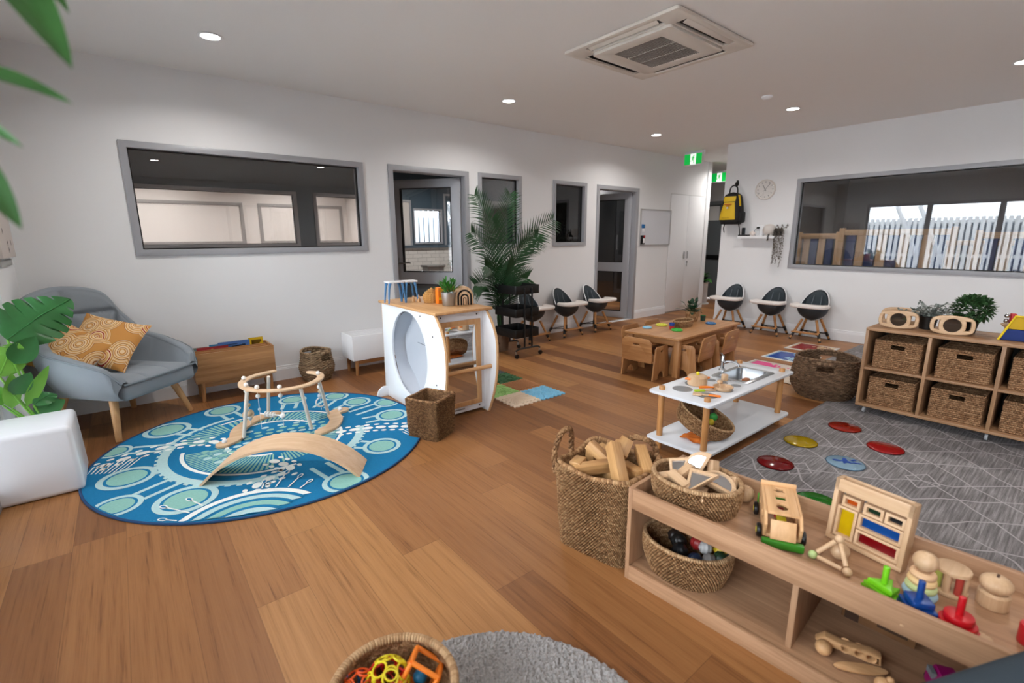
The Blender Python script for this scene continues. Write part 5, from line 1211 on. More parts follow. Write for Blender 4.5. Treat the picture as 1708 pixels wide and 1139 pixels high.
t = thing('mirror_block_basket', 'oval seagrass basket of mirrored wooden shapes at the end of the shelf top', 'basket', (1.625, .885, ZS), lr+.12); oval_basket(t, .168, .135, .108, SEAG, .0115, .0082, .9, .0055, .011, 4, .009)
bc = Vector((1.625, .885, ZS))
def shape_block(label, poly, loc, nv, spin, mir=True, th=.028, s=1.0):
    Mq = frame((0, 0, 0), nv) @ RZ(math.radians(spin))
    t = thing('mirror_block', label, 'block', bc+Vector(loc), 0, 'mirrored wooden shapes in the oval basket', Mq.to_euler()); P = [(x*s, y*s) for x, y in poly]
    ctr = (sum(p[0] for p in P)/len(P), sum(p[1] for p in P)/len(P)); inn = [(ctr[0]+(x-ctr[0])*.70, ctr[1]+(y-ctr[1])*.70) for x, y in P]
    if mir:
        MB().plate(P, [inn], th, None, .003).build('wood_frame', pine('x'), t); MB().plate([(ctr[0]+(x-ctr[0])*.72, ctr[1]+(y-ctr[1])*.72) for x, y in P], [], .004, T(0, 0, .003), 0).build('mirror_insert', MIRROR, t, 0)
    else: MB().plate(P, [], th, None, .003).build('wood_frame', pine('x'), t)
semi = ell(.072, .072, 22, 0, -.03, 0, PI); tri = [(-.05, -.035), (.065, -.035), (-.05, .07)]; sqr = rect(-.037, .037, -.037, .037); bar = rect(-.045, .045, -.018, .018)
CAMN = Vector((-.62, -.35, .70))
shape_block('half round mirror block lying across the right of the oval basket', semi, (.035, -.075, .100), CAMN+Vector((0, 0, .5)), -25)
shape_block('half round mirror block standing up at the back of the oval basket', semi, (.055, .035, .120), (-.75, -.35, .35), 68)
shape_block('triangular mirror block in the middle of the oval basket', tri, (-.045, -.03, .108), (-.5, -.25, .8), -95); shape_block('square mirror block at the back left of the oval basket', sqr, (.02, .085, .105), (-.65, -.2, .6), 18)
for l, nv, sp, lb in (((-.07, .085, .095), (-.3, .1, 1), 60, 'plain bar at the left rim of the oval basket'), ((-.075, .03, .105), (-.4, -.1, 1), 150, 'plain bar lying in front in the oval basket'), ((-.02, .045, .108), (-.5, .2, 1), 95, 'plain bar in the middle of the oval basket'), ((.09, -.02, .105), (-.2, -.9, .4), 70, 'thin bar against the far rim of the oval basket'), ((-.09, -.05, .085), (.2, .2, 1), 130, 'plain bar under the triangle in the oval basket'), ((.09, -.08, .09), (-.8, .3, .5), 20, 'thin edge bar beside the right half round'), ((0, .0, .05), (0, 0, 1), 15, 'bar at the bottom of the oval basket')): shape_block(lb, bar, l, nv, sp, False, .03)
t = thing('ball_basket', 'oval seagrass basket of sensory balls on the lower shelf', 'basket', (1.585, .88, .0585), lr+.15); oval_basket(t, .170, .130, .142, SEAG, .0115, .0082, .82, .0055, .011, 4, .008)
BALLS = [((-.005, -.10, .105), .027, (120, 116, 112), 'grey ridged ball at the front of the ball basket'), ((.035, -.06, .12), .025, (170, 168, 166), 'pale grey ridged ball in the ball basket'), ((.045, -.02, .115), .027, (132, 26, 26), 'dark red ball in the ball basket'), ((.07, -.105, .12), .028, (190, 160, 28), 'yellow knobbly ball in the ball basket'),
         ((.03, -.125, .11), .028, (26, 48, 28), 'dark green ball in the ball basket'), ((.075, -.125, .10), .026, (96, 104, 108), 'slate ridged ball at the right of the ball basket'), ((-.035, -.06, .10), .026, (30, 44, 70), 'navy ball at the left front of the ball basket'), ((-.03, .01, .10), .03, (22, 22, 24), 'black ball at the left of the ball basket'), ((.02, .045, .10), .03, (26, 24, 22), 'black ball at the back of the ball basket'), ((-.02, -.115, .08), .024, (34, 52, 110), 'blue ball at the front rim of the ball basket'), ((.045, .08, .095), .027, (40, 30, 26), 'dark brown ball at the far end of the ball basket'), ((.0, -.03, .06), .03, (40, 44, 50), 'dark ball under the others in the ball basket')]
for (c, r, col, lb) in BALLS:
    b = MB()
    def bf(u, v, r=r): a = 2*PI*u; th_ = PI*v; k_ = r*(1+.05*math.sin(9*th_)); return Vector((k_*math.sin(th_)*math.cos(a), k_*math.sin(th_)*math.sin(a), -k_*math.cos(th_)))
    b.grid(24, 20, bf, cu=True); o = tag(b.build('sensory_ball', mat('ball_'+lb[:9]+str(col[0]), col, .45)), lb, 'ball', 'sensory balls in the lower basket'); o.location = Vector((1.585, .88, .0585))+Vector(c)*1.0; o.rotation_euler = (random.random()*3, random.random()*3, 0)
PN = pine
def on_shelf(name, label, cat, x, y, rz=0, z=ZS, grp=None): return thing(name, label, cat, (x, y, z), rz, grp)
t = on_shelf('wooden_ball_toy', 'round wooden ball with a hollow top beside the mirror basket', 'toy', 1.785, .765); MB().lathe([(0, 0), (.016, .001), (.029, .013), (.034, .03), (.030, .047), (.022, .056), (.017, .058), (.013, .052), (0, .046)], 28).build('ball_body', PN('z'), t)
t = on_shelf('wooden_ring_toy', 'wooden rattle with lime ring tucked behind the mirror basket', 'toy', 1.80, .835, .4); MB().cyl((-.018, 0, .03), (.018, 0, .03), .028, seg=26, bev=.004).build('rattle_body', PN('x'), t); MB().torus((-.019, 0, .03), .019, .004, RY(PI/2), 24, 8).build('lime_ring', mat('pale_lime', (196, 206, 104), .45), t)
# sorting truck
t = on_shelf('sorting_truck', 'wooden shape sorting truck with green bumper on the shelf top', 'toy truck', 1.69, .60, math.radians(28-180))
# local +x = front of the truck
TW = lambda ax: wood('truckwood', (222, 176, 128), (198, 150, 102), ax)
for s in (-1, 1):
    MB().plate([(-.115, .022), (.10, .022), (.118, .075), (.085, .108), (-.115, .118)], [ell(.014, .016, 16, -.05, .075), ell(.02, .012, 16, .03, .07)], .010, T(0, s*.052, 0) @ RX(PI/2), .002).build('side_panel', TW('x'), t)
MB().plate(rect(-.112, .088, -.047, .047), [[(-.085, -.018), (-.07, -.008), (-.06, -.02), (-.05, -.006), (-.055, .006), (-.05, .018), (-.065, .012), (-.082, .018), (-.078, .004)], rect(-.03, .0, -.016, .016), ell(.022, .018, 18, .045, 0)], .010, T(0, 0, .108) @ RY(.04), .001).build('sorting_lid', TW('x'), t)
MB().bb(-.115, -.05, .02, .10, .05, .032, .002).build('chassis', TW('x'), t); MB().bb(-.105, -.058, .108, -.095, .058, .130, .003).build('rear_bar', TW('y'), t)
MB().plate(rect(-.038, .038, -.045, .018), [], .008, T(.109, 0, .073) @ RY(math.radians(68)) @ RZ(PI/2), .002).build('windscreen_flap', TW('z'), t)
MB().box((.128, 0, .018), (.022, .125, .026), bev=.005).build('bumper', mat('toy_green', (52, 128, 30), .45), t); MB().box((-.125, 0, .035), (.016, .12, .05), bev=.004).build('tail_board', mat('toy_green2', (76, 176, 50), .45), t)
for x in (-.075, .07):
    for s in (-1, 1):
        wh = MB().cyl((x, s*.060, .0235), (x, s*.074, .0235), .0235, seg=24, bev=.004).build('wheel', BLACK, t); MB().cyl((x, s*.074, .0235), (x, s*.0755, .0235), .010, seg=16).build('hub_cap', mat('toy_yellow', (226, 210, 40), .4), wh)
MB().box((-.015, 0, .055), (.03, .03, .03), bev=.002).build('red_shape', mat('toy_red', (186, 24, 34), .4), t); MB().box((.045, 0, .055), (.03, .03, .03), bev=.002).build('yellow_shape', mat('toy_yellow', (226, 210, 40), .4), t)
# colour window puzzle
pz = thing('colour_window_puzzle', 'wooden frame of coloured window blocks leaning at the back of the shelf', 'toy', (1.775, .365, ZS), math.radians(-98.5), None, (math.radians(-6), 0, math.radians(-98.5)))
RA = RX(PI/2); PWD = pine
MB().bb(-.110, -.024, 0, .110, .024, .014, .002).build('frame_base', PWD('x'), pz)
for s in (-1, 1): MB().bb(s*.103-.007, -.024, .012, s*.103+.007, .024, .218, .002).build('frame_side', PWD('z'), pz)
MB().bb(-.110, -.024, .175, .110, -.014, .218, .002).bb(-.110, .014, .175, .110, .024, .218, .002).build('frame_top', PWD('x'), pz)
def wblock(x0, x1, z0, z1, col, nm, lb):
    f = MB().plate(rect(x0+.001, x1-.001, z0+.001, z1-.001), [rect(x0+.010, x1-.010, z0+.010, z1-.010)], .030, RA, .002).build('window_block', PWD('x'), pz); MB().plate(rect(x0+.009, x1-.009, z0+.009, z1-.009), [], .004, T(0, .004, 0) @ RA, 0).build('acrylic_pane', tint(nm, col, .45), f, 0, None, lb)
wblock(-.095, -.032, .015, .125, (232, 200, 20), 'acrylic_yellow', 'yellow pane'); wblock(-.031, .095, .015, .070, (150, 14, 24), 'acrylic_red', 'red pane'); wblock(-.031, .095, .071, .125, (16, 86, 170), 'acrylic_blue', 'blue pane'); wblock(-.085, -.030, .126, .165, (216, 96, 24), 'acrylic_orange', 'orange pane'); wblock(-.022, .036, .126, .165, (24, 60, 36), 'acrylic_green', 'dark green pane'); wblock(.038, .095, .126, .165, (30, 34, 40), 'acrylic_smoke', 'smoky pane')
# magnetic stick triangle
t = on_shelf('stick_triangle', 'triangle of wooden sticks and balls on the shelf top', 'toy', 1.625, .41, math.radians(-95)); V3 = [Vector((-.048, -.02, .013)), Vector((.052, -.022, .013)), Vector((.0, .035, .075))]
for i in range(3):
    MB().sph(V3[i], .0135).build('ball', PN('z') if i != 0 else mat('speckle_green', (176, 196, 130), .5, var=.35, vscale=300), t); a, c = V3[i], V3[(i+1) % 3]; d = (c-a).normalized(); MB().cyl(a+d*.015, c-d*.015, .0075, seg=12, bev=.002).build('stick', PN('x'), t)
t = on_shelf('wooden_egg', 'large wooden bead lying behind the stick triangle', 'toy', 1.675, .405); MB().sph((0, 0, .027), .027, (1.15, 1, 1)).build('bead_body', PN('x'), t); MB().lathe([(0, 0), (.003, 0), (.003, .001), (0, .001)], 10, T(-.028, .004, .03) @ RY(-PI/2)).build('bead_hole', BLACK, t)
# stackers
def stacker(label, x, y, col, kind, rz):
    t = on_shelf('stacking_toy', label, 'toy', x, y, rz, ZS, 'coloured peg stackers along the front rail'); m_ = mat('stack_'+kind, col, .35)
    for i, s in enumerate((.050, .042, .033)):
        P = {'tri': [(s*1.15*math.cos(a), s*1.15*math.sin(a)) for a in (PI/2, PI/2+2.094, PI/2+4.189)], 'sq': rrect(s*1.6, s*1.6, .006, 3), 'rnd': ell(s*.95, s*.95, 28)}[kind]
        MB().plate(P, [], .018, T(0, 0, .013+i*.0195) @ RZ((0, .15, .5)[i] if kind == 'tri' else .08*i), .004).build('stack_layer', m_, t)
    MB().cyl((0, 0, .05), (0, 0, .112), .008, seg=14, bev=.002).build('peg', m_, t); MB().bb(-.055, -.05, 0, .055, .05, .004, .001).build('base_board', PN('x'), t)
stacker('lime green triangle stacker by the front rail', 1.553, .262, (112, 192, 24), 'tri', -.3); stacker('blue square stacker by the front rail', 1.556, .185, (14, 62, 132), 'sq', .5); stacker('red round stacker by the front rail', 1.562, .105, (186, 14, 26), 'rnd', 0)
t = on_shelf('ring_stack', 'wooden ring stack with pastel rings and a ball top', 'toy', 1.665, .200)
for i, (r, col) in enumerate(((.041, (168, 200, 214)), (.037, (200, 212, 150)), (.034, (232, 196, 140)), (.031, (224, 182, 140)))): MB().torus((0, 0, .012+i*.020), r-.011, .0115, seg=30, rs=10).lathe([(0, .004+i*.02), (r-.01, .004+i*.02), (r-.01, .02+i*.02), (0, .02+i*.02)], 20).build('ring', mat('pastel_%d' % i, col, .45), t)
MB().sph((0, 0, .112), .030, (1, 1, .95)).build('ball_top', PN('z'), t)
t = on_shelf('drum_rattle', 'wooden drum rattle with small posts beside the ring stack', 'toy', 1.755, .150); 
for z in (.005, .072): MB().cyl((0, 0, z-.005), (0, 0, z+.007), .042, seg=30, bev=.003).build('end_disc', PN('x'), t)
for i in range(7):
    a = 2*PI*i/7+.3; MB().cyl((.030*math.cos(a), .030*math.sin(a), .012), (.030*math.cos(a), .030*math.sin(a), .068), .009, seg=12).build('post', [PN('z'), mat('pale_lime', (196, 206, 104), .45), mat('toy_red_soft', (170, 60, 50), .45)][(0, 0, 1, 0, 2, 0, 0)[i]], t)
t = on_shelf('mushroom_toy', 'wooden mushroom shaped toy near the back rail at the right', 'toy', 1.775, .062); MB().lathe([(0, 0), (.033, 0), (.035, .003), (.034, .040), (.028, .046), (0, .046)], 28).build('cup_base', PN('z'), t); MB().sph((0, 0, .068), .036, (1, 1, .72)).build('round_cap', PN('z'), t); MB().bb(-.009, -.003, .092, .009, .003, .0945).build('coin_slot', mat('slot_dark', (70, 46, 30), .8), t)
t = on_shelf('red_cylinder', 'red toy cylinder at the right edge beside the dark armchair', 'toy', 1.665, -.02); MB().cyl((0, 0, 0), (0, 0, .055), .024, seg=24, bev=.004).build('cylinder_body', mat('toy_red', (186, 24, 34), .4), t)
t = on_shelf('wooden_peg', 'pale wooden peg beside the red stacker', 'toy', 1.568, .050); MB().cyl((0, 0, 0), (0, 0, .026), .013, seg=18, bev=.004).build('peg_body', PN('z'), t)
# lower right shelf: wooden plane, dark puzzle pieces, pink car
t = on_shelf('wooden_plane', 'wooden toy aeroplane on the lower shelf', 'toy', 1.62, .335, math.radians(-70), .0585); MB().plate([(-.085, .02), (-.06, .045), (-.01, .036), (.06, .042), (.085, .036), (.088, .006), (.05, .004), (-.03, .012), (-.07, .004)], [ell(.009, .009, 14, -.005, .025), ell(.009, .009, 14, .03, .024), ell(.009, .009, 14, .06, .022)], .032, T(0, 0, .012) @ RX(PI/2), .006).build('plane_body', TW('x'), t); MB().sph((-.062, -.028, .026), .0235).build('round_nose', TW('x'), t)
MB().plate(ell(.075, .016, 28), [], .010, T(.035, -.045, .012) @ RZ(.35) @ RX(.3), .003).build('wing', TW('x'), t)
t = on_shelf('shape_tray', 'dark cut-out shape tray leaning at the back of the lower shelf', 'toy', 1.79, .30, lr, .0585); MB().bb(-.10, -.006, .02, .10, .006, .13, .003).build('tray_board', wood('darkply', (140, 100, 66), (110, 76, 48), 'x'), t); MB().bb(-.09, -.0075, .02, -.05, -.0055, .06).build('cut_shape', mat('slot_dark', (70, 46, 30), .8), t); MB().bb(.0, -.0075, .04, .08, -.0055, .075).build('cut_shape', mat('slot_dark', (70, 46, 30), .8), t); MB().plate(ell(.032, .032, 20, 0, 0, PI, 2*PI), [], .012, T(.01, -.012, .09) @ RX(PI/2), .003).build('half_disc', TW('x'), t)
t = on_shelf('toy_car', 'magenta toy car with dark wheels on the lower shelf', 'toy car', 1.705, .105, math.radians(-60), .0585); MB().plate([(-.05, .015), (.05, .015), (.05, .035), (.03, .04), (.012, .07), (-.03, .07), (-.05, .04)], [], .045, RX(PI/2), .004).build('car_body', mat('toy_magenta', (150, 10, 96), .4), t); MB().box((-.044, 0, .056), (.012, .034, .018)).build('car_window', mat('toy_grey', (120, 126, 130), .3), t)
for x in (-.03, .03):
    for s in (-1, 1): w_ = MB().cyl((x, s*.024, .016), (x, s*.034, .016), .016, seg=20, bev=.002).build('wheel', BLACK, t); MB().torus((x, s*.0345, .016), .007, .002, RX(PI/2), 16, 6).build('wheel_ring', WHITE, w_)
t = on_shelf('wooden_bear', 'rounded wooden animal at the very bottom of the lower shelf', 'toy', 1.555, .19, lr, .0585); MB().box((0, 0, .028), (.11, .04, .05), bev=.02, seg=4).build('animal_body', TW('x'), t); MB().sph((.03, .0, .058), .014).build('animal_ear', TW('x'), t); MB().sph((-.02, .0, .058), .010).build('animal_knob', TW('x'), t)
# ================================================================ rugs on the right, discs
def trellis_rug(name, label, x0, x1, y0, y1, seed, z=0.0):
    rnd = random.Random(seed)
    t = thing(name, label, 'rug', ((x0+x1)/2, (y0+y1)/2, 0)); w, d = x1-x0, y1-y0
    mt = bpy.data.materials.get('rug_grey_streak')
    if mt is None:
        mt = bpy.data.materials.new('rug_grey_streak'); mt.use_nodes = True; nt = mt.node_tree; q = nt.nodes['Principled BSDF']; L = nt.links.new
        tc = node(nt, 'ShaderNodeTexCoord'); mp = node(nt, 'ShaderNodeMapping'); mp.inputs['Scale'].default_value = (3.2, 70, 1); L(tc.outputs['Object'], mp.inputs['Vector']); n = node(nt, 'ShaderNodeTexNoise'); n.inputs['Scale'].default_value = 1.5; n.inputs['Detail'].default_value = 6; L(mp.outputs[0], n.inputs['Vector'])
        n2 = node(nt, 'ShaderNodeTexNoise'); n2.inputs['Scale'].default_value = 2.2; L(tc.outputs['Object'], n2.inputs['Vector'])
        n3 = node(nt, 'ShaderNodeTexNoise'); n3.inputs['Scale'].default_value = 260; L(tc.outputs['Object'], n3.inputs['Vector'])
        f = mth(nt, 'ADD', mth(nt, 'ADD', mth(nt, 'MULTIPLY', n.outputs[0], .6), mth(nt, 'MULTIPLY', n2.outputs[0], .25)), mth(nt, 'MULTIPLY', n3.outputs[0], .2)); rp = ramp(nt, [(.36, (88, 84, 84)), (.52, (122, 118, 118)), (.68, (162, 158, 158))]); L(f, rp.inputs[0]); L(rp.outputs[0], q.inputs['Base Color']); q.inputs['Roughness'].default_value = .95; q.inputs['Specular IOR Level'].default_value = .1
        bp = node(nt, 'ShaderNodeBump'); bp.inputs['Strength'].default_value = .5; bp.inputs['Distance'].default_value = .002; L(n3.outputs[0], bp.inputs['Height']); L(bp.outputs[0], q.inputs['Normal'])
    b = MB(); b.bb(-w/2, -d/2, 0, w/2, d/2, .009, .003)
    LW = .0095; z0 = [.0094]
    def seg(a, c):
        if max(abs(a[0]), abs(c[0])) > w/2-.012 or max(abs(a[1]), abs(c[1])) > d/2-.012: return
        z0[0] += .0000012; a = Vector(a); c = Vector(c); q = (c-a).normalized(); q = Vector((-q.y, q.x))*LW/2; b.flat([a-q, c-q, c+q, a+q], z0[0], 1)
    nx, ny = int(w/.29)+2, int(d/.17)+2
    pts = {}
    for i in range(nx):
        for j in range(ny):
            x = -w/2+i*.29+(.145 if j % 2 else 0)+rnd.uniform(-.045, .045); y = -d/2+j*.17+rnd.uniform(-.03, .03); pts[i, j] = (x, y)
    for i in range(nx):
        for j in range(ny-1):
            for i2 in ((i, i+1) if j % 2 else (i-1, i)):
                if (i2, j+1) in pts and rnd.random() < .9:
                    a, c = pts[i, j], pts[i2, j+1]; k_ = rnd.uniform(.35, .65); mid = (a[0]+(c[0]-a[0])*k_+rnd.uniform(-.03, .03), a[1]+(c[1]-a[1])*k_+rnd.uniform(-.02, .02)); seg(a, mid); seg(mid, c)
    for k_ in range(int(nx*ny*.07)):
        i, j = rnd.randrange(nx), rnd.randrange(ny); x, y = pts[i, j]; s = rnd.uniform(.05, .09); q = [(x-s*1.5, y), (x, y-s), (x+s*1.5, y), (x, y+s)]
        for a, c in zip(q, q[1:]+q[:1]): seg(a, c)
    b.build('rug_pile', [mt, mat('rug_line', (166, 160, 160), .95, spec=.1)], t, 0); return t
trellis_rug('trellis_rug', 'large grey streaked rug with white trellis lines under the bookcase', 1.92, 5.6, -1.9, 1.33, 3)
trellis_rug('trellis_rug', 'pale grey rug showing behind the big wicker basket at the far wall', 5.95, 7.15, -.2, 1.86, 5)
def gel(label, x, y, col, r=.098, blot=None):
    t = thing('sensory_disc', label, 'disc', (x, y, .0105), 0, 'coloured gel discs on the grey rug'); n_ = 'gel_'+label[:14]
    MB().lathe([(0, 0), (r*.97, 0), (r, .003), (r*.97, .007), (r*.9, .010), (0, .0115)], 40).build('gel_body', tint(n_, col, .25), t)
    MB().torus((0, 0, .004), r, .003, seg=44, rs=6).build('sealed_edge', tint(n_+'e', col, .6), t)
    if blot:
        b = MB(); rnd = random.Random(4)
        for i in range(9): a = rnd.random()*6.28; q = rnd.random()*r*.7; b.flat(ell(rnd.uniform(.012, .03), rnd.uniform(.008, .014), 12, q*math.cos(a), q*math.sin(a), rot=a), .0117+i*.00002)
        b.build('gel_blots', mat('gel_blot', blot, .3), t, 0)
gel('orange red gel disc, farthest of the discs on the grey rug', 3.90, 1.03, (150, 32, 16)); gel('yellow gel disc on the grey rug', 3.39, 1.13, (176, 146, 10)); gel('red gel disc nearest the bookcase on the grey rug', 3.70, .74, (156, 16, 20))
gel('dark red gel disc nearest the mirror basket on the grey rug', 2.935, 1.10, (120, 8, 14)); gel('clear blue gel disc with dark blotches on the grey rug', 3.26, .83, (140, 170, 190), .1, (22, 70, 150)); gel('green gel disc half hidden behind the sorting truck', 2.64, .77, (36, 120, 36))
# round shag rug and ball basket at the viewer's feet
t = thing('shag_rug', 'round grey shaggy rug cut by the bottom edge of the picture', 'rug', (.55, .755, 0)); b = MB(); rnd = random.Random(9)
def shag(u, v):
    r = .5*v; a = 2*PI*u; k_ = 1+.012*noise.noise(Vector((math.cos(a)*24, math.sin(a)*24, 0))); x, y = r*math.cos(a)*k_, r*math.sin(a)*k_
    z = .020*(1 if v < .96 else max(0.02, math.sqrt(max(0, 1-((v-.96)/.04)**2)))); n = noise.noise(Vector((x*80, y*80, 0)))*.009+noise.noise(Vector((x*170, y*170, 3)))*.009
    return Vector((x, y, max(.001, z+n*(1 if v < .99 else .2))))
b.grid(560, 150, shag, cu=True, flip=True); b.build('rug_pile', mat('shag_grey', (162, 158, 156), .95, spec=.1, var=.4, vscale=130, bump=1, bscale=260), t, 0)
t = thing('ball_bowl_basket', 'round seagrass basket with jute rim at the bottom edge of the picture', 'basket', (.41, 1.02, .022)); oval_basket(t, .168, .168, .178, SEAG, .0125, .0088, .86, .0055, .013, 4, .012)
def oball(label, c, r, cols, eul=(0, 0, 0)):
    t = thing('lattice_ball', label, 'ball', c, 0, 'lattice balls in the bottom basket', eul); ph = (1+5**.5)/2
    dirs = [Vector(p).normalized() for p in [(0, s, q*ph) for s in (1, -1) for q in (1, -1)]+[(s, q*ph, 0) for s in (1, -1) for q in (1, -1)]+[(q*ph, 0, s) for s in (1, -1) for q in (1, -1)]]
    dd = [Vector(p).normalized() for p in [(x, y, z) for x in (1, -1) for y in (1, -1) for z in (1, -1)]+[(0, s/ph, q*ph) for s in (1, -1) for q in (1, -1)]+[(s/ph, q*ph, 0) for s in (1, -1) for q in (1, -1)]+[(q*ph, 0, s/ph) for s in (1, -1) for q in (1, -1)]]
    grp = {}
    for d in dirs+dd:
        al = math.radians(17.5 if d in dirs else 20.5); k_ = (0 if d.z > .15 else 1) if len(cols) == 2 else (0 if d.x > .2 else 1 if d.z > -.1 else 2)
        b = grp.setdefault(k_, MB()); b.torus((0, 0, 0), r*math.sin(al), r*.055, frame(d*r*math.cos(al), d), 24, 6)
    for k_, b in grp.items(): b.build('lattice_half', mat('oball_%d_%d_%d' % cols[k_], cols[k_], .4), t, 60)
oball('yellow, green and red lattice ball at the back of the bottom basket', (.422, 1.085, .158), .058, [(206, 30, 24), (222, 202, 30), (88, 176, 40)], (.3, .5, 1.2)); oball('orange and blue lattice ball at the left of the bottom basket', (.352, 1.118, .140), .052, [(226, 86, 26), (30, 110, 176)], (.2, .4, 0)); oball('red orange lattice ball at the front of the bottom basket', (.42, 1.01, .125), .055, [(216, 58, 26), (216, 58, 26)]); oball('yellow lattice ball low at the left of the bottom basket', (.325, 1.025, .09), .05, [(222, 202, 30), (50, 110, 180)])
t = thing('activity_cube', 'orange stick cube with a blue ball inside in the bottom basket', 'toy', (.500, 1.045, .150), 0, None, (.5, .35, .9)); q = .042; C8 = [Vector((x, y, z))*q for x in (-1, 1) for y in (-1, 1) for z in (-1, 1)]
for i in range(8):
    for j in range(i+1, 8):
        if abs((C8[i]-C8[j]).length-2*q) < 1e-4: MB().cyl(C8[i], C8[j], .0072, seg=10).build('stick', mat('toy_orange', (240, 128, 32), .4), t)
MB().sph((0, 0, 0), .020).build('blue_ball', mat('ball_blue2', (24, 110, 150), .35), t)
t = thing('dark_armchair', 'dark slate fabric armchair cut by the bottom right corner', 'armchair', (.970, -.208, 0), math.atan2(-.4, .9))
DF = mat('slate_fabric', (58, 68, 76), .85, spec=.2, bump=.8, bscale=700, var=.12, vscale=400)
MB().box((0, .24, .36), (.74, .13, .48), bev=.05, seg=4).build('backrest', DF, t, 60); MB().box((0, -.08, .26), (.70, .56, .18), bev=.05, seg=4).build('seat', DF, t, 60)
for s in (-1, 1):
    MB().box((s*.34, -.06, .36), (.11, .55, .28), bev=.05, seg=4).build('arm', DF, t, 60)
    for y in (-.28, .22): MB().cyl((s*.30, y, 0), (s*.27, y*.9, .20), .014, .02).build('leg', beech('z'), t)
# ================================================================ bookcase with basket drawers
CB = cubbywood; BX0, BX1, BY1 = 4.33, 4.78, 1.10; PIT = .368; NC = 4
bcs = thing('cubby_bookcase', 'long timber cubby unit on castors holding woven baskets', 'bookcase', (BX0, BY1, .0095), -PI/2)
# local x runs along -Y, local y to +X
LNB = NC*PIT+.02; DP = BX1-BX0
MB().bb(0, 0, .652, LNB, DP, .672, .0015).build('top_board', CB('x'), bcs); MB().bb(0, 0, .06, LNB, DP, .08, .0015).build('bottom_board', CB('x'), bcs)
for i in range(NC+1): MB().bb(i*PIT, 0, .08, i*PIT+.02, DP-.012, .652, .001).build('upright', CB('z'), bcs)
for i in range(NC): MB().bb(i*PIT+.02, .004, .352, (i+1)*PIT, DP-.012, .370, .001).build('shelf_board', CB('x'), bcs)
MB().bb(0, DP-.012, .06, LNB, DP, .672).build('back_board', mat('back_shade', (30, 26, 23), .7), bcs)  # black tone stands in for the shade inside the cubbies
for x in (.05, LNB/2, LNB-.05):
    for y in (.05, DP-.05):
        w_ = MB().cyl((x-.009, y, .022), (x+.009, y, .022), .0215, seg=18, bev=.004).build('castor', mat('castor_grey', (170, 172, 174), .4), bcs); MB().cyl((x, y, .03), (x, y, .06), .008).build('castor_stem', STEEL, w_)
pos = [['top', 'first column'], ['bottom', 'first column']]
colname = ['column nearest the wicker basket', 'second column', 'third column', 'fourth column']
for c in range(NC):
    for rw_ in (0, 1):
        z0 = (.3815, .0915)[rw_]; y = BY1-(c*PIT+.02+.174)-.004
        t = thing('drawer_basket', 'woven hyacinth basket in the %s row of the bookcase, %s' % (('upper', 'lower')[rw_], colname[c]), 'basket', (BX0+.215, y, z0), -PI/2, 'woven baskets in the bookcase')
        w0, d0, hh = .280, .34, .208
        NU, NV = 44, 15
        def face(x0, y0, x1, y1, n, flip=False, off=0, hole=False):
            def fn(u, v):
                row = v*NV; par = int(min(row, NV-1e-4)) % 2; a = .0035*abs(math.sin(PI*(u*n+.5*par)))**.7*abs(math.sin(PI*row))**.6; nx, ny = (y1-y0), -(x1-x0); l = math.hypot(nx, ny); nn = noise.noise(Vector((u*3, v*3, x0*9)))*.003
                return Vector((x0+(x1-x0)*u+nx/l*(a+nn+off), y0+(y1-y0)*u+ny/l*(a+nn+off), hh*v))
            b = MB(); b.grid(n*3, NV*3, fn, uv=(n, NV), flip=flip)
            if hole:
                kill = [f for f in b.bm.faces if abs(f.calc_center_median().x) < .042 and .152 < f.calc_center_median().z < .183]; bmesh.ops.delete(b.bm, geom=kill, context='FACES')
            return b
        face(-w0/2, -d0/2, w0/2, -d0/2, 17, hole=True).build('woven_front', HYAC, t, 0); face(w0/2, -d0/2, w0/2, d0/2, 20).build('woven_side', HYAC, t, 0); face(-w0/2, d0/2, -w0/2, -d0/2, 20).build('woven_side', HYAC, t, 0); face(w0/2, d0/2, -w0/2, d0/2, 17).build('woven_back', HYAC, t, 0)
        b = MB(); b.bb(-w0/2+.004, -d0/2+.012, .002, w0/2-.004, d0/2-.004, .012); b.plate(rect(-w0/2+.006, w0/2-.006, .004, hh-.004), [rect(-.042, .042, .150, .183)], .006, T(0, -d0/2+.010, 0) @ RX(PI/2), 0); b.build('base', SEAGD, t, 0)
        b = MB(); b.tube([(sx*(w0/2-.003), sy*(d0/2-.003), hh) for sx, sy in ((1, 1), (-1, 1), (-1, -1), (1, -1))], .007, 8, True, uvs=90); b.build('rim', HYAC, t, 60)
ZC = .682
def viewer(label, x, y, rz):
    t = thing('wooden_viewer', label, 'toy', (x, y, ZC), rz, 'wooden sensory viewers on the bookcase'); o = [(p.x, p.y) for p in smooth([(-.115, .035, 0), (-.115, .095, 0), (-.085, .122, 0), (0, .132, 0), (.085, .122, 0), (.115, .095, 0), (.115, .035, 0), (.085, .010, 0), (0, .0, 0), (-.085, .010, 0)], 5, True)]
    def arc_(s): return [(s*(.066+.006*math.cos(a)), .066+.034*math.sin(a)) for a in [PI/2-PI*i/8 for i in range(9)]]+[(s*(.088+.008*math.cos(a)), .066+.034*math.sin(a)) for a in [-PI/2+PI*i/8 for i in range(9)]]
    MB().plate(o, [ell(.048, .048, 32, 0, .066), arc_(1), arc_(-1)], .045, RX(PI/2), .006).build('viewer_frame', PN('x'), t); MB().cyl((0, -.012, .066), (0, .012, .066), .0485, seg=32).build('lens', mat('lens_mirror', (120, 118, 114), .04, .9), t)
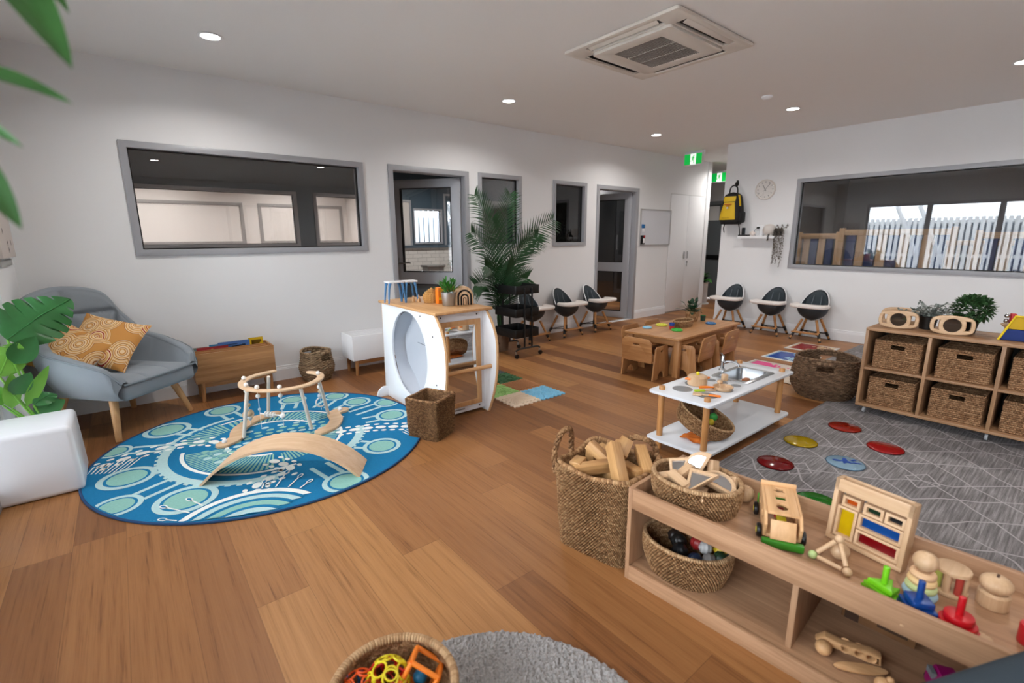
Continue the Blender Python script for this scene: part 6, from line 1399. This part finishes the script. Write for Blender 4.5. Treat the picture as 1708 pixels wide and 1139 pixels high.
viewer('wooden sensory viewer at the left front of the bookcase top', 4.47, .945, math.radians(-82)); viewer('wooden sensory viewer in front of the green bush', 4.45, .64, math.radians(-78)); viewer('wooden sensory viewer behind the grey leaved plant pot', 4.68, .985, math.radians(-84))
t = thing('grey_leaf_plant', 'dusty grey leaved plant in a black pot between the two viewers', 'plant', (4.60, .80, ZC)); MB().lathe([(0, 0), (.045, 0), (.058, .095), (.05, .095), (.046, .08), (0, .08)], 26).build('pot', BLACK, t); b = MB()
for i in range(26):
    a = random.uniform(0, 2*PI); e = random.uniform(.15, 1.2); d = Vector((math.cos(a)*math.cos(e), math.sin(a)*math.cos(e), math.sin(e))); L_ = random.uniform(.10, .21)*(1 if e < .7 else .7); P = smooth([(0, 0, .08), Vector((0, 0, .09))+d*L_*.5, Vector((0, 0, .07))+d*L_], 4); b.tube(P, .0016, 4)
    for p in P[2:]:
        for k_ in range(4): q = Vector((random.uniform(-1, 1), random.uniform(-1, 1), random.uniform(-.3, 1))); b.leaf(p, q, (0, 0, 1), random.uniform(.018, .032), .017, .2, .1, 3, m=2)
b.build('foliage', mat('leaf_grey', (128, 134, 128), .7, var=.3, vscale=30), t, 0)
t = thing('round_bush_plant', 'round green leafy bush in a tapered black pot on the bookcase', 'plant', (4.63, .575, ZC)); MB().lathe([(0, 0), (.035, 0), (.055, .12), (.048, .12), (.042, .10), (0, .10)], 26).build('pot', BLACK, t); b = MB()
for i in range(800):
    d = Vector((random.gauss(0, 1), random.gauss(0, 1), random.gauss(0, 1)+.12)).normalized(); p = Vector((0, 0, .175))+Vector((d.x*1.1, d.y*1.1, d.z*.85))*.10*random.uniform(.6, 1); b.leaf(p, d+Vector((random.uniform(-.6, .6), random.uniform(-.6, .6), random.uniform(-.2, .8))), (0, 0, 1), random.uniform(.028, .042), .024, .2, .2, 4, m=2)
b.build('foliage', mat('leaf_bush', (56, 92, 50), .45, var=.65, vscale=40), t, 0)
t = thing('fabric_tent_toy', 'yellow and blue folded fabric toy at the right end of the bookcase', 'toy', (4.50, .30, ZC), -PI/2); RT = RX(PI/2)
MB().plate([(-.10, 0), (.16, 0), (.13, .075), (-.078, .075)], [], .05, RT, .008).build('blue_panel', mat('felt_blue', (22, 46, 108), .8), t); MB().plate([(-.078, .075), (.13, .075), (.10, .16), (-.045, .16)], [], .048, RT, .008).build('yellow_panel', mat('felt_yellow', (196, 158, 26), .8), t); MB().tube([(-.105, -.026, .0), (-.045, -.026, .163), (.10, -.026, .163)], .007, 8).build('yellow_edge', mat('felt_edge', (226, 196, 30), .7), t)
t = thing('bell_rattle', 'red rattle with silver bells behind the yellow and blue toy', 'rattle', (4.58, .385, ZC), -PI/2+.3); MB().lathe([(0, 0), (.03, 0), (.02, .01), (.012, .03), (.012, .07), (.03, .085), (.035, .095), (0, .1)], 20).build('wooden_stand', PN('z'), t); MB().box((.02, 0, .13), (.03, .05, .075), bev=.008).build('red_body', mat('toy_red', (186, 24, 34), .4), t)
for z in (.115, .15): MB().sph((-.012, -.01, z), .014).build('bell', CHROME, t)
# big wicker basket, floor mats, stray things
wicker('wicker_basket', 'big round dark wicker basket at the corner of the bookcase', (4.63, 1.42, 0), [(.20, 0), (.255, .09), (.265, .16), (.25, .26), (.235, .345)], 40, RATTAN, .02, .012, math.radians(196), (.262, .305, .26), 1, None, .0045, 58)
def paint_mat(label, x0, x1, y0, y1, c1, c2, seed):
    t = thing('liquid_mat', label, 'mat', ((x0+x1)/2, (y0+y1)/2, 0), 0, 'liquid floor tiles on the timber floor'); w, d = x1-x0, y1-y0; rnd = random.Random(seed)
    MB().bb(-w/2, -d/2, 0, w/2, d/2, .008, .003).build('tile_body', mat('mat_pale', (206, 200, 194), .3), t); b = MB(); z = .0081
    def blob(cx, cy, rx, ry, mi, z): b.flat([(min(w/2-.04, max(-w/2+.04, cx+rx*k_*math.cos(a))), min(d/2-.04, max(-d/2+.04, cy+ry*k_*math.sin(a)))) for a, k_ in [(2*PI*i/40, 1+.18*noise.noise(Vector((math.cos(2*PI*i/40)*2+seed, math.sin(2*PI*i/40)*2, seed)))) for i in range(40)]], z, mi)
    b.flat(rrect(w-.06, d-.06, .03), .0082, 1); top = [(w/2-.05, d/2-.05), (-w/2+.05, d/2-.05)]; low = [(-w/2+.05+(w-.10)*i/30, -.02-.05*math.sin(i*.35+seed)+.03*noise.noise(Vector((i*.6, seed, 0)))) for i in range(31)]
    b.flat(top+low, .0083, 0)
    for i in range(40): blob(rnd.uniform(-w*.4, w*.4), rnd.uniform(-d*.36, .0), rnd.uniform(.006, .024), rnd.uniform(.005, .014), 0, .0084+i*.00001)
    b.build('liquid_shapes', [mat('liq_%d' % seed, c1, .2), mat('liq2_%d' % seed, c2, .2)], t, 0)
paint_mat('pink liquid floor tile behind the play kitchen', 4.95, 5.42, 1.90, 2.37, (226, 70, 140), (206, 190, 178), 1); paint_mat('blue liquid floor tile between the pink and red ones', 5.60, 6.08, 1.92, 2.39, (10, 66, 150), (150, 186, 206), 2); paint_mat('red liquid floor tile nearest the right wall', 6.27, 6.74, 1.94, 2.41, (140, 14, 30), (206, 180, 140), 3)
t = thing('beige_cloth', 'crumpled beige cloth on the floor beside the big wicker basket', 'cloth', (4.86, 1.80, .001))
def cl2(u, v): x, y = (u-.5)*.26, (v-.5)*.26; h_ = max(0, 1-math.hypot(x, y)/.15); return Vector((x, y, .004+.10*h_*(.6+.5*noise.noise(Vector((x*26, y*26, 2))))))
MB().grid(26, 26, cl2).build('cloth_fold', mat('cloth_beige', (206, 190, 172), .85), t, 60)
# interlocking texture mats
TS = .285
def tex_mat(label, ix, iy, col, kind):
    t = thing('texture_mat', label, 'mat', (2.35+TS*(ix+.5), 2.88+TS*(iy+.5), 0), 0, 'interlocking texture mats on the floor'); m_ = mat('tex_%d_%d' % (ix, iy), col, .7); o = []
    for k_ in range(4):
        n = 6
        for i in range(n):
            for j in range(4):
                u = (i+j/4)/n; off = .008*math.sin(2*PI*u*n/1.0); x, y = -TS/2+TS*u, -TS/2+off; a = k_*PI/2; o.append((x*math.cos(a)-y*math.sin(a), x*math.sin(a)+y*math.cos(a)))
    MB().plate(o, [], .012, T(0, 0, .0062), .001).build('mat_base', m_, t); b = MB(); q = TS/2-.02; rnd = random.Random(ix*7+iy)
    if kind == 'dots':
        for i in range(9):
            for j in range(9): b.lathe([(.011, 0), (.009, .008), (.004, .011), (0, .0115)], 8, T(-q+i*q/4, -q+j*q/4, .012), cap=False)
    elif kind == 'stones':
        for i in range(70): b.sph((rnd.uniform(-q, q), rnd.uniform(-q, q), .012), rnd.uniform(.010, .018), (1, 1, .6), seg=8)
    elif kind == 'ridges':
        for i in range(11): x = -q+i*q/5; b.tube([(x, -q, .012), (x, q, .012)], .009, 8)
    elif kind == 'fan':
        for i in range(17): a = PI*(.02+.96*i/16); b.tube([(0, q*.6, .012), (.22*math.cos(a) if abs(.22*math.cos(a)) < q else math.copysign(q, math.cos(a)), max(-q, q*.6-.27*math.sin(a)), .012)], [.002, .009], 8)
    else:
        for i in range(60): x, y = rnd.uniform(-q, q), rnd.uniform(-q, q); a = rnd.random()*PI; b.tube([(x-.02*math.cos(a), y-.02*math.sin(a), .012), (x+.02*math.cos(a), y+.02*math.sin(a), .012)], .0065, 6)
    b.build('raised_texture', m_, t, 60)
tex_mat('beige fan textured mat tile, nearest the viewer', 0, 0, (212, 190, 166), 'fan'); tex_mat('light blue pebbled mat tile at the right corner', 1, 0, (116, 180, 212), 'stones'); tex_mat('light green mat tile against the play unit', 0, 1, (146, 190, 110), 'bars'); tex_mat('tan ridged mat tile in the middle', 1, 1, (176, 122, 80), 'ridges'); tex_mat('dark green mat tile behind the tan one', 1, 2, (44, 92, 52), 'bars'); tex_mat('orange mat tile mostly hidden by the play unit', 0, 2, (206, 140, 70), 'dots'); tex_mat('dark grey mat tile farthest back', 1, 3, (66, 70, 76), 'stones')
# ================================================================ right wall: backpack, clock, shelf
hk = thing('wall_hook', 'black wall hook above the yellow backpack', 'hook', (XR, 3.705, 2.13), -PI/2)
b = MB(); b.plate(ell(.022, .045, 20), [], .008, T(0, -.005, 0) @ RX(PI/2), .002); b.tube(smooth([(0, -.008, .01), (0, -.05, -.005), (0, -.06, -.03), (0, -.055, .005)], 4), .009, 8); b.build('hook_body', BLACK, hk)
bp = thing('backpack', 'yellow and black backpack hanging on the right wall', 'backpack', (XR-.125, 3.69, 1.535), -PI/2)
BPB = mat('bag_black', (15, 15, 17), .7, bump=.3, bscale=300); BPY = mat('bag_yellow', (214, 176, 14), .6)
def bagpt(u, v, k_=1.0):
    a = 2*PI*u; z = .46*v; wv = .165*(1-.38*v**2.2)*(.90+.10*min(1, v*6)); dv = .115*(1-.35*v**2)*(.85+.15*min(1, v*6)); cap_ = 1 if v < .86 else math.sqrt(max(0, 1-((v-.86)/.14)**2)); bot = 1 if v > .06 else .75+.25*math.sqrt(max(0, 1-((.06-v)/.06)**2))
    c, s = math.cos(a), math.sin(a); e = .65; return Vector((wv*cap_*bot*k_*math.copysign(abs(c)**e, c), dv*cap_*bot*k_*math.copysign(abs(s)**e, s), z))
b = MB(); b.grid(48, 26, bagpt, cu=True); b.bb(-.12, -.08, .0, .12, .08, .02, .01); b.build('bag_body', BPB, bp, 60)
def patch(name, x0f, x1f, v0, v1, mt, k_=1.02):
    b = MB()
    def fn(u, v):
        vv = v0+(v1-v0)*v; xa = (x0f[0]+(x0f[1]-x0f[0])*v); xb = (x1f[0]+(x1f[1]-x1f[0])*v); fr_ = xa+(xb-xa)*u; a = -PI/2+fr_; return bagpt((a/(2*PI)) % 1, vv, k_)
    b.grid(16, 12, fn); return b.build(name, mt, bp, 60)
patch('yellow_pocket', (-.95, -.45), (.52, .40), .14, .68, BPY); patch('yellow_top_panel', (-.60, -.75), (.45, .60), .70, .86, BPY); patch('yellow_side_strip', (1.05, .95), (1.35, 1.4), .55, .90, BPY)
pr = MB()
for (x0, x1, z) in ((-.065, .045, .285), (-.035, .012, .262)): pr.bb(x0, -.121, z-.006, x1, -.117, z+.006)
pr.build('red_print', mat('print_red', (190, 60, 30), .6), bp, 0); MB().cyl((-.015, -.122, .235), (-.015, -.116, .235), .014, seg=16).build('round_badge', mat('badge', (200, 200, 205), .5), bp)
pr = MB()
for i in range(7): pr.bb(-.09+i*.016, -.124, .09+random.uniform(-.003, .003), -.08+i*.016, -.120, .094)
pr.build('small_print', mat('print_dark', (90, 70, 20), .6), bp, 0)
MB().tube(smooth([(-.06, 0, .44), (-.05, .0, .52), (0, 0, .555), (.05, 0, .52), (.06, 0, .44)], 6), .010, 8).build('carry_handle', BPB, bp); MB().tube([(0, 0, .55), (.0, .05, .585)], .005, 6).build('hang_loop', BPB, bp)
for s in (-1, 1): MB().tube(smooth([(s*.10, .02, .02), (s*.12, .02, -.05), (s*.12+.01, .03, -.12 if s < 0 else -.16)], 5), .008, 6).build('loose_strap', BPB, bp)
MB().box((.15, .0, .10), (.06, .15, .16), bev=.025).build('side_pocket', BPB, bp, 60)
ck = thing('wall_clock', 'round pale wall clock between the backpack and the long window', 'clock', (XR, 3.285, 2.008), -PI/2); RW_ = RX(PI/2)
MB().lathe([(0, 0), (.137, 0), (.137, .03), (.130, .035), (.126, .034), (.126, .022), (0, .022)], 48, RW_).build('clock_case', mat('clock_cream', (222, 214, 206), .4), ck); MB().lathe([(0, .0225), (.125, .0225)], 48, RW_, cap=False).build('clock_face', mat('clock_face', (226, 222, 218), .5), ck, 0)
b = MB()
for i in range(12): a = 2*PI*i/12; M_ = T(.102*math.sin(a), -.0235, .102*math.cos(a)) @ RY(a); b.bb(-.004, -.0005, -.010, .004, .0005, .010, M=M_)
b.build('hour_marks', mat('mark_grey', (140, 136, 134), .5), ck, 0)
for L_, a, w_, nm in ((.072, math.radians(-30), .006, 'hour_hand'), (.105, math.radians(38), .004, 'minute_hand')): MB().bb(-w_/2, -.026, -.025, w_/2, -.0245, L_, M=RY(a)).build(nm, BLACK, ck, 0)
MB().lathe([(0, .042), (.06, .040), (.126, .033)], 48, RW_, cap=False).build('clock_glass', GLASS, ck)
wsf = thing('wall_shelf', 'small white floating shelf on the right wall below the clock', 'shelf', (XR, 3.27, 1.325), -PI/2); MB().bb(-.305, -.13, 0, .305, 0, .04, .003).build('shelf_board', TRIMW, wsf)
ZW = 1.3655
t = thing('phone_stand', 'black cordless phone stand at the left end of the wall shelf', 'phone', (XR-.065, 3.505, ZW), -PI/2); MB().bb(-.07, -.05, 0, .07, .04, .018, .004).build('phone_base', BLACK, t); MB().box((-.02, .01, .065), (.05, .025, .11), bev=.008).build('handset', mat('phone_dark', (36, 40, 44), .4), t)
t = thing('shell_ornament', 'small pale shell ornament on the wall shelf beside the phone', 'ornament', (XR-.07, 3.385, ZW), -PI/2)
def shl(u, v): a = 2*PI*u; r = .034*math.sin(PI*v)**.7*(1+.12*math.sin(7*a)); return Vector((r*math.cos(a)*1.2, r*math.sin(a)*.7, .07*v))
MB().grid(40, 14, shl, cu=True).build('shell', mat('shell_pink', (226, 212, 204), .5), t, 60)
t = thing('power_outlet', 'white power outlet with a black plug above the wall shelf', 'outlet', (XR, 3.30, 1.475), -PI/2); MB().bb(-.058, -.009, -.037, .058, 0, .037, .004).build('outlet_plate', WHITE, t); MB().box((-.03, -.025, .005), (.035, .035, .028), bev=.008).build('plug', BLACK, t); MB().tube(smooth([(-.04, -.03, 0), (-.07, -.035, -.03), (-.07, -.04, -.07), (-.05, -.05, -.105)], 6), .003, 6).build('plug_cord', BLACK, t)
t = thing('diffuser', 'round white aroma diffuser on the wall shelf', 'diffuser', (XR-.07, 3.15, ZW), -PI/2); MB().lathe([(0, 0), (.055, 0), (.06, .006), (.055, .014), (.078, .045), (.088, .085), (.075, .13), (.04, .155), (0, .16)], 32).build('diffuser_body', mat('diffuser_cream', (216, 210, 204), .5), t)
t = thing('white_box', 'small clear white stand beside the round diffuser', 'ornament', (XR-.055, 3.265, ZW), -PI/2); MB().bb(-.035, -.03, 0, .035, .03, .008, .002).bb(-.03, .01, .008, .03, .016, .09, .002).build('stand', WHITE, t)
t = thing('trailing_plant', 'brown grey trailing plant in a black pot at the right end of the wall shelf', 'plant', (XR-.065, 3.02, ZW), -PI/2); MB().lathe([(0, 0), (.042, 0), (.052, .075), (.045, .075), (.04, .06), (0, .06)], 24).build('pot', BLACK, t); b = MB(); rnd = random.Random(12)
for i in range(17):
    a = rnd.uniform(-PI*.95, -.05*PI); ln_ = (.38, .34, .28, .40, .22, .12, .3)[i % 7]*rnd.uniform(.85, 1.05); ox, oy = .055*math.cos(a), .05*math.sin(a)
    if i > 13: P = smooth([(0, 0, .06), (.05*(i-14), -.02, .12), (.07*(i-14)-.02, -.03, .15)], 5)
    elif i in (4, 5): P = smooth([(0, 0, .06), (-.07, -.03, .08), (-.11, -.06, .02), (-.11, -.075, -.06)], 6)
    else: P = smooth([(0, 0, .06), (ox*.8, oy*.8, .10), (ox*1.25+.02, oy*1.2-.02, .03), (ox*1.1+.03, oy*1.1-.035, -ln_*.5), (ox*.9+.03+rnd.uniform(-.02, .02), oy-.03, -ln_)], 6)
    b.tube(P, .0015, 4)
    for p in P[2:]:
        for k_ in range(4): b.leaf(p, (rnd.uniform(-1, 1), rnd.uniform(-1, .6), rnd.uniform(-.8, .4)), (0, 0, 1), rnd.uniform(.015, .026), .013, .2, .1, 3, m=2)
b.build('foliage', mat('leaf_taupe', (112, 102, 92), .7, var=.4, vscale=40), t, 0)
# whiteboard
wbd = thing('whiteboard', 'whiteboard on the back wall between the far door and the cupboard', 'whiteboard', (7.14, YW, 1.218)); MB().plate(rect(-.43, .43, 0, .59), [rect(-.412, .412, .018, .572)], .018, T(0, -.010, 0) @ RX(PI/2), .002).build('board_frame', mat('frame_pale', (176, 174, 174), .4), wbd); MB().bb(-.415, -.010, .015, .415, -.002, .575).build('board_face', mat('board_face', (214, 216, 222), .2), wbd, 0)
t = thing('marker_holder', 'blue marker cap clip on the left of the whiteboard', 'marker', (6.785, YW-.011, 1.53)); MB().bb(-.035, -.02, -.03, .035, 0, .03, .004).build('clip', mat('marker_blue', (20, 110, 176), .4), t); MB().bb(-.03, -.018, -.09, .03, -.002, -.035, .004).build('label_card', WHITE, t)
t = thing('board_eraser', 'black board eraser with red marker at the lower left of the whiteboard', 'eraser', (6.775, YW-.011, 1.315)); MB().bb(-.045, -.03, -.075, .045, 0, .07, .005).build('eraser_body', BLACK, t); MB().bb(.005, -.036, .03, .04, -.028, .07, .003).build('red_marker', mat('toy_red', (186, 24, 34), .4), t)
MB().bb(-.01, -.034, -.055, .03, -.029, .02, .003).build('white_label', WHITE, t)
# ================================================================ foreground plant at the left
fp = thing('tall_leaf_plant', 'tall leafy plant beside the viewer whose leaf tips hang into the top left corner', 'plant', (-.30, .80, 0)); MB().lathe([(0, 0), (.13, 0), (.16, .28), (.165, .30), (.15, .30), (.14, .26), (0, .26)], 32).build('pot', mat('pot_white', (225, 225, 226), .4), fp)
MB().tube(smooth([(0, 0, .25), (.01, .01, .9), (.0, .02, 1.5), (.02, .0, 1.85)], 6), [.014]*19, 8).build('stem', mat('stem_brown', (104, 86, 60), .8), fp)
FL = mat('leaf_foreground', (64, 116, 56), .4, var=.45, vscale=16)
def fleaf(p, q, wd, nrm=(.25, -1, .2)):
    p = Vector(p)-Vector((-.30, .80, 0)); q = Vector(q)-Vector((-.30, .80, 0)); b = MB(); d = q-p; b.leaf(p, d+Vector((0, 0, .02)), nrm, d.length, wd, .06, .35, 12, lambda t: (math.sin(PI*min(1, .1+.9*t))**.8)*(1-.25*t), m=6); s0 = Vector((.0, .01, p.z-.12)); b.tube(smooth([s0, s0.lerp(p, .6)+Vector((0, 0, .03)), p], 5), .003, 6); b.build('leaf', FL, fp, 80)
fleaf((-.080, .80, 1.70), (-.017, .72, 1.541), .056); fleaf((-.150, .85, 1.556), (-.020, .736, 1.498), .05, (.1, -.6, 1)); fleaf((-.109, .782, 1.498), (-.068, .735, 1.446), .014); fleaf((-.118, .768, 1.47), (-.081, .725, 1.374), .034); fleaf((-.045, .845, 1.70), (-.012, .801, 1.613), .022)
rnd = random.Random(21)
for i in range(16):
    a = rnd.uniform(.5*PI, 1.75*PI); z = rnd.uniform(1.0, 1.85); p = Vector((-.30+.06*math.cos(a), .80+.06*math.sin(a), z)); fleaf(p, p+Vector((.22*math.cos(a)-.02, .20*math.sin(a), rnd.uniform(-.12, .08))), .06, (0, 0, 1))
